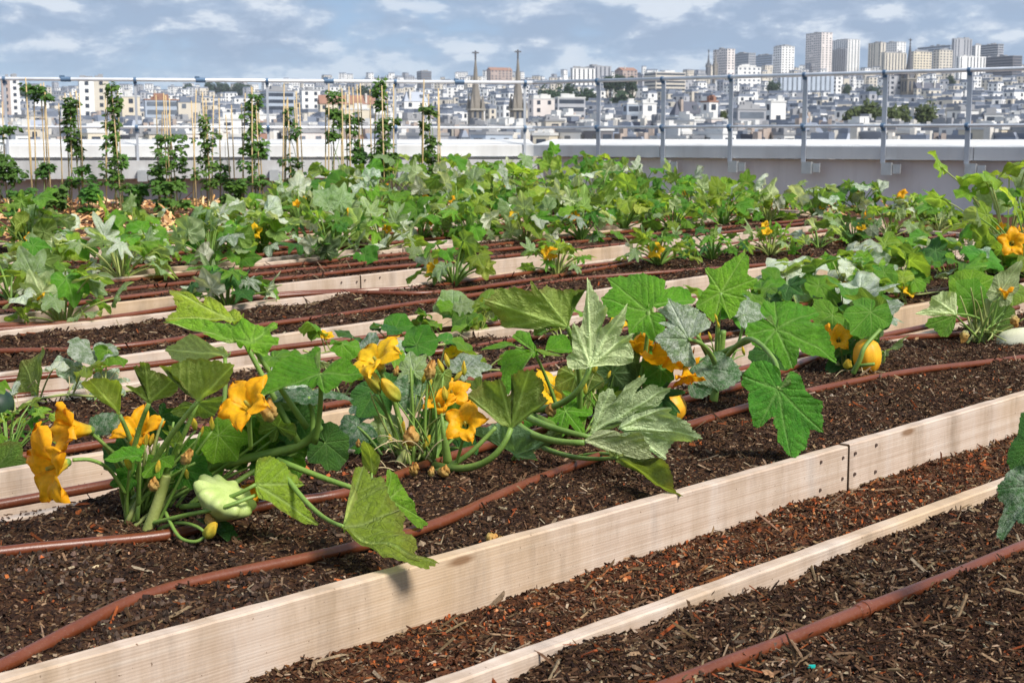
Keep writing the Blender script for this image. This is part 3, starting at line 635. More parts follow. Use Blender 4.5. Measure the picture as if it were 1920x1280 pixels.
LM['dark'] = leaf_material('leaf_dark', (0.03, 0.105, 0.016), (0.05, 0.14, 0.02), (0.09, 0.14, 0.05), (0.11, 0.2, 0.06), trans=0.3)
LM['olive'] = leaf_material('leaf_olive', (0.08, 0.15, 0.018), (0.11, 0.18, 0.025), (0.20, 0.26, 0.055), (0.2, 0.28, 0.08), trans=0.42, brown=0.5)
LM['pale'] = leaf_material('leaf_pale', (0.17, 0.27, 0.07), (0.22, 0.31, 0.10), (0.40, 0.46, 0.24), (0.36, 0.46, 0.24), mildew=0.3, trans=0.35)
LM['silver'] = leaf_material('leaf_silver', (0.12, 0.20, 0.085), (0.19, 0.27, 0.14), (0.36, 0.41, 0.27), (0.28, 0.38, 0.21), mildew=0.85, rough=0.65, trans=0.25)
LM['white'] = leaf_material('leaf_white', (0.40, 0.46, 0.28), (0.52, 0.56, 0.40), (0.54, 0.56, 0.42), (0.3, 0.38, 0.24), mildew=0.9, rough=0.7, trans=0.25, brown=0.3)
LM['bluish'] = leaf_material('leaf_bluish', (0.04, 0.13, 0.035), (0.07, 0.17, 0.055), (0.13, 0.21, 0.11), (0.12, 0.24, 0.11), mildew=0.5, rough=0.6)
def stalk_mat(name, a, b):
    m, t, p = new_mat(name); c = N(t, 'ShaderNodeTexCoord'); n = N(t, 'ShaderNodeTexNoise', i_Scale=14.0, i_Detail=4.0); Lk(t, c.outputs['Object'], n.inputs['Vector'])
    Lk(t, ramp(t, n.outputs[0], [(0.35, a), (0.65, b)]), p.inputs['Base Color']); p.inputs['Roughness'].default_value = 0.55
    p.inputs['Subsurface Weight'].default_value = 0.0
    b_ = N(t, 'ShaderNodeBump', i_Strength=0.3, i_Distance=0.004); n9 = N(t, 'ShaderNodeTexNoise', i_Scale=160.0, i_Detail=2.0); Lk(t, c.outputs['Object'], n9.inputs['Vector']); Lk(t, n9.outputs[0], b_.inputs['Height']); Lk(t, b_.outputs[0], p.inputs['Normal']); return m
M['stalk'] = stalk_mat('green_stalk', (0.12, 0.22, 0.03), (0.19, 0.30, 0.055))
M['stalk2'] = stalk_mat('yellow_stalk', (0.25, 0.30, 0.07), (0.34, 0.37, 0.12))
M['drystalk'] = stalk_mat('dry_tendril', (0.42, 0.33, 0.17), (0.55, 0.45, 0.26))
def petal_mat(name, a, b, c_):
    m, t, p = new_mat(name); at_ = N(t, 'ShaderNodeAttribute', attribute_name='along'); cx = N(t, 'ShaderNodeTexCoord')
    n = N(t, 'ShaderNodeTexNoise', i_Scale=9.0, i_Detail=4.0); Lk(t, cx.outputs['Object'], n.inputs['Vector'])
    g = ramp(t, at_.outputs['Fac'], [(0.0, c_), (0.28, a), (1.0, b)]); g = mixc(t, 1.0, g, ramp(t, n.outputs[0], [(0.3, 0.85), (0.7, 1.12)]), 'MULTIPLY')
    Lk(t, g, p.inputs['Base Color']); p.inputs['Roughness'].default_value = 0.5; p.inputs['Specular IOR Level'].default_value = 0.25
    tr = N(t, 'ShaderNodeBsdfTranslucent'); Lk(t, g, tr.inputs[0]); ms = N(t, 'ShaderNodeMixShader'); ms.inputs[0].default_value = 0.4
    Lk(t, p.outputs[0], ms.inputs[1]); Lk(t, tr.outputs[0], ms.inputs[2]); Lk(t, ms.outputs[0], t.nodes['Material Output'].inputs[0]); return m
M['petal'] = petal_mat('orange_petal', (0.93, 0.49, 0.012), (0.93, 0.43, 0.01), (0.60, 0.50, 0.06))
M['petal_yellow'] = petal_mat('yellow_petal', (0.92, 0.58, 0.02), (0.92, 0.54, 0.015), (0.45, 0.42, 0.08))
M['bud'] = petal_mat('yellow_bud', (0.52, 0.52, 0.07), (0.85, 0.55, 0.05), (0.25, 0.36, 0.06))
M['withered'] = petal_mat('withered_petal', (0.58, 0.42, 0.14), (0.70, 0.36, 0.09), (0.38, 0.42, 0.2))
def fruit_mat(name, a, b, streak=0.0):
    m, t, p = new_mat(name); c = N(t, 'ShaderNodeTexCoord'); n = N(t, 'ShaderNodeTexNoise', i_Scale=3.5, i_Detail=5.0); Lk(t, c.outputs['Object'], n.inputs['Vector'])
    n2_ = N(t, 'ShaderNodeTexNoise', i_Scale=40.0, i_Detail=3.0); Lk(t, c.outputs['Object'], n2_.inputs['Vector'])
    g = ramp(t, n.outputs[0], [(0.35, a), (0.65, b)]); g = mixc(t, ramp(t, n2_.outputs[0], [(0.58, 0.0), (0.7, 0.55)]), g, tuple(x * .55 for x in a))
    Lk(t, g, p.inputs['Base Color']); p.inputs['Roughness'].default_value = 0.5; p.inputs['Specular IOR Level'].default_value = 0.35; return m
M['patty'] = fruit_mat('pale_green_skin', (0.36, 0.46, 0.13), (0.46, 0.54, 0.20))
M['yellow_skin'] = fruit_mat('yellow_squash_skin', (0.72, 0.32, 0.012), (0.80, 0.42, 0.02))
M['white_skin'] = fruit_mat('white_squash_skin', (0.62, 0.62, 0.42), (0.72, 0.70, 0.52))
M['melon_skin'] = fruit_mat('dark_green_skin', (0.012, 0.03, 0.018), (0.025, 0.055, 0.028))

# ------------------------------------------------------------------ blossoms, buds, fruit
def flower_mesh(name, seed, openness, mat, curl=0.35):
    r = random.Random(seed); V = []; F = []; A = []
    nt, nj = 14, 9
    for k in range(5):
        a0 = 2 * math.pi * k / 5 + r.uniform(-.08, .08); ln = r.uniform(.9, 1.1); op = openness * r.uniform(.85, 1.15); cu = curl * r.uniform(.5, 1.5); b = len(V); p1, p2 = r.random() * 6, r.random() * 6
        for i in range(nt):
            t = i / (nt - 1)
            ha = math.pi / 5 * 1.06 * (1.12 if t < .6 else max(0.05, 1.12 - ((t - .6) / .4) ** 2.8 * 1.02))
            rad = 0.13 + op * (0.20 * t + 0.60 * t ** 2.2); z = ln * (t - op * .42 * t ** 3.2) - cu * max(0, t - .6) ** 2 * 1.6
            for j in range(nj):
                s = j / (nj - 1) * 2 - 1
                rr = rad * (1 + 0.10 * (1 - abs(s)) - 0.04 * s * s) + 0.055 * t * t * math.sin(s * 5 + p1)
                a = a0 + s * ha; zz = z - 0.06 * t * t * (s * s) + 0.085 * t ** 3 * math.sin(s * 6 + p2) + 0.025 * t * math.cos(s * 9) + 0.02 * math.sin(t * 17 + s * 4 + p1)
                jx = .022 * t * t; V.append((rr * math.cos(a) + r.uniform(-jx, jx), rr * math.sin(a) + r.uniform(-jx, jx), zz + r.uniform(-1.4 * jx, 1.4 * jx))); A.append(t)
        for i in range(nt - 1):
            for j in range(nj - 1):
                q = b + i * nj + j; F.append((q, q + 1, q + nj + 1, q + nj))
    me = bpy.data.meshes.new(name); me.from_pydata(V, [], F); me.polygons.foreach_set('use_smooth', [True] * len(F))
    at_ = me.attributes.new('along', 'FLOAT', 'POINT'); at_.data.foreach_set('value', A); me.materials.append(mat); return me
def lathe(prof, k=16, mod=None):
    V, F = [], []
    for i, (rad, z) in enumerate(prof):
        for j in range(k):
            a = 2 * math.pi * j / k; m = mod(a, i, rad, z) if mod else (rad, z)
            V.append((m[0] * math.cos(a), m[0] * math.sin(a), m[1]))
    for i in range(len(prof) - 1):
        for j in range(k): F.append((i * k + j, i * k + (j + 1) % k, (i + 1) * k + (j + 1) % k, (i + 1) * k + j))
    return V, F
def bud_mesh(name, seed, mat, fat=0.2, twist=0.7):
    r = random.Random(seed); n = 14
    prof = [(fat * (math.sin(math.pi * (i / (n - 1)) ** 0.8) ** 0.8 + 0.12) * (1 if i else .4), i / (n - 1)) for i in range(n)]
    ph = r.random() * 6
    V, F = lathe(prof, 20, lambda a, i, q, z: (q * (1 + .16 * math.cos(5 * a + ph + twist * z * 5)) + 0.02 * math.sin(a * 3 + z * 9 + ph), z))
    if name != 'bud': V = [(x + r.uniform(-.05, .05), y + r.uniform(-.05, .05), z + .12 * math.sin(x * 14) * z + r.uniform(-.05, .05)) for x, y, z in V]
    me = bpy.data.meshes.new(name); me.from_pydata(V, [], F); me.polygons.foreach_set('use_smooth', [True] * len(F))
    at_ = me.attributes.new('along', 'FLOAT', 'POINT'); at_.data.foreach_set('value', [i // 20 / (n - 1) for i in range(n * 20)]); me.materials.append(mat); return me
FL = [flower_mesh('petals', i, o, M['petal'], c) for i, (o, c) in enumerate([(1.0, .5), (.8, .4), (.62, .3), (1.1, .8)])]
FLY = [flower_mesh('petals', 20 + i, o, M['petal_yellow'], c) for i, (o, c) in enumerate([(1.05, .4), (.75, .3)])]
BUD = [bud_mesh('bud', i, M['bud'], .16 + .04 * i) for i in range(2)]
WITH = [bud_mesh('withered_flower', 9, M['withered'], .22, 1.6), bud_mesh('withered_flower', 11, M['withered'], .3, 2.4)]
cv, cf = lathe([(.03, -.16), (.09, -.12), (.115, -.03), (.12, .05), (.125, .09)], 12)
calyx_me = bpy.data.meshes.new('calyx'); calyx_me.from_pydata(cv, [], cf); calyx_me.polygons.foreach_set('use_smooth', [True] * len(cf)); calyx_me.materials.append(M['stalk'])
sv2, sf2 = lathe([(.05, .05), (.045, .3), (.06, .36), (.05, .5), (.01, .53)], 8)
stamen_me = bpy.data.meshes.new('stamen'); stamen_me.from_pydata(sv2, [], sf2); stamen_me.polygons.foreach_set('use_smooth', [True] * len(sf2)); stamen_me.materials.append(M['petal_yellow'])
def axis_M(p, zdir, s, roll=0.0, sx=1.0):
    z = Vector(zdir).normalized(); q = z.to_track_quat('Z', 'Y').to_matrix().to_4x4()
    return Matrix.Translation(p) @ q @ Matrix.Rotation(roll, 4, 'Z') @ Matrix.Diagonal((s * sx, s * sx, s, 1))
def rel(root, M4): return Matrix.Translation(-root.location) @ M4
def add_flower(root, p, zdir, s, me, roll=0.0, sx=1.0, small=False):
    s *= .8; f = data_obj('flower', me, root, rel(root, axis_M(p, zdir, s, roll, sx)))
    if not small:
        data_obj('calyx', calyx_me, f); data_obj('stamen', stamen_me, f)
    return f
def add_bud(root, p, zdir, s, me, roll=0.0, sx=1.0): return data_obj(me.name.split('.')[0], me, root, rel(root, axis_M(p, zdir, s, roll, sx)))
def leaf_M(base, tip, nrm, wid=1.0, ln=1.0):
    y = tip - base; L = y.length * ln; y.normalize(); n = Vector(nrm); z = (n - y * n.dot(y)).normalized(); x = y.cross(z)
    m = Matrix((x * L * wid, y * L, z * L)).transposed().to_4x4(); m.translation = base; return m
def add_stalk(root, pts, r0, r1, mat='stalk', k=9, name='leaf_stalk', n=10):
    if len(pts) == 3: P = bez(*pts, n)
    else: P = catmull(pts, 6)
    m = len(P) - 1; P = [p - root.location for p in P]
    v, f = tube(P, [r0 + (r1 - r0) * i / m for i in range(m + 1)], k); return mesh_obj(name, v, f, M[mat], root, True)
hero_i = [0]
def hero_leaf(root, b, t, nrm, kind, mat, wid=1.0, fold=0.0, droop=0.15, side=0.1, ruffle=0.035, crumple=0.03, stalk=None, r=0.007, ln=1.0, curl=0.0, label=None):
    """leaf from its stalk end b to its tip t, both (photo column, photo row, metres away)"""
    hero_i[0] += 1; B_, T_ = at(*b), at(*t)
    me = leaf_mesh('leaf', kind, 100 + hero_i[0], 18, 132, fold, droop, side, ruffle, crumple, 1.0, curl); me.materials.append(LM[mat])
    o = data_obj('leaf', me, root, rel(root, leaf_M(B_, T_, nrm, wid, ln)))
    if label: o['label'] = label
    if stalk:
        P = [s if isinstance(s, Vector) else at(*s) for s in stalk] + [B_]
        add_stalk(root, P, r * 1.25, r * 0.8)
    return o

CROP = {'A': (0, 470, 2.56), 'B': (640, 470, 2.56), 'C': (900, 460, 2.6667), 'D': (1400, 440, 3.6923), 'E': (1280, 450, 2.9766), 'F': (1280, 850, 2.9766), 'G': (640, 850, 2.9766), 'H': (640, 500, 2.9766), 'I': (130, 640, 3.0475)}
def shaped_leaf(root, view, base, outline, d, nrm, mat, stalk=None, r=0.007, bend=0.13, crumple=0.038, ruffle=0.04, label=None, lift=0.0):
    """a leaf blade of its own outline, lying in a plane of its own at d metres, then creased along its veins and bent"""
    ox, oy, sc = CROP[view]; hero_i[0] += 1; rs = random.Random(hero_i[0] * 7)
    B_ = at(ox + base[0] / sc, oy + base[1] / sc, d); n = Vector(nrm).normalized(); pts = []
    for x, y in outline:
        k = ray(ox + x / sc, oy + y / sc); o = Vector((0, 0, EYE)); t = (B_ - o).dot(n) / k.dot(n); pts.append(o + k * t - B_)
    far_ = max(pts, key=lambda p: p.length); L_ = far_.length; y_ = far_.normalized(); z_ = n; x_ = y_.cross(z_)
    P = [(p.dot(x_) / L_, p.dot(y_) / L_) for p in pts]
    if sum(P[i][0] * P[(i + 1) % len(P)][1] - P[(i + 1) % len(P)][0] * P[i][1] for i in range(len(P))) < 0: P = P[::-1]
    Q = []; m = 8; N_ = len(P)
    for i in range(N_):
        p0, p1, p2, p3 = (np.array(P[(i + j) % N_]) for j in (-1, 0, 1, 2))
        for j in range(m):
            t = j / m; c_ = 0.5 * (2 * p1 + (p2 - p0) * t + (2 * p0 - 5 * p1 + 4 * p2 - p3) * t * t + (3 * p1 - p0 - 3 * p2 + p3) * t ** 3); Q.append(0.45 * (p1 * (1 - t) + p2 * t) + 0.55 * c_)
    Q = np.array(Q); na = len(Q); R = np.hypot(Q[:, 0], Q[:, 1]); th = np.arctan2(Q[:, 0], Q[:, 1])
    per = np.cumsum(np.hypot(*(np.roll(Q, -1, 0) - Q).T)); tooth = np.abs((per * 17 + .8 * np.sin(per * 5 + hero_i[0])) % 1 - .5) * 2 + .5 * np.sin(per * 31 + hero_i[0])
    Q = Q * (1 + 0.040 * (tooth - .5) * np.clip(R * 3, 0, 1))[:, None]
    veins = []
    for i in np.argsort(-R):
        if R[i] < .3: break
        w = [(i + q) % na for q in range(-4, 5)]
        if R[i] >= R[w].max() - 1e-9 and all(abs((th[i] - v + math.pi) % (2 * math.pi) - math.pi) > .30 for v in veins): veins.append(th[i])
    vs_ = np.array(veins); nr = 14; S_ = (np.arange(1, nr + 1) / nr) ** .85
    X = S_[:, None] * Q[None, :, 0]; Y = S_[:, None] * Q[None, :, 1]; PH = np.broadcast_to(th[None], X.shape); RR = np.hypot(X, Y)
    dmin = np.abs(((PH[..., None] - vs_ + math.pi) % (2 * math.pi)) - math.pi).min(-1); da = np.clip(dmin / .42, 0, 1)
    Z = .07 * RR * np.sin(da * math.pi / 2) ** 1.6; lv = RR * np.cos(dmin) - RR * np.sin(dmin) * 1.1
    sec = (0.5 + 0.5 * np.cos(2 * math.pi * lv * 6.2)) ** 7 * np.clip(da * 3, 0, 1); Z -= .016 * sec * np.clip(RR * 2, 0, 1)
    ph = [rs.random() * 6.28 for _ in range(10)]
    for q in range(5): Z += crumple * (.7 - .1 * q) * np.sin(rs.uniform(2.5, 5) * 1.45 ** q * X + ph[q]) * np.sin(rs.uniform(2.5, 5) * 1.45 ** q * Y + ph[q + 4])
    Z += ruffle * (S_[:, None] ** 3) * (np.sin(PH * 6 + ph[8]) + .6 * np.sin(PH * 11 + ph[9])) - bend * (RR ** 2) + bend * .25 * np.sin(X * 3 + ph[0]) + lift * np.abs(X)
    wv = .02 * np.clip(1.15 - S_[:, None], .15, 1) + .006; vein = np.exp(-(RR * np.sin(np.minimum(dmin, 1.5)) / wv) ** 2) + .45 * sec
    co = np.concatenate([[[0, 0, 0]], np.stack([X, Y, Z], -1).reshape(-1, 3)]); f = []
    for j in range(na): f.append((0, 1 + j, 1 + (j + 1) % na))
    for a in range(nr - 1):
        o1, o2 = 1 + a * na, 1 + (a + 1) * na
        for j in range(na): f.append((o1 + j, o2 + j, o2 + (j + 1) % na, o1 + (j + 1) % na))
    me = bpy.data.meshes.new('leaf'); me.from_pydata(co.tolist(), [], f); me.polygons.foreach_set('use_smooth', [True] * len(f))
    a1 = me.attributes.new('vein', 'FLOAT', 'POINT'); a1.data.foreach_set('value', np.concatenate([[1.0], np.clip(vein, 0, 1).ravel()]).astype(np.float32))
    a2 = me.attributes.new('edge', 'FLOAT', 'POINT'); a2.data.foreach_set('value', np.concatenate([[0.0], np.broadcast_to(S_[:, None], X.shape).ravel()]).astype(np.float32))
    me.materials.append(LM[mat]); Mx = Matrix((x_ * L_, y_ * L_, z_ * L_)).transposed().to_4x4(); Mx.translation = B_
    o = data_obj('leaf', me, root, rel(root, Mx))
    if label: o['label'] = label
    if stalk: add_stalk(root, [s if isinstance(s, Vector) else at(*s) for s in stalk] + [B_], r * 1.25, r * .8)
    return o
# ------------------------------------------------------------------ the big squash plants of the foreground bed
CRT = (0.0, -0.55, 0.85)
# ---- plant 1
p1 = ground(245, 1000, SOIL); p1.z = soil_z(p1, 1) - 0.01
P1 = empty('squash_plant', p1, 'big squash plant at left with a pale green pattypan fruit and four orange blossoms', 'squash plant', 'big squash plants in the foreground bed')
H = lambda *a, **k: hero_leaf(P1, *a, **k)
S = lambda *a, **k: shaped_leaf(P1, *a, **k)
S('A', (1120, 338), [(808, 170), (868, 188), (925, 210), (970, 250), (982, 220), (1010, 225), (1060, 255), (1100, 275), (1150, 300), (1168, 330), (1150, 357), (1090, 350), (1010, 345), (940, 350), (870, 330), (800, 310), (795, 290), (845, 265), (838, 225)], 3.75, (0.25, -.72, .65), 'lime', stalk=[(560, 830, 3.78), (500, 720, 3.76)])
S('A', (1205, 448), [(795, 345), (880, 332), (970, 337), (1010, 335), (1060, 342), (1085, 337), (1120, 365), (1170, 350), (1260, 360), (1335, 370), (1330, 388), (1290, 400), (1335, 425), (1335, 450), (1300, 480), (1250, 492), (1200, 485), (1170, 462), (1140, 452), (1120, 432), (1050, 442), (1010, 432), (975, 415), (1040, 400), (930, 378), (860, 357)], 3.6, (0.05, -.62, .78), 'bright', stalk=[(575, 800, 3.72), (520, 720, 3.64)], bend=.05)
S('A', (1080, 515), [(795, 455), (850, 430), (920, 400), (960, 420), (1060, 470), (1100, 500), (1090, 522), (960, 525), (870, 520)], 3.85, (0.1, .85, .5), 'pale', stalk=[(380, 880, 3.75), (430, 790, 3.8)])
S('A', (715, 733), [(715, 738), (690, 725), (640, 690), (600, 650), (690, 645), (640, 560), (655, 545), (670, 562), (672, 525), (695, 515), (720, 540), (725, 570), (770, 590), (860, 570), (875, 600), (860, 650), (830, 690), (760, 718)], 3.56, (-.15, .9, .4), 'olive', stalk=[(243, 915, 3.64), (245, 830, 3.60)])
S('A', (950, 722), [(950, 728), (930, 700), (890, 650), (870, 590), (800, 562), (770, 545), (830, 530), (900, 518), (1000, 520), (1080, 515), (1135, 520), (1130, 550), (1100, 620), (1070, 650), (1040, 670), (1000, 702)], 3.52, (.1, .88, .45), 'olive', stalk=[(282, 880, 3.62), (305, 830, 3.58)], label='broad olive leaf with a browned upper edge')
S('A', (945, 735), [(945, 732), (880, 722), (820, 765), (880, 790), (960, 800), (1030, 790), (1060, 730), (1075, 680), (1000, 702)], 3.62, (0, .8, .6), 'green', stalk=[(300, 910, 3.7), (330, 850, 3.66)])
S('A', (575, 788), [(577, 795), (540, 762), (480, 710), (420, 670), (390, 640), (420, 600), (470, 590), (520, 600), (560, 605), (585, 640), (580, 690), (578, 740)], 3.62, (-.35, .82, .45), 'lime', stalk=[(262, 930, 3.68), (262, 850, 3.66)])
S('A', (1537, 592), [(1258, 685), (1255, 650), (1290, 590), (1340, 550), (1390, 510), (1440, 490), (1500, 475), (1540, 480), (1500, 530), (1508, 565), (1540, 588), (1580, 560), (1610, 530), (1650, 530), (1700, 545), (1735, 580), (1715, 605), (1660, 630), (1600, 660), (1560, 685), (1520, 652), (1450, 642), (1380, 652), (1320, 672)], 3.62, (.05, -.6, .8), 'bright', stalk=[(590, 830, 3.74), (605, 760, 3.7)], bend=.06)
S('A', (1480, 705), [(1270, 690), (1330, 655), (1420, 645), (1500, 660), (1690, 680), (1640, 710), (1560, 725), (1480, 745), (1400, 735), (1310, 720)], 3.76, (0, -.6, .8), 'bluish', stalk=[(585, 830, 3.78), (590, 770, 3.8)])
S('A', (1228, 1120), [(1222, 1100), (1235, 1000), (1290, 985), (1340, 997), (1400, 1040), (1460, 1110), (1435, 1132), (1475, 1210), (1538, 1292), (1460, 1285), (1410, 1270), (1330, 1230), (1240, 1185)], 3.5, (.3, -.78, .55), 'lime', stalk=[(340, 950, 3.62), (420, 945, 3.48)], r=.006, label='yellow green leaf beside the pattypan fruit')
S('G', (8, 405), [(0, 408), (40, 380), (75, 320), (90, 240), (60, 160), (80, 90), (120, 85), (160, 120), (220, 130), (250, 170), (255, 240), (330, 320), (350, 380), (360, 445), (400, 480), (420, 580), (415, 612), (480, 600), (540, 632), (510, 655), (430, 662), (340, 645), (240, 605), (170, 540), (100, 475), (40, 430)], 3.27, (.15, -.5, 1.0), 'lime', stalk=[(520, 868, 3.6), (585, 972, 3.45)], r=.006, bend=.0, label='bright yellow green leaf hanging over the front board')
S('G', (270, 250), [(255, 240), (255, 110), (285, 80), (320, 150), (355, 180), (380, 240), (450, 340), (470, 370), (520, 375), (465, 412), (430, 402), (370, 340), (325, 310)], 3.55, (.6, -.65, .4), 'bright', stalk=[(520, 862, 3.7), (650, 915, 3.6)], r=.007)
S('H', (170, 1150), [(100, 1020), (120, 975), (150, 960), (190, 1000), (215, 1060), (205, 1130), (185, 1165), (150, 1142), (110, 1090)], 3.75, (.4, .85, .2), 'lime', stalk=[(690, 960, 3.72), (697, 930, 3.72)], r=.004)
S('I', (402, 655), [(190, 668), (250, 625), (330, 600), (410, 588), (432, 600), (420, 650), (402, 692), (330, 680), (250, 687)], 3.54, (.05, -.6, .8), 'bright', stalk=[(258, 950, 3.62), (262, 900, 3.58)], r=.005)
S('I', (160, 535), [(105, 470), (120, 440), (180, 405), (240, 400), (290, 430), (270, 490), (220, 530), (160, 542), (115, 520)], 3.66, (-.2, -.8, .5), 'bluish', stalk=[(255, 940, 3.7), (210, 850, 3.68)], r=.005)
S('A', (1085, 760), [(1085, 765), (1100, 800), (1180, 870), (1260, 960), (1360, 930), (1380, 860), (1340, 800), (1280, 790), (1180, 760)], 3.84, (0, .8, .5), 'green', stalk=[(380, 900, 3.75), (410, 830, 3.8)])
S('A', (1400, 920), [(1300, 800), (1400, 790), (1480, 830), (1500, 900), (1450, 960), (1380, 990), (1300, 960), (1260, 880)], 3.86, (0, -.8, .5), 'dark', stalk=None)
S('I', (720, 1010), [(835, 1000), (900, 1030), (960, 1090), (1010, 1150), (1012, 1192), (960, 1150), (910, 1100), (870, 1050)], 3.5, (.6, -.6, .4), 'dark', stalk=None)
H((500, 870, 3.80), (545, 893, 3.74), (0, -.7, .7), 'lobed', 'green', .8, stalk=[(420, 920, 3.74), (460, 890, 3.78)])
H((330, 830, 3.6), (312, 806, 3.64), (0, .9, .3), 'lobed', 'lime', .8, stalk=[(285, 930, 3.66), (320, 870, 3.62)], r=.004)
H((240, 860, 3.72), (190, 835, 3.74), (0, -.8, .4), 'round', 'dark', .8, stalk=[(250, 930, 3.7), (245, 890, 3.72)], r=.004)
for (bx, by, tx, ty, mt, nz_) in ((470, 800, 500, 850, 'green', -.8), (560, 790, 590, 840, 'dark', -.8), (540, 850, 500, 890, 'green', -.7), (430, 830, 455, 880, 'dark', -.8), (380, 860, 350, 905, 'green', -.8), (330, 870, 300, 910, 'dark', -.8), (610, 830, 650, 862, 'dark', -.8), (300, 780, 320, 830, 'dark', -.8)):
    H((bx, by, 3.83), (tx, ty, 3.84), (rnd.uniform(-.4, .4), nz_, .5), rnd.choice(['round', 'lobed']), mt, 1.0, ruffle=.06, stalk=[(270 + (bx - 270) * .3, 950, 3.75), ((270 + bx) / 2, 890, 3.8)], r=.004, ln=1.1)
for bx, by, tx, ty, mt, nz_, dd in ((300, 860, 270, 885, 'bright', -.7, 3.6), (345, 880, 385, 890, 'green', -.7, 3.62), (410, 815, 440, 850, 'bright', -.7, 3.75), (520, 800, 500, 760, 'olive', .8, 3.78), (470, 760, 440, 790, 'green', -.7, 3.8), (250, 890, 215, 905, 'green', -.7, 3.62), (560, 760, 540, 720, 'dark', .8, 3.84)):
    H((bx, by, dd), (tx, ty, dd - .03), (rnd.uniform(-.5, .5), nz_, .5), rnd.choice(['lobed', 'cut', 'round']), mt, .95, ruffle=.08, droop=.3, stalk=[(270, 960, 3.66), ((270 + bx) / 2, 900, dd)], r=.004, ln=1.15)
# thick stems
add_stalk(P1, [at(248, 1030, 3.66), at(245, 980, 3.66), at(262, 930, 3.68), at(330, 890, 3.74), at(450, 862, 3.8), at(560, 835, 3.78), at(600, 800, 3.74)], 0.019, 0.010, 'stalk', 12, 'stem')
add_stalk(P1, [at(275, 1000, 3.6), at(290, 960, 3.6), at(305, 915, 3.6), at(312, 890, 3.6)], 0.016, 0.013, 'stalk2', 12, 'stem')
add_stalk(P1, [at(240, 990, 3.7), at(236, 920, 3.7), at(240, 860, 3.68)], 0.011, 0.007, 'stalk', 9, 'stem')
rr = random.Random(3)
for i in range(26):
    x = rr.uniform(225, 400); a = at(235 + rr.uniform(0, 60), rr.uniform(940, 1000), 3.66 + rr.uniform(-.06, .05)); b = at(x, rr.uniform(780, 905), 3.66 + rr.uniform(-.1, .1))
    add_stalk(P1, [a, (a + b) / 2 + Vector((rr.uniform(-.03, .03), 0, rr.uniform(0, .04))), b], rr.uniform(.004, .008), .003, rr.choice(['stalk', 'stalk', 'stalk2']), 7)
    if i % 3 == 0: add_bud(P1, b, (rr.uniform(-.4, .4), -.2, 1), rr.uniform(.025, .045), BUD[i % 2], sx=.8)
add_stalk(P1, [at(265, 985, 3.62), at(350, 965, 3.52), at(420, 950, 3.47), at(480, 928, 3.5)], .006, .005)
add_stalk(P1, [at(280, 1000, 3.62), at(330, 980, 3.55), at(365, 985, 3.5), at(385, 998, 3.48)], .005, .004)
add_stalk(P1, [at(310, 960, 3.58), at(335, 1005, 3.5), at(365, 1015, 3.47), at(385, 1005, 3.47)], .005, .004)
add_stalk(P1, [at(235, 925, 3.6), at(205, 880, 3.56), at(170, 862, 3.52), at(136, 862, 3.5)], .005, .005)
add_stalk(P1, [at(240, 880, 3.66), at(215, 850, 3.66), at(175, 815, 3.64), at(165, 805, 3.62)], .005, .005)
add_stalk(P1, [at(285, 900, 3.68), at(270, 850, 3.7), at(268, 830, 3.72)], .005, .005)
add_stalk(P1, [at(470, 840, 3.62), at(468, 800, 3.56), at(466, 775, 3.52)], .006, .006)
add_flower(P1, at(122, 868, 3.5), (-0.6, -0.72, -0.1), 0.132, FL[0], 0.5)
add_flower(P1, at(166, 806, 3.62), (-0.6, -0.6, 0.15), 0.135, FL[2], 0.9)
add_flower(P1, at(266, 826, 3.70), (-0.15, -0.55, 0.8), 0.115, FL[1], 0.3)
add_flower(P1, at(474, 770, 3.52), (-0.35, -0.62, 0.70), 0.105, FL[0], 1.2)
add_flower(P1, at(480, 945, 3.82), (-0.2, -0.5, 0.8), 0.09, FL[2], 0.2)
add_bud(P1, at(345, 870, 3.55), (0.35, -0.3, 0.7), 0.05, WITH[0]); add_bud(P1, at(385, 1008, 3.47), (0.5, -0.2, 0.7), 0.055, BUD[1], sx=1.2)
add_bud(P1, at(288, 920, 3.56), (0.1, -0.3, .9), 0.04, WITH[1]); add_bud(P1, at(505, 790, 3.6), (0, -0.2, .9), 0.06, WITH[1]); add_bud(P1, at(398, 985, 3.5), (-.3, -.2, .8), 0.035, WITH[1])
# the pattypan fruit: a scalloped disc lying on its side
pv, pf = lathe([(0.001, .24), (.12, .25), (.22, .24), (.32, .22), (.44, .21), (.54, .17), (.585, .10), (.585, .03), (.53, -.05), (.42, -.16), (.3, -.27), (.2, -.36), (.12, -.44), (.08, -.5), (.001, -.51)], 80,
    lambda a, i, q, z: (q * (1 + .085 * max(0, q / .585) ** 3 * math.cos(10 * a)), z + .035 * max(0, q / .585) ** 3 * math.cos(10 * a)))
pat = mesh_obj('pattypan_fruit', pv, pf, M['patty'], P1, True); pat.matrix_local = rel(P1, axis_M(at(418, 936, 3.54), (0.46, -0.12, 0.85), 0.136, 0.2))
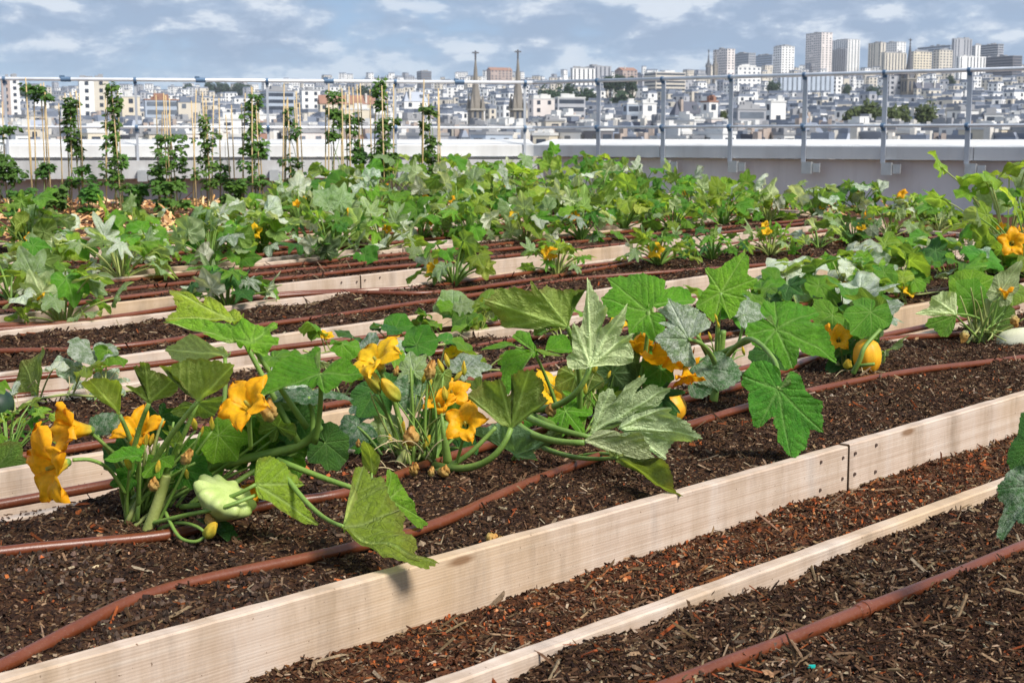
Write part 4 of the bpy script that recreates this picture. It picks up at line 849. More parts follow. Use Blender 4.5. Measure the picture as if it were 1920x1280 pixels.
# ---- plant 2
p2 = ground(752, 893, SOIL); p2.z = soil_z(p2, 1) - .01
P2 = empty('squash_plant', p2, 'squash plant in the middle with thin stems, buds and bright yellow orange blossoms', 'squash plant', 'big squash plants in the foreground bed')
H = lambda *a, **k: hero_leaf(P2, *a, **k)
S = lambda *a, **k: shaped_leaf(P2, *a, **k)
S('B', (815, 850), [(815, 858), (760, 810), (700, 760), (640, 720), (605, 690), (660, 650), (720, 620), (770, 610), (790, 650), (800, 690), (830, 660), (815, 600), (850, 570), (900, 545), (935, 560), (960, 610), (980, 650), (962, 678), (1000, 690), (975, 720), (920, 770), (860, 822)], 4.1, (.12, .92, .3), 'olive', stalk=[(815, 872, 4.25), (925, 900, 4.05)], r=.010)
S('B', (835, 983), [(835, 988), (760, 930), (690, 880), (620, 850), (600, 830), (650, 820), (720, 825), (800, 830), (900, 850), (985, 900), (960, 930), (900, 940), (945, 990), (880, 1000)], 4.38, (0, .85, .5), 'bluish', stalk=[(960, 870, 4.4), (962, 860, 4.4)])
H((670, 800, 4.42), (642, 838, 4.36), (0, -.75, .6), 'lobed', 'bluish', 1.1, stalk=[(735, 885, 4.35), (700, 820, 4.38)], r=.004)
H((705, 730, 4.5), (728, 772, 4.45), (0, -.75, .6), 'round', 'dark', 1.3, stalk=[(740, 870, 4.4), (720, 790, 4.45)], r=.004)
H((775, 695, 4.5), (765, 655, 4.55), (-.2, -.6, .75), 'lobed', 'pale', 1.0, stalk=[(765, 860, 4.4), (770, 760, 4.45)], r=.004)
H((830, 700, 4.4), (812, 735, 4.36), (0.2, .8, .5), 'pointed', 'olive', .9, stalk=[(785, 870, 4.32), (830, 780, 4.36)], r=.005)
H((905, 742, 4.45), (880, 715, 4.5), (0, .8, .5), 'lobed', 'green', 1.0, stalk=[(800, 870, 4.36), (880, 800, 4.42)], r=.004)
H((700, 760, 4.6), (672, 735, 4.66), (0, -.7, .6), 'round', 'bluish', 1.2, stalk=[(740, 860, 4.5), (715, 800, 4.55)], r=.004)
H((870, 690, 4.6), (900, 660, 4.66), (0, -.6, .7), 'lobed', 'silver', 1.2, stalk=[(800, 850, 4.5), (850, 760, 4.55)], r=.004)
for (x0, y0, x1, y1, x2, y2, r_) in [(700, 640, 0, 0, 0, 0, 0)][:0]: pass
add_stalk(P2, [at(770, 880, 4.3), at(752, 800, 4.3), at(735, 740, 4.28), at(710, 690, 4.25)], .011, .006)
add_stalk(P2, [at(760, 880, 4.3), at(735, 800, 4.28), at(722, 770, 4.26), at(700, 740, 4.24)], .007, .005)
add_stalk(P2, [at(775, 880, 4.3), at(775, 800, 4.3), at(772, 730, 4.3), at(770, 690, 4.32)], .006, .004)
add_stalk(P2, [at(800, 880, 4.28), at(797, 800, 4.28), at(800, 740, 4.28), at(803, 700, 4.28)], .005, .004)
add_stalk(P2, [at(840, 870, 4.25), at(832, 815, 4.22), at(828, 775, 4.25)], .015, .004)
add_stalk(P2, [at(855, 870, 4.2), at(868, 830, 4.15), at(872, 800, 4.12)], .005, .005)
add_stalk(P2, [at(750, 915, 4.22), at(780, 895, 4.2), at(830, 880, 4.2), at(880, 850, 4.2), at(930, 800, 4.22)], .013, .006)
add_stalk(P2, [at(740, 890, 4.28), at(758, 850, 4.3), at(768, 820, 4.3)], .016, .010, 'stalk2', 10, 'stem')
add_stalk(P2, [at(800, 885, 4.3), at(820, 840, 4.34), at(838, 790, 4.36)], .022, .014, 'stalk', 12, 'stem')
for i in range(34):
    x = rr.uniform(690, 870); a = at(750 + rr.uniform(0, 80), rr.uniform(850, 890), 4.3 + rr.uniform(-.06, .08)); b = at(x, rr.uniform(690, 850), 4.32 + rr.uniform(-.12, .12))
    add_stalk(P2, [a, (a + b) / 2 + Vector((rr.uniform(-.04, .04), 0, rr.uniform(0, .04))), b], rr.uniform(.003, .006), .002, rr.choice(['stalk', 'stalk', 'stalk2']), 6)
    if i % 3 == 0: add_bud(P2, b, (rr.uniform(-.4, .4), -.2, 1), rr.uniform(.03, .055), BUD[i % 2], sx=.8)
for i in range(9):
    a = at(rr.uniform(720, 800), rr.uniform(830, 895), 4.2); b = a + Vector((rr.uniform(-.12, .12), rr.uniform(-.1, .05), rr.uniform(-.03, .06)))
    add_stalk(P2, [a, (a + b) / 2 + Vector((0, 0, .04)), b], .002, .0012, 'drystalk', 5, 'tendril')
add_flower(P2, at(716, 690, 4.25), (-0.5, -0.35, 0.78), 0.115, FLY[0], 0.4)
add_bud(P2, at(712, 738, 4.24), (-0.45, -0.2, 0.9), 0.105, BUD[0], sx=1.0); add_bud(P2, at(750, 752, 4.24), (-0.55, -0.2, 0.75), 0.092, BUD[1], sx=1.0)
add_flower(P2, at(873, 800, 4.12), (-0.05, -0.80, 0.55), 0.088, FL[0], 0.1); add_flower(P2, at(828, 772, 4.34), (-0.25, -0.4, 0.8), 0.09, FL[1], 0.5); add_flower(P2, at(845, 745, 4.42), (0.1, -0.6, 0.7), 0.085, FL[3], 0.5)
add_bud(P2, at(773, 835, 4.2), (-0.1, -0.2, 0.95), 0.06, WITH[1], sx=1.1); add_bud(P2, at(804, 712, 4.28), (0.15, -0.1, 0.95), 0.062, WITH[0]); add_bud(P2, at(672, 838, 4.3), (0, -.4, .8), 0.03, WITH[0]); add_bud(P2, at(742, 705, 4.4), (.1, -.2, .9), 0.035, WITH[0])
for x, y, zx in ((850, 715, .7), (832, 700, -.3), (870, 705, 0), (842, 690, -.2)): add_bud(P2, at(x, y, 4.36), (zx, -.1, .8), 0.05, BUD[0], sx=.8)
for bx, by, tx, ty, mt in ((690, 830, 665, 862, 'green'), (740, 800, 700, 800, 'pale'), (800, 790, 830, 812, 'green'), (860, 840, 890, 862, 'dark'), (720, 860, 690, 880, 'bright'), (780, 740, 750, 720, 'bluish'), (850, 790, 880, 770, 'bright')):
    H((bx, by, 4.5), (tx, ty, 4.46), (rnd.uniform(-.4, .4), -.75, .5), rnd.choice(['lobed', 'cut', 'round']), mt, 1.0, ruffle=.07, stalk=[(765, 880, 4.36), ((bx + 765) / 2, 830, 4.45)], r=.0035, ln=1.15)
# ---- plant 3
p3 = ground(1085, 822, SOIL); p3.z = soil_z(p3, 1) - .01
P3 = empty('squash_plant', p3, 'large squash plant right of centre whose deeply lobed pale leaf droops to the front board', 'squash plant', 'big squash plants in the foreground bed')
H = lambda *a, **k: hero_leaf(P3, *a, **k)
S = lambda *a, **k: shaped_leaf(P3, *a, **k)
S('B', (1086, 366), [(1090, 375), (1000, 364), (920, 370), (860, 380), (790, 392), (780, 370), (740, 310), (695, 260), (700, 235), (760, 195), (830, 180), (908, 182), (905, 135), (930, 165), (942, 187), (990, 175), (1010, 195), (1060, 200), (1120, 187), (1168, 178), (1120, 212), (1107, 250), (1100, 300), (1094, 340)], 4.55, (-.2, .92, .3), 'olive', stalk=[(1085, 790, 4.8), (1095, 690, 4.7)], r=.009, bend=-.05, label='broad olive leaf seen from below')
S('B', (1195, 552), [(1195, 560), (1150, 562), (1090, 567), (1085, 520), (1110, 470), (1105, 400), (1110, 340), (1150, 372), (1165, 300), (1180, 220), (1180, 138), (1210, 180), (1240, 240), (1272, 258), (1265, 310), (1240, 372), (1300, 312), (1362, 253), (1360, 320), (1345, 390), (1330, 412), (1402, 388), (1390, 430), (1402, 530), (1330, 552), (1260, 548)], 4.5, (-.15, .95, .2), 'pale', stalk=[(1000, 768, 4.65), (1085, 765, 4.5)], r=.010, bend=.04, label='upright pale lobed leaf seen from below')
S('B', (1475, 290), [(1280, 120), (1350, 108), (1430, 110), (1500, 130), (1555, 155), (1545, 200), (1500, 230), (1472, 262), (1490, 292), (1540, 300), (1558, 350), (1530, 422), (1480, 425), (1440, 382), (1380, 392), (1370, 330), (1280, 300), (1250, 215), (1300, 170)], 4.85, (-.05, -.8, .58), 'bright', stalk=[(1180, 790, 4.95), (1215, 680, 4.9)], r=.008)
S('B', (1490, 258), [(1480, 255), (1540, 190), (1600, 165), (1660, 175), (1707, 215), (1690, 245), (1640, 260), (1560, 264), (1500, 268)], 4.9, (.1, -.75, .65), 'bright', stalk=[(1190, 780, 4.98), (1230, 680, 4.95)])
S('B', (925, 485), [(925, 490), (820, 420), (840, 395), (900, 390), (915, 430), (942, 485), (900, 530), (850, 560), (830, 610), (800, 682), (775, 640), (765, 560), (790, 500), (850, 480)], 4.7, (-.05, -.72, .7), 'bright', stalk=[(1048, 775, 4.82), (1030, 715, 4.8)], r=.006)
S('B', (830, 458), [(670, 467), (740, 440), (790, 430), (835, 455), (780, 472)], 4.72, (0, -.5, .85), 'bright', stalk=[(1010, 665, 4.74), (985, 655, 4.72)], r=.003)
S('B', (985, 475), [(980, 470), (1000, 410), (1050, 395), (1092, 420), (1117, 470), (1060, 490), (1000, 482)], 4.8, (.1, -.75, .65), 'bright', stalk=[(1020, 670, 4.78), (1020, 660, 4.8)], r=.003)
S('B', (930, 480), [(930, 478), (1000, 475), (1062, 490), (1040, 507), (980, 502)], 4.7, (0, -.5, .85), 'lime', stalk=None)
S('C', (555, 958), [(548, 965), (570, 880), (590, 790), (600, 745), (660, 725), (690, 765), (735, 690), (820, 638), (820, 672), (770, 742), (840, 690), (927, 690), (910, 735), (870, 790), (810, 822), (770, 815), (757, 880), (700, 905), (680, 930), (620, 938)], 4.2, (-.25, .93, .25), 'pale', stalk=[(975, 772, 4.55), (1010, 800, 4.3)], r=.010, bend=.06, label='pale deeply lobed leaf with veins standing out')
S('C', (690, 915), [(690, 918), (755, 870), (850, 830), (952, 798), (950, 840), (1010, 860), (1060, 900), (1092, 940), (1030, 980), (960, 1010), (930, 1062), (900, 1062), (850, 1000), (800, 932), (740, 918)], 4.15, (-.1, .95, .3), 'pale', stalk=None, bend=.08)
S('C', (520, 985), [(518, 986), (590, 942), (680, 930), (720, 945), (790, 920), (830, 970), (860, 1040), (877, 1085), (850, 1102), (780, 1082), (700, 1052), (620, 1022)], 4.12, (-.1, .92, .38), 'pale', stalk=[(965, 790, 4.5), (1000, 832, 4.22)], r=.011, bend=.06)
S('C', (690, 1058), [(640, 1030), (700, 1055), (780, 1085), (850, 1098), (900, 1070), (940, 1120), (980, 1180), (1000, 1220), (1032, 1242), (940, 1232), (860, 1192), (790, 1152), (720, 1092)], 4.07, (.6, .55, .5), 'olive', stalk=[(1020, 840, 4.5), (1090, 868, 4.25)], r=.007, bend=.05)
S('C', (1045, 470), [(885, 310), (935, 295), (940, 258), (1000, 290), (1060, 300), (1110, 335), (1152, 380), (1150, 410), (1110, 430), (1060, 450), (1045, 482), (1050, 530), (1082, 590), (1040, 602), (1000, 577), (960, 582), (930, 530), (900, 500), (870, 460), (910, 430), (945, 392), (890, 380), (945, 360)], 4.68, (-.15, -.88, .4), 'silver', stalk=[(1340, 680, 5.0), (1325, 640, 4.85)], r=.008, label='silvery green leaf hanging in front of the orange blossoms')
H((1080, 705, 4.85), (1110, 765, 4.8), (0, .7, .6), 'lobed', 'olive', 1.2, stalk=[(1085, 810, 4.85), (1085, 760, 4.86)], r=.005)
H((1150, 700, 4.95), (1190, 640, 5.0), (0, .8, .5), 'round', 'dark', 1.2, stalk=[(1120, 820, 4.9), (1140, 760, 4.92)], r=.005)
H((1210, 790, 4.85), (1255, 730, 4.9), (.2, -.7, .6), 'round', 'dark', 1.0, stalk=[(1130, 830, 4.85), (1180, 800, 4.85)], r=.005)
H((1060, 770, 4.75), (1095, 810, 4.7), (0, -.7, .65), 'cut', 'bright', 1.2, stalk=[(1070, 840, 4.78), (1060, 800, 4.76)], r=.004)
H((1100, 755, 4.8), (1060, 735, 4.8), (0, -.7, .65), 'cut', 'bright', 1.2, stalk=[(1085, 830, 4.8), (1100, 790, 4.8)], r=.004)
H((1000, 850, 4.6), (1040, 820, 4.7), (0, .8, .5), 'round', 'dark', 1.2, stalk=[(1040, 850, 4.7), (1020, 850, 4.65)], r=.005)
H((1120, 720, 5.0), (1130, 670, 5.02), (0, .9, .3), 'round', 'olive', 1.2, stalk=[(1110, 830, 4.9), (1120, 780, 4.95)], r=.005)
H((1195, 720, 4.98), (1160, 690, 5.0), (0, .9, .3), 'round', 'dark', 1.2, stalk=[(1130, 830, 4.9), (1180, 780, 4.95)], r=.005)
add_stalk(P3, [at(1060, 860, 4.6), at(1130, 850, 4.4), at(1190, 862, 4.25), at(1210, 880, 4.2)], .007, .005)
add_stalk(P3, [at(1085, 825, 4.87), at(1040, 800, 4.75), at(985, 775, 4.62), at(950, 765, 4.6)], .018, .012, 'stalk', 11, 'stem')
for i in range(22):
    a = at(1060 + rr.uniform(0, 90), rr.uniform(800, 840), 4.84 + rr.uniform(-.08, .08)); b = at(rr.uniform(1010, 1250), rr.uniform(690, 810), 4.85 + rr.uniform(-.15, .15))
    add_stalk(P3, [a, (a + b) / 2 + Vector((rr.uniform(-.04, .04), 0, rr.uniform(0, .05))), b], rr.uniform(.003, .006), .002, rr.choice(['stalk', 'stalk', 'stalk2']), 6)
    if i % 3 == 0: add_bud(P3, b, (rr.uniform(-.4, .4), -.2, 1), rr.uniform(.03, .055), BUD[i % 2], sx=.8)
add_flower(P3, at(1212, 632, 4.98), (-0.15, -0.5, -0.75), 0.105, FL[0], 0.3); add_flower(P3, at(1262, 650, 4.85), (-0.1, -0.45, -0.85), 0.125, FL[3], 0.8); add_flower(P3, at(1285, 690, 4.85), (0.1, -0.5, -0.8), 0.09, FL[1], 0.1)
add_flower(P3, at(1030, 745, 4.95), (0.3, -0.5, 0.7), 0.115, FLY[0], 0.4); add_flower(P3, at(1065, 735, 5.0), (0.4, -0.4, 0.5), 0.10, FL[1], 0.9); add_flower(P3, at(1215, 775, 5.0), (0.5, -0.35, 0.3), 0.12, FL[1], 0.4); add_flower(P3, at(1180, 720, 5.05), (0, -0.6, 0.6), 0.08, FL[2], 0.4)
add_bud(P3, at(1035, 780, 4.6), (-.2, -.4, .8), .05, WITH[1])
yv, yf = lathe([(0.001, -.5), (.2, -.47), (.36, -.36), (.45, -.18), (.48, .0), (.45, .2), (.36, .37), (.2, .48), (0.001, .5)], 40, lambda a, i, q, z: (q * (1 + .025 * math.cos(10 * a)), z))
ysq = mesh_obj('yellow_fruit', yv, yf, M['yellow_skin'], P3, True); ysq.matrix_local = rel(P3, axis_M(at(1252, 765, 5.0), (0.7, -.2, .4), 0.13))
for bx, by, tx, ty, mt, nz_ in ((1010, 800, 980, 830, 'green', -.8), (1150, 790, 1190, 815, 'green', -.7), (1130, 745, 1160, 775, 'bright', -.7), (1230, 735, 1265, 760, 'dark', -.8), (1180, 760, 1150, 735, 'lime', .8), (1060, 800, 1030, 830, 'bright', -.7), (1240, 690, 1210, 710, 'green', -.8)):
    H((bx, by, 4.9), (tx, ty, 4.85), (rnd.uniform(-.4, .4), nz_, .5), rnd.choice(['lobed', 'cut', 'round']), mt, 1.0, ruffle=.07, stalk=[(1090, 830, 4.85), ((bx + 1090) / 2, 790, 4.88)], r=.004, ln=1.15)
# ---- plant 4
p4 = ground(1335, 765, SOIL); p4.z = soil_z(p4, 1) - .01
P4 = empty('squash_plant', p4, 'squash plant with the tallest bright green leaves and one leaf hanging low over the pipe', 'squash plant', 'big squash plants in the foreground bed')
H = lambda *a, **k: hero_leaf(P4, *a, **k)
S = lambda *a, **k: shaped_leaf(P4, *a, **k)
S('C', (1205, 235), [(1125, 110), (1190, 117), (1240, 75), (1300, 40), (1330, 33), (1347, 80), (1340, 150), (1387, 163), (1370, 200), (1310, 240), (1332, 268), (1300, 290), (1290, 330), (1250, 372), (1230, 340), (1210, 312), (1170, 382), (1120, 342), (1078, 300), (1110, 240), (1150, 190)], 5.35, (-.05, -.92, .3), 'bright', stalk=[(1345, 700, 5.4), (1342, 630, 5.38)], r=.009, label='tall upright bright green leaf')
S('D', (203, 658), [(205, 665), (215, 600), (180, 565), (130, 580), (95, 540), (95, 500), (150, 455), (200, 450), (260, 470), (350, 465), (430, 470), (500, 490), (517, 515), (480, 550), (440, 572), (490, 610), (560, 680), (610, 770), (632, 842), (560, 832), (470, 832), (380, 832), (345, 772), (357, 850), (330, 902), (270, 892), (220, 852), (180, 812), (100, 792), (40, 742), (-5, 680), (0, 620), (60, 590), (130, 600), (190, 642)], 5.1, (.05, -.74, .67), 'bright', stalk=[(1345, 665, 5.35), (1400, 640, 5.2)], r=.009, label='broad bright green leaf facing up')
S('C', (1075, 592), [(1072, 595), (1100, 570), (1150, 540), (1210, 533), (1270, 560), (1312, 610), (1305, 660), (1260, 702), (1200, 722), (1160, 700), (1100, 692), (1060, 662), (1048, 622)], 5.0, (.05, -.78, .6), 'bluish', stalk=[(1345, 700, 5.2), (1315, 660, 5.08)], r=.008, label='rounded dark leaf dusted with white')
S('C', (1060, 690), [(1045, 690), (1100, 692), (1160, 705), (1155, 740), (1110, 765), (1060, 760), (1040, 725)], 4.96, (.05, -.9, .3), 'bluish', stalk=[(1330, 740, 5.1), (1310, 720, 5.0)], r=.005)
S('E', (530, 830), [(533, 832), (555, 800), (545, 740), (500, 690), (440, 668), (380, 690), (333, 760), (330, 800), (370, 850), (360, 920), (380, 1000), (420, 1052), (480, 1000), (522, 978), (500, 1020), (530, 1060), (530, 1120), (570, 1170), (598, 1212), (660, 1190), (700, 1130), (720, 1060), (782, 1067), (782, 990), (775, 900), (730, 880), (690, 830), (650, 760), (600, 728), (595, 770), (602, 820), (562, 837)], 4.46, (.05, -.93, .27), 'green', stalk=[(1345, 690, 5.25), (1400, 635, 4.9), (1452, 675, 4.6)], r=.008, bend=.06, label='large leaf hanging low over the front pipe')
H((1395, 590, 5.5), (1425, 575, 5.5), (0, -.6, .7), 'round', 'silver', 1.5, stalk=[(1360, 700, 5.45), (1390, 640, 5.5)], r=.004)
H((1400, 570, 5.6), (1375, 590, 5.55), (0, -.7, .6), 'lobed', 'silver', 1.6, stalk=[(1360, 700, 5.5), (1400, 620, 5.6)], r=.004)
H((1440, 660, 5.4), (1480, 690, 5.35), (0, -.7, .6), 'round', 'dark', 1.1, stalk=[(1370, 720, 5.4), (1420, 680, 5.4)], r=.004)
add_stalk(P4, [at(1335, 775, 5.4), at(1342, 720, 5.4), at(1350, 670, 5.38), at(1356, 620, 5.36)], .018, .012, 'stalk', 12, 'stem')
add_stalk(P4, [at(1345, 700, 5.38), at(1325, 665, 5.3), at(1308, 630, 5.15)], .010, .007)
for i in range(12):
    a = at(1340 + rr.uniform(-12, 12), rr.uniform(660, 740), 5.38); b = at(rr.uniform(1310, 1400), rr.uniform(600, 690), 5.4 + rr.uniform(-.15, .1))
    add_stalk(P4, [a, (a + b) / 2 + Vector((0, 0, .03)), b], .004, .002, 'stalk', 6)
    if i % 2 == 0: add_bud(P4, b, (rr.uniform(-.4, .4), -.2, 1), rr.uniform(.03, .05), BUD[0], sx=.7)
# ---- plant 5: yellow squash
p5 = ground(1590, 705, SOIL); p5.z = soil_z(p5, 1) - .01
P5 = empty('squash_plant', p5, 'small squash plant carrying a round yellow squash on the soil', 'squash plant', 'big squash plants in the foreground bed')
H = lambda *a, **k: hero_leaf(P5, *a, **k)
H((1640, 590, 6.1), (1598, 552, 6.2), (-.1, .8, .5), 'lobed', 'green', .9, stalk=[(1600, 690, 6.15), (1620, 630, 6.1)], r=.009, ln=1.05)
H((1632, 585, 6.0), (1595, 625, 5.9), (-.1, -.8, .5), 'round', 'green', .75, stalk=[(1595, 690, 6.15), (1612, 640, 6.1)], r=.007, ln=.9)
H((1648, 580, 6.2), (1696, 562, 6.2), (.2, -.5, .8), 'round', 'silver', .7, stalk=[(1605, 690, 6.2), (1640, 620, 6.2)], r=.006)
H((1650, 592, 6.2), (1682, 602, 6.1), (.3, -.7, .6), 'lobed', 'silver', 1.0, stalk=[(1605, 690, 6.2), (1640, 640, 6.2)], r=.005)
H((1560, 590, 6.3), (1530, 605, 6.25), (0, -.7, .6), 'round', 'green', 1.2, stalk=[(1590, 690, 6.2), (1565, 640, 6.25)], r=.005)
H((1655, 600, 6.3), (1640, 640, 6.2), (.2, .7, .6), 'round', 'dark', 1.0, stalk=[(1605, 690, 6.2), (1640, 650, 6.25)], r=.005)
add_stalk(P5, [at(1598, 710, 6.1), at(1612, 675, 6.0), at(1625, 640, 6.0), at(1634, 618, 6.05)], .016, .010, 'stalk', 10, 'stem')
add_stalk(P5, [at(1584, 712, 6.1), at(1575, 690, 6.1), at(1568, 680, 6.1)], .013, .012, 'stalk2', 10, 'stem')
for i in range(10):
    a = at(1590 + rr.uniform(-10, 10), rr.uniform(680, 705), 6.1); b = at(rr.uniform(1560, 1660), rr.uniform(600, 690), 6.1 + rr.uniform(-.1, .15)); add_stalk(P5, [a, (a + b) / 2 + Vector((0, 0, .03)), b], .004, .002, rr.choice(['stalk', 'stalk2']), 6)
for i in range(7):
    a = at(1580 + rr.uniform(0, 60), rr.uniform(690, 710), 6.0); b = a + Vector((rr.uniform(-.15, .15), rr.uniform(-.1, .1), -.01)); add_stalk(P5, [a, (a + b) / 2 + Vector((0, 0, .04)), b], .002, .0015, 'drystalk', 5, 'tendril')
add_flower(P5, at(1572, 640, 6.05), (-0.1, -0.75, 0.55), 0.085, FL[0], 0.3); add_flower(P5, at(1556, 632, 6.1), (-0.6, -0.4, 0.5), 0.08, FL[2], 0.3); add_bud(P5, at(1588, 690, 5.98), (0, -.5, .7), .05, BUD[1], sx=1.6)
o = mesh_obj('yellow_fruit', yv, yf, M['yellow_skin'], P5, True); o.matrix_local = rel(P5, axis_M(at(1626, 668, 6.0), (-0.1, -.15, .95), 0.15, 0, 0.85))
add_stalk(P5, [at(1600, 700, 5.9), at(1612, 675, 5.88), at(1622, 650, 5.88), at(1650, 618, 5.95)], .012, .008); add_stalk(P5, [at(1608, 686, 5.9), at(1625, 684, 5.85), at(1640, 682, 5.85)], .008, .007)
for bx, by, tx, ty, mt in ((1600, 640, 1575, 660, 'green'), (1660, 660, 1680, 640, 'pale'), (1580, 665, 1560, 690, 'dark'), (1610, 610, 1640, 625, 'bright')):
    H((bx, by, 6.15), (tx, ty, 6.05), (rnd.uniform(-.4, .4), -.7, .6), 'lobed', mt, 1.0, ruffle=.07, stalk=[(1592, 695, 6.15), (bx, by + 25, 6.15)], r=.004, ln=1.1)
# ---- plant 6: white squash at right
p6 = ground(1838, 648, SOIL); p6.z = soil_z(p6, 1) - .01
P6 = empty('squash_plant', p6, 'squash plant at the right edge with bare stems and a large white fruit', 'squash plant', 'big squash plants in the foreground bed')
H = lambda *a, **k: hero_leaf(P6, *a, **k)
S = lambda *a, **k: shaped_leaf(P6, *a, **k)
S('D', (1448, 550), [(1452, 555), (1380, 562), (1290, 565), (1230, 540), (1140, 510), (1260, 490), (1270, 420), (1330, 400), (1390, 383), (1440, 400), (1472, 440), (1462, 500)], 6.7, (-.1, .9, .4), 'pale', stalk=[(1840, 600, 6.9), (1820, 588, 6.8)], r=.006)
S('D', (1445, 560), [(1448, 562), (1435, 640), (1400, 702), (1350, 702), (1300, 650), (1240, 630), (1260, 580), (1350, 562)], 6.65, (0, -.9, .3), 'green', stalk=[(1840, 640, 6.9), (1800, 600, 6.8)], r=.005)
H((1825, 560, 7.0), (1802, 530, 7.0), (-.1, -.7, .7), 'round', 'bright', 1.2, stalk=[(1835, 640, 7), (1820, 590, 7)], r=.006, ln=1.2); H((1815, 545, 7.1), (1860, 520, 7.1), (.2, -.6, .7), 'round', 'bright', 1.0, stalk=[(1840, 640, 7.05), (1815, 580, 7.1)], r=.006, ln=1.1)
H((1875, 550, 6.9), (1900, 505, 6.9), (.1, .8, .4), 'pointed', 'pale', .8, stalk=[(1850, 640, 6.95), (1865, 590, 6.9)], r=.006, ln=1.2); H((1900, 545, 7.0), (1935, 560, 6.9), (.1, -.6, .6), 'round', 'lime', 1.0, stalk=[(1850, 640, 7), (1885, 590, 7)], r=.006, ln=1.2)
H((1860, 600, 7.15), (1900, 580, 7.15), (.1, -.6, .6), 'round', 'olive', 1.1, stalk=[(1850, 640, 7.1), (1860, 610, 7.12)], r=.006, ln=1.1)
for i in range(34):
    a = at(1838 + rr.uniform(-25, 25), rr.uniform(620, 650), 6.95 + rr.uniform(-.1, .1)); b = at(rr.uniform(1785, 1920), rr.uniform(530, 640), 6.95 + rr.uniform(-.2, .2))
    add_stalk(P6, [a, (a + b) / 2 + Vector((rr.uniform(-.05, .05), 0, rr.uniform(0, .06))), b], rr.uniform(.004, .009), .003, rr.choice(['stalk2', 'stalk', 'stalk2']), 6)
add_stalk(P6, [at(1842, 650, 6.95), at(1846, 610, 6.95), at(1852, 560, 6.95)], .02, .014, 'stalk2', 10, 'stem')
add_flower(P6, at(1884, 560, 6.9), (0.05, -.3, .9), 0.09, FL[2], 0, .8); add_bud(P6, at(1788, 606, 6.7), (-.9, -.1, .2), .06, WITH[0]); add_bud(P6, at(1812, 620, 6.7), (-.3, -.1, -.7), .06, WITH[1]); add_bud(P6, at(1900, 590, 6.8), (.1, -.3, -.8), .06, WITH[1])
wv_, wf_ = lathe([(0.001, -.5), (.17, -.46), (.28, -.34), (.33, -.16), (.34, .0), (.33, .18), (.28, .34), (.17, .46), (0.001, .5)], 36, lambda a, i, q, z: (q * (1 + .02 * math.cos(8 * a)), z))
o = mesh_obj('white_fruit', wv_, wf_, M['white_skin'], P6, True); o.matrix_local = rel(P6, axis_M(at(1915, 640, 6.85), (0.75, -.3, .12), 0.24, 0, .82))
# ---- plant 7: leaves reaching in at the lower right
p7 = ground(2060, 900, SOIL); p7.z = soil_z(p7, 0)
P7 = empty('squash_plant', p7, 'dark dusty squash leaves reaching in at the lower right edge', 'squash plant', 'big squash plants in the foreground bed')
H = lambda *a, **k: hero_leaf(P7, *a, **k)
S = lambda *a, **k: shaped_leaf(P7, *a, **k)
S('F', (1990, 180), [(1900, 395), (1870, 392), (1842, 340), (1808, 370), (1792, 482), (1757, 450), (1772, 360), (1802, 285), (1770, 240), (1755, 190), (1790, 140), (1830, 85), (1905, 60), (1990, 40), (2080, 90), (2100, 200), (2060, 300), (1980, 360)], 2.95, (-.2, -.85, .5), 'bluish', stalk=[(2060, 980, 3.1), (2010, 900, 3.05)], ruffle=.04)
S('F', (1960, -60), [(1815, 0), (1812, 50), (1850, 90), (1905, 92), (1960, 60), (2020, 20), (2040, -80), (2000, -180), (1930, -250), (1895, -240), (1880, -190), (1870, -110), (1835, -60)], 3.05, (-.2, -.85, .5), 'dark', stalk=[(2060, 960, 3.15), (2000, 840, 3.1)], ruffle=.04)
# ------------------------------------------------------------------ courgettes and vines of the rows behind
POOL = {}
def pool_leaf(kind, i, nr=8, na=60):
    k = (kind, i)
    if k not in POOL:
        r = random.Random(hash(kind) % 97 + i * 13 if False else sum(map(ord, kind)) + i * 13)
        me = leaf_mesh('leaf', kind, 900 + sum(map(ord, kind)) + i, nr, na, r.uniform(-.3, .45), r.uniform(.05, .5), r.uniform(.1, .5), r.uniform(.05, .11), .05, 1.0)
        me.materials.append(LM['green']); POOL[k] = me
    return POOL[k]
def put_leaf(root, M4, kind, mat, r):
    me = pool_leaf(kind, r.randrange(7)); o = data_obj('leaf', me, root, M4)
    o.material_slots[0].link = 'OBJECT'; o.material_slots[0].material = LM[mat]; return o
MIX = {'fresh': ['green', 'bright', 'bright', 'bright', 'lime', 'lime', 'green', 'pale'],
       'silver': ['silver', 'silver', 'white', 'green', 'bright', 'pale', 'bright', 'green'],
       'pale': ['pale', 'white', 'white', 'lime', 'bright', 'bright', 'pale', 'lime'],
       'dark': ['dark', 'green', 'green', 'dark', 'bright', 'green', 'bright', 'silver'],
       'yellow': ['lime', 'lime', 'bright', 'bright', 'pale', 'bright'],
       'mixed': ['green', 'silver', 'bright', 'bright', 'white', 'bright', 'lime', 'green', 'green', 'lime', 'bright']}
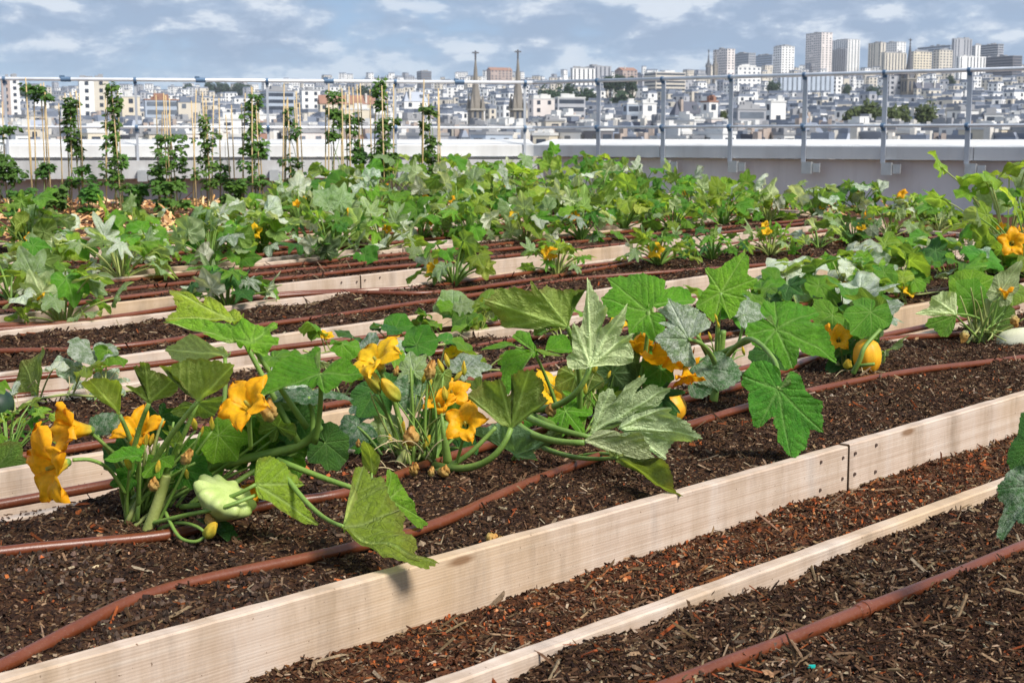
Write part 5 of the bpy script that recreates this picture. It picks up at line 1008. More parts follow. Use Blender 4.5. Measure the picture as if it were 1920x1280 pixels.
def courgette(pos, h, spread, n, mix, kinds, seed, label, group, lsz=0.15, nfl=1, k=8):
    r = random.Random(seed); root = empty('courgette_plant', pos, label, 'courgette plant', group)
    st = MB(); ga = r.random() * 6.28
    for i in range(n):
        az = ga + i * 2.399 + r.uniform(-.35, .35); f = (i + .5) / n
        el = math.radians(78 - 62 * f ** 0.8 + r.uniform(-10, 10)); L = h * (0.72 + .35 * r.random()) if f < .6 else spread * (0.7 + .4 * r.random())
        d = Vector((math.cos(az) * math.cos(el), math.sin(az) * math.cos(el), math.sin(el)))
        b = d * L; b.z = max(b.z, 0.05); m = Vector((d.x * L * .35, d.y * L * .35, b.z * .62 + .02)); base = Vector((math.cos(az) * .02, math.sin(az) * .02, 0))
        P = bez(base, m, b, 5); v, fc = tube(P, [.0085, .0075, .0065, .006, .0055, .005], 6, False); st.add(v, fc)
        sz = lsz * r.uniform(.7, 1.25) * (1.05 - .25 * f)
        yd = Vector((math.cos(az + r.uniform(-.7, .7)), math.sin(az + r.uniform(-.7, .7)), r.uniform(-.75, .35) - .1)).normalized()
        nz_ = Vector((-d.x * .2 + r.uniform(-.55, .55), -d.y * .2 + r.uniform(-.55, .55), 1)) if r.random() < .8 else Vector((-d.x, -d.y, .4)); lm = r.choice(MIX[mix])
        if r.random() < .20:                                                          # some blades stand up and show their pale backs
            yd = (yd * .4 + Vector((0, 0, 1))).normalized(); nz_ = Vector((-d.x + r.uniform(-.5, .5), -d.y + r.uniform(-.5, .5), .35)); lm = r.choice(['pale', 'white', 'pale', lm, lm])
        put_leaf(root, leaf_M(b, b + yd * sz, nz_, r.uniform(.85, 1.1)), r.choice(kinds), lm, r)
    for i in range(max(2, n // 5)):                                                      # short inner leaf stubs and buds
        az = r.random() * 6.28; b = Vector((math.cos(az) * .07, math.sin(az) * .07, r.uniform(.06, .16))); v, fc = tube([Vector((0, 0, 0)), b * .6, b], [.007, .006, .004], 6, False); st.add(v, fc)
    st.build('stems', M['stalk2'] if mix in ('yellow', 'pale') else M['stalk'], root, True)
    for i in range(nfl):
        az = r.uniform(-2.6, -.4); p = Vector(pos) + Vector((math.cos(az) * r.uniform(.06, .16), math.sin(az) * r.uniform(.06, .16), r.uniform(.1, .24)))
        add_flower(root, p, (math.cos(az), math.sin(az), r.uniform(.3, 1)), r.uniform(.055, .085), r.choice(FL + FLY), r.random(), small=True)
    return root
def vine(pos, u_len, seed, mix, label, nleaf=14, lsz=0.085, height=.13, nfl=2):
    r = random.Random(seed); root = empty('pumpkin_vine', pos, label, 'pumpkin vine', 'low pumpkin vines in the second bed'); st = MB(); P = []
    a = r.choice((0, math.pi)) + .785
    for i in range(9):
        t = i / 8; p = Vector(pos) + UV * (u_len * (t - .5)) + NV * (0.14 * math.sin(t * 5 + seed)); p.z = soil_z(p, 2) + .012 + .02 * abs(math.sin(i * 1.7 + seed)); P.append(p - Vector(pos))
    C_ = catmull(P, 4); v, f = tube(C_, .005, 6, False); st.add(v, f)
    for i in range(nleaf):
        q = C_[int(r.random() * (len(C_) - 1))]; hh = height * r.uniform(.5, 1.35); b = q + Vector((r.uniform(-.1, .1), r.uniform(-.1, .1), hh))
        v, f = tube(bez(q, (q + b) / 2 + Vector((0, 0, .02)), b, 4), [.004, .004, .0035, .003, .003], 5, False); st.add(v, f)
        az = r.random() * 6.28; sz = lsz * r.uniform(.6, 1.5)
        put_leaf(root, leaf_M(b, b + Vector((math.cos(az), math.sin(az), r.uniform(-.7, .6))) * sz, (r.uniform(-.7, .7), r.uniform(-.9, .3), .9), r.uniform(.9, 1.2)), r.choice(['round', 'round', 'lobed']), r.choice(MIX[mix]), r)
    st.build('stems', M['stalk2'], root, True)
    for i in range(nfl):
        q = C_[int(r.random() * (len(C_) - 1))] + Vector(pos) + Vector((0, 0, .06)); add_flower(root, q, (r.uniform(-.4, .4), -.5, .8), r.uniform(.045, .065), r.choice(FLY), r.random(), small=True)
    for i in range(3):
        q = C_[int(r.random() * (len(C_) - 1))]; t_ = MB(); e = q + Vector((r.uniform(-.15, .15), r.uniform(-.12, .12), .02)); t_.tube([q + Vector(pos) * 0, (q + e) / 2 + Vector((0, 0, .05)), e], .0015, 5); t_.build('tendril', M['drystalk'], root)
    return root
def on_bed(px, py, k):
    p = ground(px, py, SOIL); p.z = soil_z(p, k) - .005; return p
VB = [(80, 768, .8, 'pale', 'pumpkin vine with small pale leaves beside a dark melon at left', 4),
      (195, 735, .5, 'silver', 'silvery mottled pumpkin vine behind the upper left orange blossom', 4),
      (600, 740, .6, 'silver', 'silvery pumpkin vine between the left squash plant and the yellow blossoms', 7),
      (690, 655, .7, 'dark', 'dark leaved pumpkin vine above the brightest yellow blossom', 8),
      (735, 700, .5, 'silver', 'pale leaved vine just behind the closed yellow buds', 6),
      (850, 638, .9, 'fresh', 'pumpkin vine with a small yellow blossom beside the bare patch of bed', 14),
      (905, 610, .6, 'pale', 'pumpkin vine with one pale upright leaf in front of the jointed board', 9),
      (870, 700, .4, 'dark', 'low pumpkin vine left of the three part bright leaf', 4),
      (1120, 640, .6, 'mixed', 'pumpkin vine hidden behind the upright pale lobed leaf', 6),
      (1450, 585, .9, 'yellow', 'thin yellowish pumpkin vine right of the tallest green leaf', 18),
      (1545, 560, 1.1, 'pale', 'pumpkin vine with a big whitish leaf behind the yellow squash', 24),
      (1610, 530, 1.0, 'mixed', 'pumpkin vine with olive leaves against the pale board at right', 22),
      (1640, 575, 1.0, 'silver', 'silvery pumpkin vine above the round yellow squash', 16),
      (1715, 520, 1.0, 'silver', 'pumpkin vine with one tall silvery leaf near the end of the third board', 20),
      (1750, 555, .9, 'mixed', 'trailing pumpkin vine left of the bare stems at the right edge', 16),
      (1500, 620, .8, 'dark', 'dark pumpkin vine peeping out behind the broad bright leaf', 10),
      (1840, 520, 1.0, 'dark', 'dark pumpkin vine above the bare stems at the right edge', 14)]
for i, (x, y, ul, mix, lab, nl) in enumerate(VB):
    vine(on_bed(x, y, 2), ul * .8, 300 + i, mix, lab, nl, .072 if x < 1400 else .11, .11 if x < 1400 else .18, 2 if x > 1400 else (1 if x > 600 else 0))
# single large vine leaves that stand out
def lone_leaf(root_label, base, tip, nrm, kind, mat, foot, wid=1.0):
    p = on_bed(*foot, 2); root = empty('vine_leaf', p, root_label, 'vine leaf', 'single vine leaves in the second bed')
    hero_leaf(root, base, tip, nrm, kind, mat, wid, stalk=[p, (foot[0], (foot[1] + base[1]) / 2, base[2])], r=.005, ln=1.15); return root
lone_leaf('round olive leaf on a short stalk in front of the board joint at left', (66, 735, 5.55), (55, 690, 5.65), (-.1, .85, .5), 'round', 'olive', (70, 765), 1.25)
lone_leaf('grey mottled leaf leaning on the board behind the upper left blossom', (175, 735, 5.6), (150, 780, 5.5), (-.2, -.8, .5), 'round', 'silver', (180, 765), 1.1)
lone_leaf('ragged silvery leaf standing before the board behind the left squash plant', (195, 730, 5.8), (215, 693, 5.85), (.1, -.8, .5), 'lobed', 'silver', (190, 745), 1.1)
lone_leaf('holed grey white leaf low behind the third orange blossom', (320, 845, 4.9), (345, 790, 5.0), (.1, -.85, .5), 'round', 'white', (325, 850), 1.2)
lone_leaf('single pale leaf above the dark vine beside the bare soil', (848, 575, 7.2), (850, 545, 7.25), (0, -.8, .5), 'round', 'pale', (850, 615), 1.2)
lone_leaf('green leaf cut off by the left edge beside the lowest blossom', (-10, 880, 4.35), (22, 925, 4.3), (-.3, -.85, .4), 'round', 'olive', (-20, 930), 1.2)
# melons
mv, mf = lathe([(0.001, -.5), (.2, -.47), (.38, -.34), (.48, -.15), (.5, .0), (.48, .16), (.38, .35), (.2, .47), (0.001, .5)], 32)
for x, y, s, lab in ((-12, 778, .14, 'dark green melon lying at the left edge of the vine bed'), (786, 660, .13, 'grey green pumpkin behind the yellow blossom'), (1562, 578, .14, 'striped green pumpkin half hidden above the yellow squash')):
    p = on_bed(x, y, 2); o = mesh_obj('pumpkin', mv, mf, M['melon_skin'], None, True); o.matrix_world = Matrix.Translation(p + Vector((0, 0, s * .42))) @ Matrix.Rotation(.5, 4, 'X') @ Matrix.Diagonal((s * 1.1, s, s * .9, 1)); tag(o, lab, 'pumpkin', 'pumpkins lying in the second bed')
# bright weed with toothed leaves at the left edge of the vine bed
wp = on_bed(15, 850, 2); wr = empty('strawberry_plant', wp, 'bright green bushy plant at the left edge beside the lowest blossoms', 'leafy plant'); r9 = random.Random(5); stw = MB()
for i in range(26):
    az = r9.random() * 6.28; b = Vector((math.cos(az) * r9.uniform(.03, .17), math.sin(az) * r9.uniform(.03, .14), r9.uniform(.05, .17))); v, f = tube([Vector((0, 0, 0)), b * .6 + Vector((0, 0, .03)), b], .003, 5, False); stw.add(v, f)
    put_leaf(wr, leaf_M(b, b + Vector((math.cos(az), math.sin(az), r9.uniform(-.4, .5))) * .05, (r9.uniform(-.5, .5), -.5, .9)), 'cut', r9.choice(['bright', 'lime', 'green']), r9)
stw.build('stems', M['stalk'], wr, True)
# explicit courgettes of the third bed (photo foot point, height, spread, leaves, look)
CK = ['cut', 'lobed', 'lobed']; G3 = 'courgettes in the third bed'
ZB = [(120, 598, .34, .30, 17, 'pale', ['lobed', 'lobed', 'cut'], 'courgette with whitish leaves and an orange blossom by the left edge, third bed', .17, 1),
      (20, 560, .34, .28, 12, 'silver', CK, 'silvery courgette cut by the left edge behind the whitish one', .15, 0),
      (425, 572, .26, .26, 17, 'dark', ['cut', 'cut', 'lobed'], 'compact deep green courgette above the left squash plant', .15, 0),
      (850, 533, .30, .32, 17, 'fresh', CK, 'courgette with an orange blossom and bluish side leaves above the broad olive leaf', .15, 1),
      (1045, 510, .25, .26, 15, 'yellow', ['cut', 'cut', 'lobed'], 'yellow stemmed courgette with two orange blossoms before the fourth board', .12, 2),
      (1235, 496, .26, .30, 18, 'fresh', ['cut', 'cut'], 'courgette with deeply cut leaves just left of the tallest bright leaf', .14, 1),
      (1335, 482, .24, .26, 15, 'dark', CK, 'dark courgette behind the tallest bright green leaf', .12, 0),
      (1445, 474, .25, .24, 16, 'yellow', ['cut'], 'yellowish courgette with drying leaves right of the tallest bright leaf', .12, 2),
      (1535, 462, .24, .2, 9, 'silver', CK, 'small silvery courgette between a yellowish and a dark one, third bed', .12, 0),
      (1600, 455, .27, .26, 16, 'dark', CK, 'dark courgette with orange blossoms before the fourth board at right', .14, 2),
      (1670, 445, .28, .26, 14, 'pale', CK, 'pale courgette with one hanging whitish leaf, third bed at right', .15, 0),
      (1760, 430, .2, .22, 11, 'yellow', ['lobed'], 'small light green courgette beside the right end of the fourth board', .1, 0),
      (1888, 475, .82, .42, 26, 'yellow', ['round', 'lobed'], 'tall squash with large yellow green leaves at the right edge', .23, 2),
      (1935, 520, .70, .42, 20, 'fresh', ['round', 'lobed'], 'tall squash with orange blossom at the right edge above the white fruit', .22, 1)]
for i, (x, y, h, sp, n, mix, kinds, lab, ls, nf) in enumerate(ZB):
    courgette(on_bed(x, y, 3), h, sp, int(n * 1.15), mix, kinds, 500 + i, lab, G3, ls * .84, nf)
tall_ = [o for o in bpy.data.objects if o.get('label', '').startswith('tall squash with orange blossom')][0]
add_flower(tall_, at(1896, 458, tall_.location.y - .45), (-.1, -.9, .35), .13, FL[0], .3)
Z4 = [(55, 470, .4, 'fresh'), (228, 520, .36, 'pale'), (395, 505, .34, 'silver'), (490, 470, .33, 'silver'), (620, 487, .36, 'dark'), (715, 468, .33, 'pale'), (880, 450, .34, 'fresh'), (985, 452, .33, 'pale'), (1090, 447, .33, 'silver'), (1170, 430, .33, 'mixed'), (1262, 430, .34, 'fresh'), (1355, 420, .33, 'mixed'), (1440, 412, .30, 'yellow'), (1530, 405, .34, 'silver'), (1610, 398, .33, 'dark'), (1700, 405, .22, 'pale'), (1765, 420, .22, 'fresh')]
ADJ = {'fresh': 'fresh green', 'silver': 'silvery green', 'pale': 'pale whitish', 'dark': 'dark green', 'yellow': 'yellow green', 'mixed': 'mottled green'}
ORD = ['first', 'second', 'third', 'fourth', 'fifth', 'sixth', 'seventh', 'eighth', 'ninth', 'tenth', 'eleventh', 'twelfth', 'thirteenth', 'fourteenth', 'fifteenth', 'sixteenth', 'seventeenth', 'eighteenth', 'nineteenth', 'twentieth', 'twenty-first', 'twenty-second', 'twenty-third', 'twenty-fourth']
for i, (x, y, h, mix) in enumerate(Z4):
    courgette(on_bed(x, y, 4), h * 1.05, h * .85, 21, mix, ['lobed', 'lobed', 'cut', 'round'], 600 + i, '%s courgette, %s from the left in the fourth bed from the front' % (ADJ[mix], ORD[i]), 'courgettes in the fourth bed', .145, rnd.choice((0, 0, 1, 1)))
ROWN = {5: 'fifth bed from the front', 6: 'third row from the parapet', 7: 'second row from the parapet', 8: 'back row below the parapet'}
for k in (5, 6, 7, 8):
    n0, n1 = BEDS[k]; u = BED_U[k][0] + .35; i = 0; r5 = random.Random(k)
    while u < BED_U[k][1] - .3:
        p = un(u, n0 + .62 + r5.uniform(-.15, .15)); px, _ = to_px(p)
        if -120 < px < 2040 and not (k <= 5 and 120 < px < 330 and r5.random() < .6):
            p.z = soil_z(p, k) - .005; mix = r5.choice(['fresh', 'silver', 'pale', 'pale', 'mixed', 'mixed', 'fresh', 'yellow', 'dark'])
            hh = (r5.uniform(.34, .44) if px > 480 else r5.uniform(.24, .32)) + ({5: 0, 6: .05, 7: .12, 8: .22}[k] if px > 560 else 0)
            courgette(p, hh, min(.38, hh * .8), 18, mix, ['lobed', 'round', 'lobed', 'round'] if k > 6 else ['lobed', 'lobed', 'round', 'cut'], 700 + k * 50 + i, '%s courgette, %s from the left in the %s' % (ADJ[mix], ORD[min(i, 23)], ROWN[k]), 'courgettes in the rows before the parapet', .165, r5.choice((0, 0, 0, 1, 1)))
            i += 1
        u += r5.uniform(.7, 1.02) if k < 7 else r5.uniform(.66, .95)

# ------------------------------------------------------------------ bean plants on canes at the back
M['cane'] = simple('bamboo_cane', (0.55, 0.40, 0.20), 0.6, 0, .2, 6)
BL = [leaf_material('bean_leaf', (0.05, 0.115, 0.016), (0.085, 0.16, 0.024), (0.07, 0.11, 0.04), (0.08, 0.15, 0.04), trans=.25), leaf_material('bean_leaf_light', (0.06, 0.15, 0.02), (0.09, 0.19, 0.025), (0.1, 0.15, 0.05), (0.12, 0.2, 0.06), trans=.35)]
def bean_leaves(name, root, col, n, r, mat, size=.055):
    """foliage along a column: col = list of (height, radius, density)"""
    V, F = [], []; cl = []
    for a, b in col:
        q = max(2, int(abs(a[0] - b[0]) / .09))
        for i in range(q): cl.append((a, b, (i + r.random()) / q, r.uniform(.25, 1.0), r.uniform(-.9, .9), r.uniform(-.6, .6)))
    cl = [c for c in cl if r.random() > .12] or cl
    for i in range(n):
        a, b, t0, cs, ox_, oy_ = r.choice(cl); t = min(1, max(0, t0 + r.gauss(0, .045))); zc_ = a[0] + (b[0] - a[0]) * t; rad = a[1] + (b[1] - a[1]) * t
        az = r.random() * 6.28; q = rad * cs * .75 * r.random() ** .5; c = Vector((math.cos(az) * q + ox_ * rad * .6, math.sin(az) * q + oy_ * rad * .6, zc_ + r.gauss(0, .02)))
        for l in range(3):
            s = size * r.uniform(.7, 1.4); az2 = az + (l - 1) * 1.3 + r.uniform(-.4, .4); y = Vector((math.cos(az2), math.sin(az2), r.uniform(-.9, .2))).normalized(); nn = Vector((r.uniform(-.6, .6), r.uniform(-.9, .3), .8)); z = (nn - y * nn.dot(y)).normalized(); x = y.cross(z); b_ = len(V)
            o = c + y * s * .3
            for (xx, yy, zz_) in ((0, 0, 0), (.42, .3, -.08), (.36, .7, -.1), (0, 1.15, -.2), (-.36, .7, -.1), (-.42, .3, -.08), (0, .5, .06)): V.append(o + x * xx * s + y * yy * s + z * zz_ * s)
            for e in range(6): F.append((b_ + 6, b_ + e, b_ + (e + 1) % 6))
    return mesh_obj(name, V, F, mat, root)
BP = [  # photo column, cane count, cane top row, plant columns [(row, row, width px)]
 (-4, 4, 185, [(240, 350, 42)], 0), (70, 6, 150, [(300, 350, 30), (160, 185, 26)], 0), (135, 6, 165, [(185, 300, 16), (300, 350, 32)], 1), (212, 5, 165, [(160, 260, 13), (255, 345, 22)], 1), (308, 6, 180, [(255, 345, 42)], 1),
 (380, 5, 165, [(210, 240, 8), (248, 345, 26)], 0), (418, 4, 185, [(300, 350, 20)], 0), (474, 6, 170, [(172, 270, 15), (265, 345, 24)], 1), (545, 7, 165, [(205, 262, 12), (290, 340, 22)], 0), (628, 5, 165, [(172, 215, 20), (200, 262, 10)], 1),
 (665, 5, 165, [(220, 300, 16)], 1), (716, 6, 160, [(145, 200, 12), (200, 270, 22), (265, 330, 26)], 1), (803, 5, 155, [(195, 260, 14), (255, 335, 20)], 1)]
BN = ['at the left edge', 'second from the left', 'with a leafy tuft sticking out to the right', 'with foliage climbing right to the top rail', 'bushy low', 'with a narrow dark clump', 'thin, almost bare', 'with dense dark top', 'mostly bare', 'with a leafy head hanging over', 'with foliage down one side', 'tallest, topping the rail', 'farthest right']
for i, (px, nc, top, cols, dens) in enumerate(BP):
    r6 = random.Random(40 + i); Yb = 17.6 + r6.uniform(-.25, .35); g = at(px, 258, Yb); base = Vector((g.x, Yb, rise(Yb) + .02))
    zrow = lambda row: EYE + (258 - row) / FPX * Yb * 1.0 - base.z
    cr = empty('cane_bundle', base, 'bamboo canes of the bean plant ' + BN[i], 'bamboo canes', 'bamboo cane bundles of the bean row')
    for c in range(nc):
        a = 6.28 * c / nc + r6.random(); rb = r6.uniform(.08, .17); rt_ = rb * r6.uniform(.4, 1.1)
        f0 = Vector((math.cos(a) * rb, math.sin(a) * rb, -.05)); t0 = Vector((math.cos(a) * rt_ + r6.uniform(-.03, .03), math.sin(a) * rt_, zrow(top) * r6.uniform(.84, 1.03)))
        v, f = tube([f0, (f0 + t0) / 2 + Vector((r6.uniform(-.008, .008), 0, 0)), t0], [.0095, .0085, .007], 6); mesh_obj('cane', v, f, M['cane'], cr, True)
    br = empty('bean_plant', base + Vector((.01, -.01, 0)), 'climbing bean plant ' + BN[i], 'bean plant', 'bean plants climbing canes at the back')
    C2 = [((zrow(a), w / FPX * Yb, 0), (zrow(b), w / FPX * Yb * 1.15, 0)) for a, b, w in cols]; tot = sum(abs(a - b) * w for a, b, w in cols)
    bean_leaves('foliage', br, C2, int(14 + tot * .034 * (1.25 if dens else .8)), r6, BL[0], .052)
    bean_leaves('foliage', br, C2[-1:], int(6 + tot * .012), r6, BL[1], .055)
    stm = MB()
    for q in range(2):
        P = [Vector((.05 * math.cos(z * 7 + q * 3 + i), .05 * math.sin(z * 7 + q * 3 + i), z)) for z in np.linspace(0, C2[0][0][0], 14)]; v, f = tube(P, .004, 5, False); stm.add(v, f)
    stm.build('vine_stem', M['stalk'], br)
# leafy bushes at the feet of the canes and along the parapet
BU = [(20, 330, .34, .46, 1), (100, 335, .34, .36, 0), (160, 345, .3, .34, 1), (250, 330, .34, .36, 1), (320, 305, .5, .42, 1), (440, 320, .42, .4, 1), (520, 315, .45, .45, 1), (590, 320, .4, .4, 0), (680, 330, .4, .4, 1), (790, 335, .38, .4, 0), (872, 320, .3, .3, 1), (925, 322, .3, .26, 0), (1000, 330, .3, .3, 0)]
BUN = ['by the left edge', 'between the first canes', 'below the third cane bundle', 'right of the climbing foliage', 'wide and low beside the bare canes', 'behind the fifth bundle', 'in front of the dense topped beans', 'below the mostly bare canes', 'below the tallest bean plant', 'at the foot of the last canes', 'just right of the last canes', 'with needle like leaves by the parapet', 'below the bend of the railing']
for i, (px, row, w, h, lt) in enumerate(BU):
    r7 = random.Random(90 + i); Yb = 17.2 + r7.uniform(-.4, .5); g = at(px, 258, Yb); base = Vector((g.x, Yb, rise(Yb)))
    b = empty('leafy_bush', base, 'leafy green bush ' + BUN[i], 'bush', 'leafy bushes along the back of the garden')
    bean_leaves('foliage', b, [((.03, w * .55, 0), (h * .85, w * .45, 0)), ((h * .85, w * .4, 0), (h * 1.05, w * .15, 0))], 120, r7, BL[lt], .068)
    s = MB()
    for q in range(5): s.tube([(0, 0, 0), (r7.uniform(-.1, .1), r7.uniform(-.1, .1), h * .7)], .006, 5)
    s.build('stems', M['stalk'], b)

# ------------------------------------------------------------------ small litter on the soil
p = ground(1522, 1232, SOIL); s = MB(); s.add([(-.008, -.003, .0), (.006, -.005, 0), (.009, .003, .002), (-.004, .006, .001), (-.007, -.002, .003), (.006, -.004, .003), (.008, .003, .005), (-.004, .005, .004)], [(3, 2, 1, 0), (4, 5, 6, 7), (0, 1, 5, 4), (1, 2, 6, 5), (2, 3, 7, 6), (3, 0, 4, 7)])
o = s.build('plastic_scrap', simple('teal_plastic', (0.0, 0.33, 0.27), .4)); p.z = soil_z(p, 0) + .008; o.location = p; tag(o, 'tiny teal plastic scrap on the mulch at lower right', 'plastic scrap')
p = ground(912, 1004, SOIL); p.z = soil_z(p, 1) + .008; rt = empty('fallen_blossom', p, 'shrivelled pale blossom lying on the soil near the front board', 'fallen blossom', 'shrivelled blossoms fallen on the soil'); add_bud(rt, p, (.8, -.3, .25), .03, WITH[1], 0, 1.3); add_bud(rt, p + Vector((.025, -.005, -.002)), (.9, .3, .1), .03, WITH[0])
p = ground(800, 908, SOIL); p.z = soil_z(p, 1) + .012; rt = empty('fallen_blossom', p, 'cluster of dried blossoms fallen below the middle squash plant', 'fallen blossom', 'shrivelled blossoms fallen on the soil')
for q in range(5): add_bud(rt, p + Vector((rr.uniform(-.06, .06), rr.uniform(-.02, .04), 0)), (rr.uniform(-1, 1), rr.uniform(-.5, .5), .4), rr.uniform(.03, .045), WITH[q % 2], 0, 1.2)
p = ground(1442, 1262, SOIL); p.z = soil_z(p, 0) + .012; lf = leaf_mesh('dead_leaf', 'pointed', 7, 8, 40, .8, .7, .4, .1, .08); dm = simple('dead_leaf', (0.32, 0.17, 0.08), .8, 0, .3, 6); lf.materials.append(dm)
o = data_obj('dead_leaf', lf); o.matrix_world = Matrix.Translation(p) @ Matrix.Rotation(1.0, 4, 'Z') @ Matrix.Rotation(.4, 4, 'X') @ Matrix.Diagonal((.022, .022, .022, 1)); tag(o, 'curled brown dead leaf on the mulch at the bottom edge', 'dead leaf')
# ------------------------------------------------------------------ the city beyond the roof
def sky_row(x):                                   # photo row of the general roof line on the horizon
    K = [(-400, 165), (0, 163), (240, 160), (420, 162), (560, 152), (640, 140), (760, 141), (850, 146), (960, 138), (1020, 146), (1120, 132), (1280, 134), (1340, 130), (1500, 126), (1700, 122), (1900, 120), (2400, 118)]
    for (a, b), (c, d) in zip(K, K[1:]):
        if x <= c: return b + (d - b) * (x - a) / (c - a)
    return 118
D0, D1 = 230.0, 2300.0
def row_at(x, d):
    t = min(1.0, max(0.0, math.log(max(d, D0) / D0) / math.log(D1 / D0))); return 256 - (256 - sky_row(x)) * t ** 0.92
def terrain(X, Y):
    d = max(Y, 1.0); px = 960 + X / d * FPX * 1.0
    z = EYE + (258 - row_at(px, d)) / FPX * d - 19.0
    if d < D0: z = min(z, -18.0)
    if d > D1: z = EYE + (258 - sky_row(px)) / FPX * D1 - 24 - (d - D1) * .01
    return z
xs = np.linspace(-.85, .85, 70); ys = np.concatenate([[45, 120], np.geomspace(200, 2300, 46), [2800]])
V = [(x * y, y, terrain(x * y, y)) for y in ys for x in xs]; nx_ = len(xs)
F = [(i * nx_ + j, i * nx_ + j + 1, (i + 1) * nx_ + j + 1, (i + 1) * nx_ + j) for i in range(len(ys) - 1) for j in range(nx_ - 1)]
tag(mesh_obj('city_ground', V, F, simple('city_ground', (0.34, 0.34, 0.34), .9, 0, .3, .02), None, True), kind='structure')
def facade(name, col, var=.10): return simple(name, col, .85, 0, var, .08)
FC = {'white': facade('white_facade', (.78, .76, .73)), 'cream': facade('cream_facade', (.66, .58, .45)), 'grey': facade('grey_facade', (.38, .38, .40)), 'beige': facade('beige_facade', (.62, .57, .50)),
      'stone': facade('stone_facade', (.60, .54, .45)), 'brick': facade('brick_facade', (.40, .31, .27)), 'blue grey': facade('blue_grey_facade', (.40, .45, .52)), 'pink': facade('pink_facade', (.70, .63, .59)), 'dark': facade('dark_facade', (.16, .15, .16))}
RF = {'zinc': simple('zinc_roof', (.20, .225, .28), .5, .2, .15, .1), 'slate': simple('slate_roof', (.085, .09, .12), .7, 0, .2, .2), 'flat': simple('flat_roof', (.30, .30, .31), .9, 0, .15, .1), 'tile': simple('tile_roof', (.30, .16, .11), .85, 0, .2, .2), 'pale': simple('pale_roof', (.6, .59, .57), .9, 0, .12, .1)}
M['glass'] = simple('dark_window', (.05, .06, .08), .25, 0, .3, .3); M['glass2'] = simple('grey_window', (.14, .16, .19), .3, 0, .3, .3); M['pot'] = simple('chimney', (.42, .34, .29), .9, 0, .25, .3); M['wchim'] = simple('pale_chimney', (.62, .58, .52), .9, 0, .2, .3)
def box8(x0, x1, y0, y1, z0, z1): return [(x, y, z) for x in (x0, x1) for y in (y0, y1) for z in (z0, z1)], [(0, 1, 3, 2), (4, 6, 7, 5), (0, 4, 5, 1), (2, 3, 7, 6), (0, 2, 6, 4), (1, 5, 7, 3)]
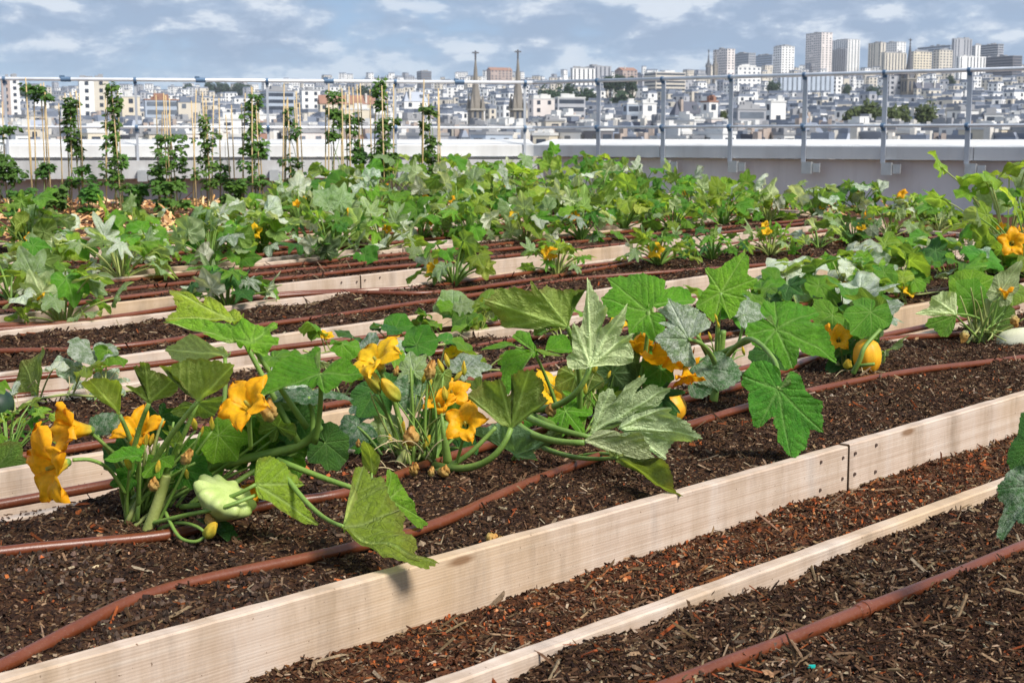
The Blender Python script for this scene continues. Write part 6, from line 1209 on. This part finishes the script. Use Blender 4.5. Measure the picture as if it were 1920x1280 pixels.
def building(cx, cy, yaw, lx, ly, zb, zt, wall, roof, style, r, label, name='apartment_building', win=None, lit=True, cat='building', group='buildings of the city beyond the railing', fh=3.1, ww=(1.6, 1.9), gap=3.4):
    root = empty(name, (cx, cy, zb), label, cat, group); root.rotation_euler = (0, 0, yaw); H_ = zt - zb
    mh = min(4.0, .22 * (zt - zb)) if style in ('mansard', 'gable') else 0; hw = H_ - mh
    m = MB(); m.add(*box8(-lx / 2, lx / 2, -ly / 2, ly / 2, 0, hw)); m.build('wall', FC[wall], root)
    ro = MB()
    if style == 'mansard':
        i1 = 1.4; a = box8(-lx / 2 - .2, lx / 2 + .2, -ly / 2 - .2, ly / 2 + .2, hw + .02, hw + mh)[0]
        a = [(x * (1 if z < hw + .1 else (lx / 2 - i1) / (lx / 2 + .2)), y * (1 if z < hw + .1 else (ly / 2 - i1) / (ly / 2 + .2)), z) for x, y, z in a]; ro.add(a, box8(0, 1, 0, 1, 0, 1)[1])
    elif style == 'gable':
        ro.add([(-lx / 2 - .3, -ly / 2 - .3, hw + .02), (lx / 2 + .3, -ly / 2 - .3, hw + .02), (lx / 2 + .3, ly / 2 + .3, hw + .02), (-lx / 2 - .3, ly / 2 + .3, hw + .02), (-lx / 2 - .3, 0, hw + mh), (lx / 2 + .3, 0, hw + mh)], [(0, 1, 5, 4), (2, 3, 4, 5), (0, 4, 3), (1, 2, 5), (3, 2, 1, 0)])
    else:
        ro.add(*box8(-lx / 2 - .15, lx / 2 + .15, -ly / 2 - .15, ly / 2 + .15, hw + .02, hw + .5))
        for q in range(r.randrange(2, 7)):
            x = r.uniform(-.3, .3) * lx; y = r.uniform(-.25, .25) * ly; sx, sy = min(lx * .15, r.uniform(2, 5)), min(ly * .15, r.uniform(2, 4)); ro.add(*box8(x - sx, x + sx, y - sy, y + sy, hw + .52, hw + r.uniform(1.0, 2.2) * min(1.3, math.hypot(cx, cy) / 700 + .45)))
    ro.build('roof', RF[roof], root)
    if style in ('mansard', 'gable'):
        c = MB()
        for q in range(max(2, int(lx / 7))):
            x = -lx / 2 + lx * (q + .5) / max(2, int(lx / 7)); y = r.choice((-.28, .28)) * ly; c.add(*box8(x - .4, x + .4, y - .8, y + .8, hw - .3, hw + mh + r.uniform(.3, 1.1)))
        c.build('chimneys', M['pot'] if r.random() < .5 else M['wchim'], root)['kind'] = 'stuff'
    g = MB(); e = .06
    nfl = int(min(hw, 34 if win != 'tower' else 200) / fh)
    cam2 = Vector((-cx, -cy, 0)); cam2.rotate(Matrix.Rotation(-yaw, 3, 'Z'))
    for (ax, s, L) in (('x', -1 if cam2.y < 0 else 1, lx), ('y', -1 if cam2.x < 0 else 1, ly)):
        n = max(1, int((L - 1) / gap)); o = (ly if ax == 'x' else lx) / 2 * s + e * s
        for fl in range(nfl):
            z1 = hw - .55 - fl * fh; z0 = z1 - ww[1]
            if z0 < 0.5: break
            if win == 'ribs' and fl: break
            if win == 'ribs': z0 = max(1.0, hw - 60)
            if win == 'strip': spans = [(-L / 2 + .6, L / 2 - .6)]
            else: spans = [(-L / 2 + (j + .5) * L / n - ww[0] / 2, -L / 2 + (j + .5) * L / n + ww[0] / 2) for j in range(n) if r.random() > .05]
            for a, b in spans:
                q = [(a, z0), (b, z0), (b, z1), (a, z1)]
                vs = [(u, o, w) if ax == 'x' else (o, u, w) for u, w in q]
                g.add(vs, [(0, 1, 2, 3) if (ax == 'x') == (s < 0) else (3, 2, 1, 0)])
    if g.v: g.build('windows', M['glass'] if r.random() < .7 else M['glass2'], root)['kind'] = 'stuff'
    if style == 'mansard':
        dm = MB(); n = max(1, int(lx / 4.5)); s = -1 if cam2.y < 0 else 1
        for j in range(n):
            x = -lx / 2 + (j + .5) * lx / n; y = s * (ly / 2 - .35); dm.add(*box8(x - .65, x + .65, min(y, y - s * 1.2), max(y, y - s * 1.2), hw + .3, hw + mh * .72))
        dm.build('dormers', FC['white'] if r.random() < .4 else M['glass2'], root)['kind'] = 'stuff'
    return root
def px_box(x0, x1, xs, top, d, a=.42):
    """plan of a box whose nearest corner stands at photo column xs and which spans x0..x1 at distance d"""
    pr, pl = (x1 - xs) / FPX * d, (xs - x0) / FPX * d
    lr = max(3, pr / math.cos(a)); ll = max(3, pl / math.sin(a)); k = at(xs, top, d)
    u = Vector((math.cos(a), math.sin(a), 0)); v = Vector((-math.sin(a), math.cos(a), 0)); c = Vector((k.x, k.y, 0)) + u * lr / 2 + v * ll / 2
    return c, lr, ll, k.z
LAND = [ # x0, x1, corner, top row, distance, wall, roof, style, windows, label
 (1521, 1563, 1541, 61, 2100, 'pink', 'flat', 'flat', 'tower', 'tallest tower of the skyline, a pinkish slab with one dark side'),
 (1567, 1617, 1592, 74, 2150, 'white', 'flat', 'flat', 'tower', 'broad white stepped tower just right of the tallest tower'),
 (1562, 1590, 1588, 92, 2120, 'grey', 'flat', 'flat', 'tower', 'low grey shoulder block in front of the broad white stepped tower'),
 (1455, 1492, 1466, 87, 2000, 'white', 'flat', 'flat', 'tower', 'pale block tower left of the tallest tower'),
 (1344, 1379, 1364, 92, 1900, 'pink', 'flat', 'flat', 'tower', 'dark sided tower at the left end of the high skyline'),
 (1380, 1418, 1404, 100, 2000, 'grey', 'flat', 'flat', 'strip', 'grey slab with a pale stair shaft right of the dark sided tower'),
 (1420, 1455, 1448, 103, 2150, 'blue grey', 'flat', 'flat', 'strip', 'long dark slab between the grey slab and the pale tower'),
 (1637, 1662, 1652, 80, 2050, 'stone', 'flat', 'flat', 'tower', 'narrow stone coloured tower, left of a near twin'),
 (1662, 1701, 1682, 79, 2100, 'white', 'flat', 'flat', 'tower', 'white tower with a blue grey side, right of a narrow stone tower'),
 (1787, 1828, 1790, 73, 2000, 'grey', 'flat', 'flat', 'tower', 'grey ribbed tower near the right end of the skyline'),
 (1745, 1788, 1782, 85, 2150, 'blue grey', 'flat', 'flat', 'strip', 'long dark slab left of the grey ribbed tower'),
 (1828, 1840, 1830, 85, 2100, 'white', 'flat', 'flat', 'tower', 'thin white block touching the grey ribbed tower'),
 (1840, 1884, 1872, 83, 2100, 'grey', 'flat', 'flat', 'strip', 'wide grey slab with a pale end at the far right of the skyline'),
 (1655, 1705, 1660, 99, 1800, 'stone', 'flat', 'flat', 'tower', 'long stone coloured block row below the twin towers'),
 (1710, 1752, 1714, 97, 1850, 'cream', 'flat', 'flat', 'tower', 'pale block row right of the dark church spire'),
 (1755, 1790, 1762, 94, 1800, 'stone', 'flat', 'flat', 'tower', 'stone coloured block row below the grey ribbed tower'),
 (1860, 1920, 1900, 105, 1700, 'dark', 'flat', 'flat', 'strip', 'dark long block at the right edge above the rail'),
 (1795, 1856, 1800, 106, 1650, 'white', 'pale', 'flat', 'tower', 'low white block below the ribbed tower'),
 (1380, 1430, 1384, 126, 1300, 'white', 'pale', 'flat', 'tower', 'bright white housing block just above the top rail'),
 (1462, 1580, 1464, 138, 1250, 'blue grey', 'flat', 'flat', 'tower', 'long blue grey housing slab with pale vertical bays behind the rails'),
 (1566, 1582, 1568, 144, 1240, 'white', 'flat', 'flat', 'tower', 'white end wall of the long blue grey slab'),
 (1665, 1722, 1668, 142, 1000, 'grey', 'slate', 'flat', 'tower', 'grey block beside the church nave'),
 (1082, 1152, 1120, 124, 1700, 'grey', 'flat', 'flat', 'tower', 'grey white housing pair rising above the rail bend'),
 (1155, 1196, 1168, 126, 1750, 'brick', 'tile', 'gable', 'tower', 'brick hospital like block right of the grey white pair'),
 (1212, 1288, 1230, 136, 1300, 'stone', 'pale', 'flat', 'strip', 'long stone office with window strips behind the rails'),
 (1070, 1116, 1074, 128, 1500, 'white', 'flat', 'flat', 'tower', 'pale block left of the rail bend'),
 (144, 172, 148, 150, 620, 'white', 'flat', 'flat', 'tower', 'tall pale twin slab at left, nearer half'),
 (172, 200, 174, 150, 640, 'stone', 'flat', 'flat', 'tower', 'tall pale twin slab at left, right half'),
 (0, 16, 2, 150, 700, 'brick', 'flat', 'flat', 'tower', 'brownish block at the left edge'),
 (17, 33, 18, 148, 720, 'white', 'flat', 'flat', 'tower', 'thin white block beside the brownish one at the left edge'),
 (480, 548, 500, 172, 700, 'blue grey', 'flat', 'flat', 'strip', 'long balconied housing slab behind the mostly bare canes'),
 (560, 598, 566, 170, 720, 'white', 'flat', 'flat', 'tower', 'white block right of the long balconied slab'),
 (268, 330, 272, 188, 560, 'blue grey', 'tile', 'flat', 'strip', 'dark glass office with a red roof edge at left'),
 (330, 372, 334, 192, 540, 'stone', 'zinc', 'flat', 'tower', 'stone building right of the dark glass office'),
 (222, 258, 228, 182, 520, 'cream', 'pale', 'flat', 'tower', 'cream building left of the dark glass office'),
 (594, 698, 600, 178, 640, 'cream', 'tile', 'gable', 'tower', 'long cream building with a red tiled roof behind the beans'),
 (752, 800, 758, 172, 600, 'white', 'zinc', 'mansard', 'tower', 'white house with zinc roof right of the tallest bean plant'),
 (780, 808, 790, 134, 1900, 'dark', 'flat', 'flat', 'strip', 'dark cube office on the skyline left of the twin spires'),
 (912, 960, 920, 126, 2000, 'brick', 'tile', 'gable', 'tower', 'reddish building between the twin spires on the skyline'),
 (1440, 1476, 1446, 192, 420, 'white', 'pale', 'flat', None, 'bright white blank walled building right of the grey house row'),
 (1262, 1320, 1266, 190, 430, 'blue grey', 'slate', 'mansard', 'tower', 'grey house with slate mansard and tall windows behind the rails'),
 (1318, 1338, 1330, 192, 425, 'white', 'tile', 'flat', None, 'narrow white tower house with a red side wall'),
 (1380, 1440, 1384, 206, 380, 'grey', 'flat', 'flat', 'strip', 'grey office grid with dark window bands'),
 (1170, 1206, 1176, 196, 470, 'blue grey', 'pale', 'flat', 'strip', 'pale blue office with window strips left of a white block'),
 (1204, 1232, 1206, 195, 465, 'white', 'pale', 'flat', None, 'plain white block beside the pale blue office'),
 (1042, 1098, 1046, 184, 600, 'grey', 'pale', 'flat', 'strip', 'grey white terraced block right of the right spire'),
 (990, 1040, 1000, 186, 610, 'pink', 'pale', 'flat', 'tower', 'pinkish block just right of the right spire'),
 (640, 690, 645, 206, 400, 'cream', 'pale', 'flat', 'tower', 'cream building behind the leaning beans'),
 (405, 470, 410, 225, 330, 'white', 'pale', 'flat', 'tower', 'low white building behind the dense topped beans'),
 (40, 100, 46, 225, 330, 'cream', 'zinc', 'mansard', 'tower', 'low cream house behind the second cane bundle'),
]
used_spans = []
for x0, x1, xc, top, d, wl, rf, stl, wn, lab in LAND:
    c, lr, ll, zt = px_box(x0, x1, xc, top, d); r = random.Random(x0)
    ll = min(ll, 45) if wn != 'strip' else ll
    wn = 'ribs' if (wn == 'tower' and d > 1150 and x0 % 3) else wn
    building(c.x, c.y, .42, lr, ll, min(terrain(c.x, c.y), zt - 14) - 2, zt, wl, rf, stl, r, lab, 'tower_block' if top < 108 else 'apartment_building', wn if wn else 'none', ww=(1.6, 1.7) if wn != 'tower' or d < 900 else (2.2, 1.7), gap=3.4 if d < 900 else 4.6, fh=3.2 if d < 900 else 3.4)
CW = list(FC); seen = {}
TIER = [(300, 'just above parapet'), (430, 'near lower rail'), (640, 'between the rails'), (950, 'mid hillside'), (1500, 'high hillside'), (9999, 'on skyline')]
BAY = [-9999, 14, 258, 503, 741, 982, 1127, 1248, 1374, 1512, 1661, 1818, 9999]
BAYN = ['left edge'] + [q + ' railing bay' for q in ('first', 'second', 'third', 'fourth', 'fifth', 'sixth', 'seventh', 'eighth', 'ninth', 'tenth', 'last')] + ['x']
SH = {'mansard': 'mansard roofed', 'gable': 'gabled', 'flat': 'flat roofed'}; NB = 0
POSW = ['leftmost', 'second leftmost', 'third leftmost', 'fourth leftmost', 'fifth leftmost', 'sixth leftmost', 'seventh leftmost', 'eighth leftmost']
cand = []
BLOCK = [(l[0], l[1], l[3] + 32, l[4]) for l in LAND if l[3] > 118] + [(1575, 1768, 230, 460), (1000, 1200, 184, 960), (872, 990, 236, 600), (1690, 1718, 178, 1010)]
rc = random.Random(12)
ds = np.geomspace(245, 2250, 16)
for ri, d in enumerate(ds):
    x = -60 + rc.uniform(0, 30); wsc = 1.0 if d < 500 else (.8 if d < 1000 else .6)
    while x < 1990:
        w = rc.uniform(11, 40) * wsc; dd = d * rc.uniform(.93, 1.07)
        top = row_at(x + w / 2, dd) + rc.uniform(-9, 7) * (1.2 if d > 700 else 1)
        for l0, l1, lt, ld in BLOCK:
            if dd < ld and x < l1 and x + w > l0: top = max(top, lt)
        cand.append((x, x + w * rc.uniform(.85, 1.1), top, dd, ri)); x += w * rc.uniform(.9, 1.25)
rc.shuffle(cand); cand.sort(key=lambda c: c[3])
indiv = []; mass = []
quota = 300 - len(LAND) - 2
# the largest in the picture become things of their own, the rest one mass
cand_sz = sorted(cand, key=lambda c: -(c[1] - c[0]) * min(30, 4 + 5200 / c[3]))
keep = set(id(c) for c in cand_sz[:quota])
recs = []
for c in cand:
    x0, x1, top, d, ri = c; wall = rc.choices(['white', 'cream', 'grey', 'beige', 'stone', 'brick', 'blue grey', 'pink', 'dark'], [44, 14, 9, 6, 11, .6, 7, 5, 1.5])[0]
    stl = rc.choices(['mansard', 'flat', 'gable'], [38, 48, 14])[0]; roof = rc.choice(['zinc', 'zinc', 'slate', 'zinc']) if stl == 'mansard' else (rc.choice(['zinc', 'tile', 'slate', 'zinc']) if stl == 'gable' else rc.choice(['pale', 'pale', 'flat', 'flat']))
    tier = next(n for lim, n in TIER if d < lim); bay = next(i for i in range(len(BAY) - 1) if (x0 + x1) / 2 < BAY[i + 1])
    key = (wall, stl, roof, tier, bay); recs.append((c, wall, stl, roof, key))
    if id(c) in keep: seen.setdefault(key, []).append((x0, id(c)))
for k in seen: seen[k].sort()
mv_, mf_, mr_, mw_, mg_ = MB(), MB(), MB(), MB(), MB()
for c, wall, stl, roof, key in recs:
    x0, x1, top, d, ri = c; a = rc.choice((-.5, -.25, .15, .42, .62)); w = (x1 - x0) / FPX * d
    lx = w / (abs(math.cos(a)) + .45 * abs(math.sin(a))); ly = min(max(9, lx * rc.uniform(.45, .8)), 22); k = at((x0 + x1) / 2, top, d); r = random.Random(int(x0 * 7 + d))
    zt = k.z; zb_ = min(terrain(k.x, k.y + ly / 2), zt - 9) - 2
    if id(c) in keep:
        lst = seen[key]; lab = '%s %s building, %s roof, %s, %s' % (wall, SH[stl], roof, key[3], BAYN[key[4]])
        if len(lst) > 1: lab += ', ' + POSW[min(7, [q for _, q in lst].index(id(c)))]
        building(k.x, k.y + ly / 2, a, lx, ly, zb_, zt, wall, roof, stl, r, lab.replace('flat roofed building, flat roof', 'flat roofed building').replace('flat roofed building, pale roof', 'building, pale flat roof'), win=r.choice([None, None, 'strip', None, 'few']), gap=r.uniform(2.8, 4.2))
    else:
        R = Matrix.Rotation(a, 3, 'Z'); hh = zt - zb_; ctr = Vector((k.x, k.y + ly / 2, 0)); dst = mv_ if wall in ('white', 'pink') else (mf_ if wall in ('cream', 'stone', 'beige', 'brick') else mw_)
        v, f = box8(-lx / 2, lx / 2, -ly / 2, ly / 2, zb_, zt - 1.5); dst.add([R @ Vector(q) + ctr for q in v], f)
        for sd in ((0, -1), (-1 if math.sin(a) * ctr.y + math.cos(a) * ctr.x > 0 else 1, 0)):
            Lf = lx if sd[0] == 0 else ly; nw = max(1, int(Lf / 3.4)); o = (ly if sd[0] == 0 else lx) / 2 + .06
            for fl in range(3):
                for j in range(nw):
                    if r.random() < .12: continue
                    u0 = -Lf / 2 + (j + .5) * Lf / nw; z1 = zt - 2.0 - fl * 3.1; q4 = [(u0 - .75, z1 - 1.8), (u0 + .75, z1 - 1.8), (u0 + .75, z1), (u0 - .75, z1)]
                    mg_.add([R @ Vector((u, sd[1] * o, w)) + ctr if sd[0] == 0 else R @ Vector((sd[0] * o, u, w)) + ctr for u, w in q4], [(0, 1, 2, 3)])
        v, f = box8(-lx / 2 * .92, lx / 2 * .92, -ly / 2 * .92, ly / 2 * .92, zt - 1.48, zt); mr_.add([R @ Vector(q) + ctr for q in v], f)
far = MB()
for nme, m_, mt, tx in (('distant_buildings', mv_, FC['white'], 'mass of small white buildings far up the hillside'), ('distant_buildings', mf_, FC['stone'], 'mass of small cream buildings far up the hillside'), ('distant_buildings', mw_, FC['grey'], 'mass of small grey buildings far up the hillside'), ('distant_windows', mg_, M['glass'], 'dark windows of the small far buildings'), ('distant_roofs', mr_, RF['zinc'], 'zinc roofs of the small far buildings')):
    if m_.v: tag(m_.build(nme, mt), tx, 'buildings', None, 'stuff')

# churches
M['spire'] = simple('weathered_stone', (.22, .195, .165), .9, 0, .2, .15); M['spire2'] = simple('pale_stone', (.36, .33, .28), .9, 0, .15, .2); M['lead'] = simple('dark_slate_spire', (.10, .10, .11), .7, 0, .2, .2)
def spire(x, top, shoulder, base, w, d, mat, label, lead=False, open_=True):
    k = at(x, base, d); s = d / FPX; root = empty('church_tower', (k.x, k.y, min(terrain(k.x, k.y), k.z - 6)), label, 'church tower', 'church towers of the city'); root.rotation_euler = (0, 0, .35); z = lambda row: EYE + (258 - row) * s - root.location.z; hw = w / 2 * s
    m = MB(); m.add(*box8(-hw, hw, -hw, hw, 0, z(shoulder))); m.build('tower', mat, root)
    sp = MB(); zs, zt = z(shoulder), z(top + (shoulder - top) * .14); ring = lambda rad, zz: [(rad * math.cos(i * math.pi / 4 + .39), rad * math.sin(i * math.pi / 4 + .39), zz) for i in range(8)]
    v = ring(hw * 1.0, zs + .02) + ring(hw * .52, zs + (zt - zs) * .42) + ring(hw * .10, zt); f = [(i + 8 * q, (i + 1) % 8 + 8 * q, (i + 1) % 8 + 8 * (q + 1), i + 8 * (q + 1)) for q in (0, 1) for i in range(8)] + [tuple(range(16, 24))]; sp.add(v, f); sp.build('spire', M['lead'] if lead else mat, root)
    n = MB(); n.tube([(0, 0, zt - .5), (0, 0, z(top))], .35 * max(1, d / 800), 6); cz = z(top) - (z(top) - zt) * .25; n.add(*box8(-1.3, 1.3, -.25, .25, cz - .25, cz + .25)); n.build('cross', M['lead'], root)
    for sx in (-1, 1):
        for sy in (-1, 1):
            pn = MB(); v = [(sx * hw * .86 + a, sy * hw * .86 + b, zs + .03) for a, b in ((-.8, -.8), (.8, -.8), (.8, .8), (-.8, .8))] + [(sx * hw * .86, sy * hw * .86, zs + (zt - zs) * .3)]; pn.add(v, [(0, 1, 4), (1, 2, 4), (2, 3, 4), (3, 0, 4)]); pn.build('pinnacle', mat, root)
    if open_:
        for ax in (0, 1):
            for sg in (-1, 1):
                for q in (-.42, .42):
                    wv = MB(); zz0, zz1 = z(shoulder + (base - shoulder) * .75), z(shoulder + (base - shoulder) * .14); hx = hw * .2; o = sg * (hw + .08)
                    pts = [(q * hw - hx, zz0), (q * hw + hx, zz0), (q * hw + hx, zz1 - hx), (q * hw, zz1), (q * hw - hx, zz1 - hx)]
                    wv.add([(u, o, h) if ax == 0 else (o, u, h) for u, h in pts], [(0, 1, 2, 3, 4)]); wv.build('louvre_opening', M['glass'], root)
    cr = MB(); cr.add(*box8(-hw - .6, hw + .6, -hw - .6, hw + .6, zs - .7, zs - .05)); cr.build('cornice', M['spire2'], root)
spire(892, 100, 205, 238, 24, 560, M['spire'], 'left church tower of a pair, tall stone spire with arched openings')
spire(971, 98, 205, 238, 24, 560, M['spire'], 'right church tower of a pair, tall stone spire next to a rail post')
spire(1703, 78, 150, 182, 20, 1000, M['spire'], 'slender dark church spire rising over the rail at right', True)
spire(1328, 98, 128, 140, 7, 1900, M['lead'], 'tiny left spire of a far twin towered church on the skyline', True, False)
spire(1341, 98, 128, 140, 7, 1900, M['spire'], 'tiny right spire of a far twin towered church on the skyline', False, False)
c, lr, ll, zt = px_box(1716, 1770, 1720, 155, 990); building(c.x, c.y, .42, lr, min(ll, 20), terrain(c.x, c.y) - 2, zt, 'stone', 'slate', 'gable', random.Random(3), 'church nave with a dark blue roof right of the slender spire', 'church_nave', 'tower', cat='church')
# trees among the houses
TM = [simple('tree_foliage_dark', (.022, .045, .02), .9, 0, .5, .25), simple('tree_foliage_olive', (.055, .075, .018), .9, 0, .5, .25)]; M['bark'] = simple('bark', (.08, .06, .045), .9)
def tree(x0, x1, top, d, mi, label, seed):
    r = random.Random(seed); k = at((x0 + x1) / 2, top, d); w = (x1 - x0) / FPX * d / 2; zb_ = min(terrain(k.x, k.y), k.z - w * 1.4); h = k.z - zb_
    root = empty('tree', (k.x, k.y, zb_), label, 'tree', 'trees between the houses'); t = MB(); t.tube([(0, 0, 0), (0, 0, h * .35), (.3, .2, h * .7)], [.06 * h * .5, .03 * h, .01 * h], 7)
    for q in range(4): a = q * 1.6; t.tube([(0, 0, h * .35), (math.cos(a) * w * .5, math.sin(a) * w * .5, h * .65)], [.02 * h, .006 * h], 5)
    t.build('trunk', M['bark'], root); V, F = [], []; ch = min(h * .75, w * 2.2); lobes = [(Vector((r.uniform(-.6, .6) * w, r.uniform(-.6, .6) * w, h - ch * r.uniform(.3, .75))), r.uniform(.4, .62)) for _ in range(9)] + [(Vector((0, 0, h - ch * .38)), .38)]
    for q in range(900):
        lc, lr_ = r.choice(lobes); dv = Vector((r.gauss(0, 1), r.gauss(0, 1), r.gauss(0, .8))).normalized(); p = lc + Vector((dv.x * w * lr_, dv.y * w * lr_, dv.z * ch * lr_ * .75)) * r.random() ** .35; p.z = min(p.z, h)
        s = w * r.uniform(.10, .2); n1_ = Vector((r.gauss(0, 1), r.gauss(0, 1), r.gauss(0, 1))).normalized(); n2_ = n1_.orthogonal().normalized(); b = len(V); V += [p + n1_ * s, p + n2_ * s * .7, p - n1_ * s, p - n2_ * s * .7]; F.append((b, b + 1, b + 2, b + 3))
    mesh_obj('crown', V, F, TM[mi], root)
TR = [(1572, 1630, 191, 430, 1, 'olive tree clump at the left end of the big tree group'), (1606, 1672, 186, 420, 1, 'tall olive tree behind a right hand railing post'), (1650, 1712, 190, 410, 1, 'dense olive tree right of the tall one'), (1712, 1762, 190, 420, 1, 'single rounded olive tree standing right of the group'),
 (1008, 1050, 160, 900, 0, 'dark tree left in the grove at the rail bend'), (1040, 1085, 157, 920, 0, 'dark tree in the middle of the grove at the rail bend'), (1078, 1122, 161, 900, 0, 'dark tree right in the grove at the rail bend'), (1130, 1158, 142, 950, 0, 'dark pointed tree next to the post right of the bend'), (1150, 1178, 140, 950, 0, 'second dark pointed tree right of the bend'), (1172, 1200, 144, 950, 0, 'third dark tree right of the bend'), (1135, 1200, 172, 800, 0, 'low green trees below the pointed ones'),
 (1580, 1600, 158, 1100, 0, 'dark tree beside the long blue grey slab'), (1440, 1466, 152, 1150, 0, 'dark tree left of the long blue grey slab'), (1625, 1652, 160, 1000, 0, 'dark tree left of the church'), (1350, 1368, 206, 400, 1, 'small olive tree beside a rail post'), (1770, 1790, 140, 1300, 0, 'dark tree right of the church nave'),
 (342, 372, 156, 1900, 0, 'dark skyline tree left of the third rail sleeve'), (376, 408, 154, 1900, 0, 'dark skyline tree at the third rail sleeve'), (404, 440, 153, 1900, 0, 'largest dark skyline tree at left'), (436, 474, 156, 1900, 0, 'dark skyline tree right of the largest'), (36, 92, 160, 1200, 0, 'dark trees behind the second cane bundle'), (664, 700, 162, 1300, 0, 'dark tree behind the leaning beans')]
for i, (a, b, t_, d, mi, lab) in enumerate(TR): tree(a, b, t_, d, mi, lab, i)

# ------------------------------------------------------------------ thin summer haze over the town
hz = MB(); hz.add(*box8(-2900, 2900, -60, 3100, -140, 330)); hm = bpy.data.materials.new('haze'); hm.use_nodes = True; ht = hm.node_tree; ht.nodes.clear()
pv_ = N(ht, 'ShaderNodeVolumePrincipled'); pv_.inputs['Density'].default_value = 0.00009; pv_.inputs['Color'].default_value = (.86, .91, 1.0, 1); pv_.inputs['Anisotropy'].default_value = 0.2
ho = N(ht, 'ShaderNodeOutputMaterial'); Lk(ht, pv_.outputs[0], ho.inputs['Volume'])
tag(hz.build('haze', hm), kind='stuff')
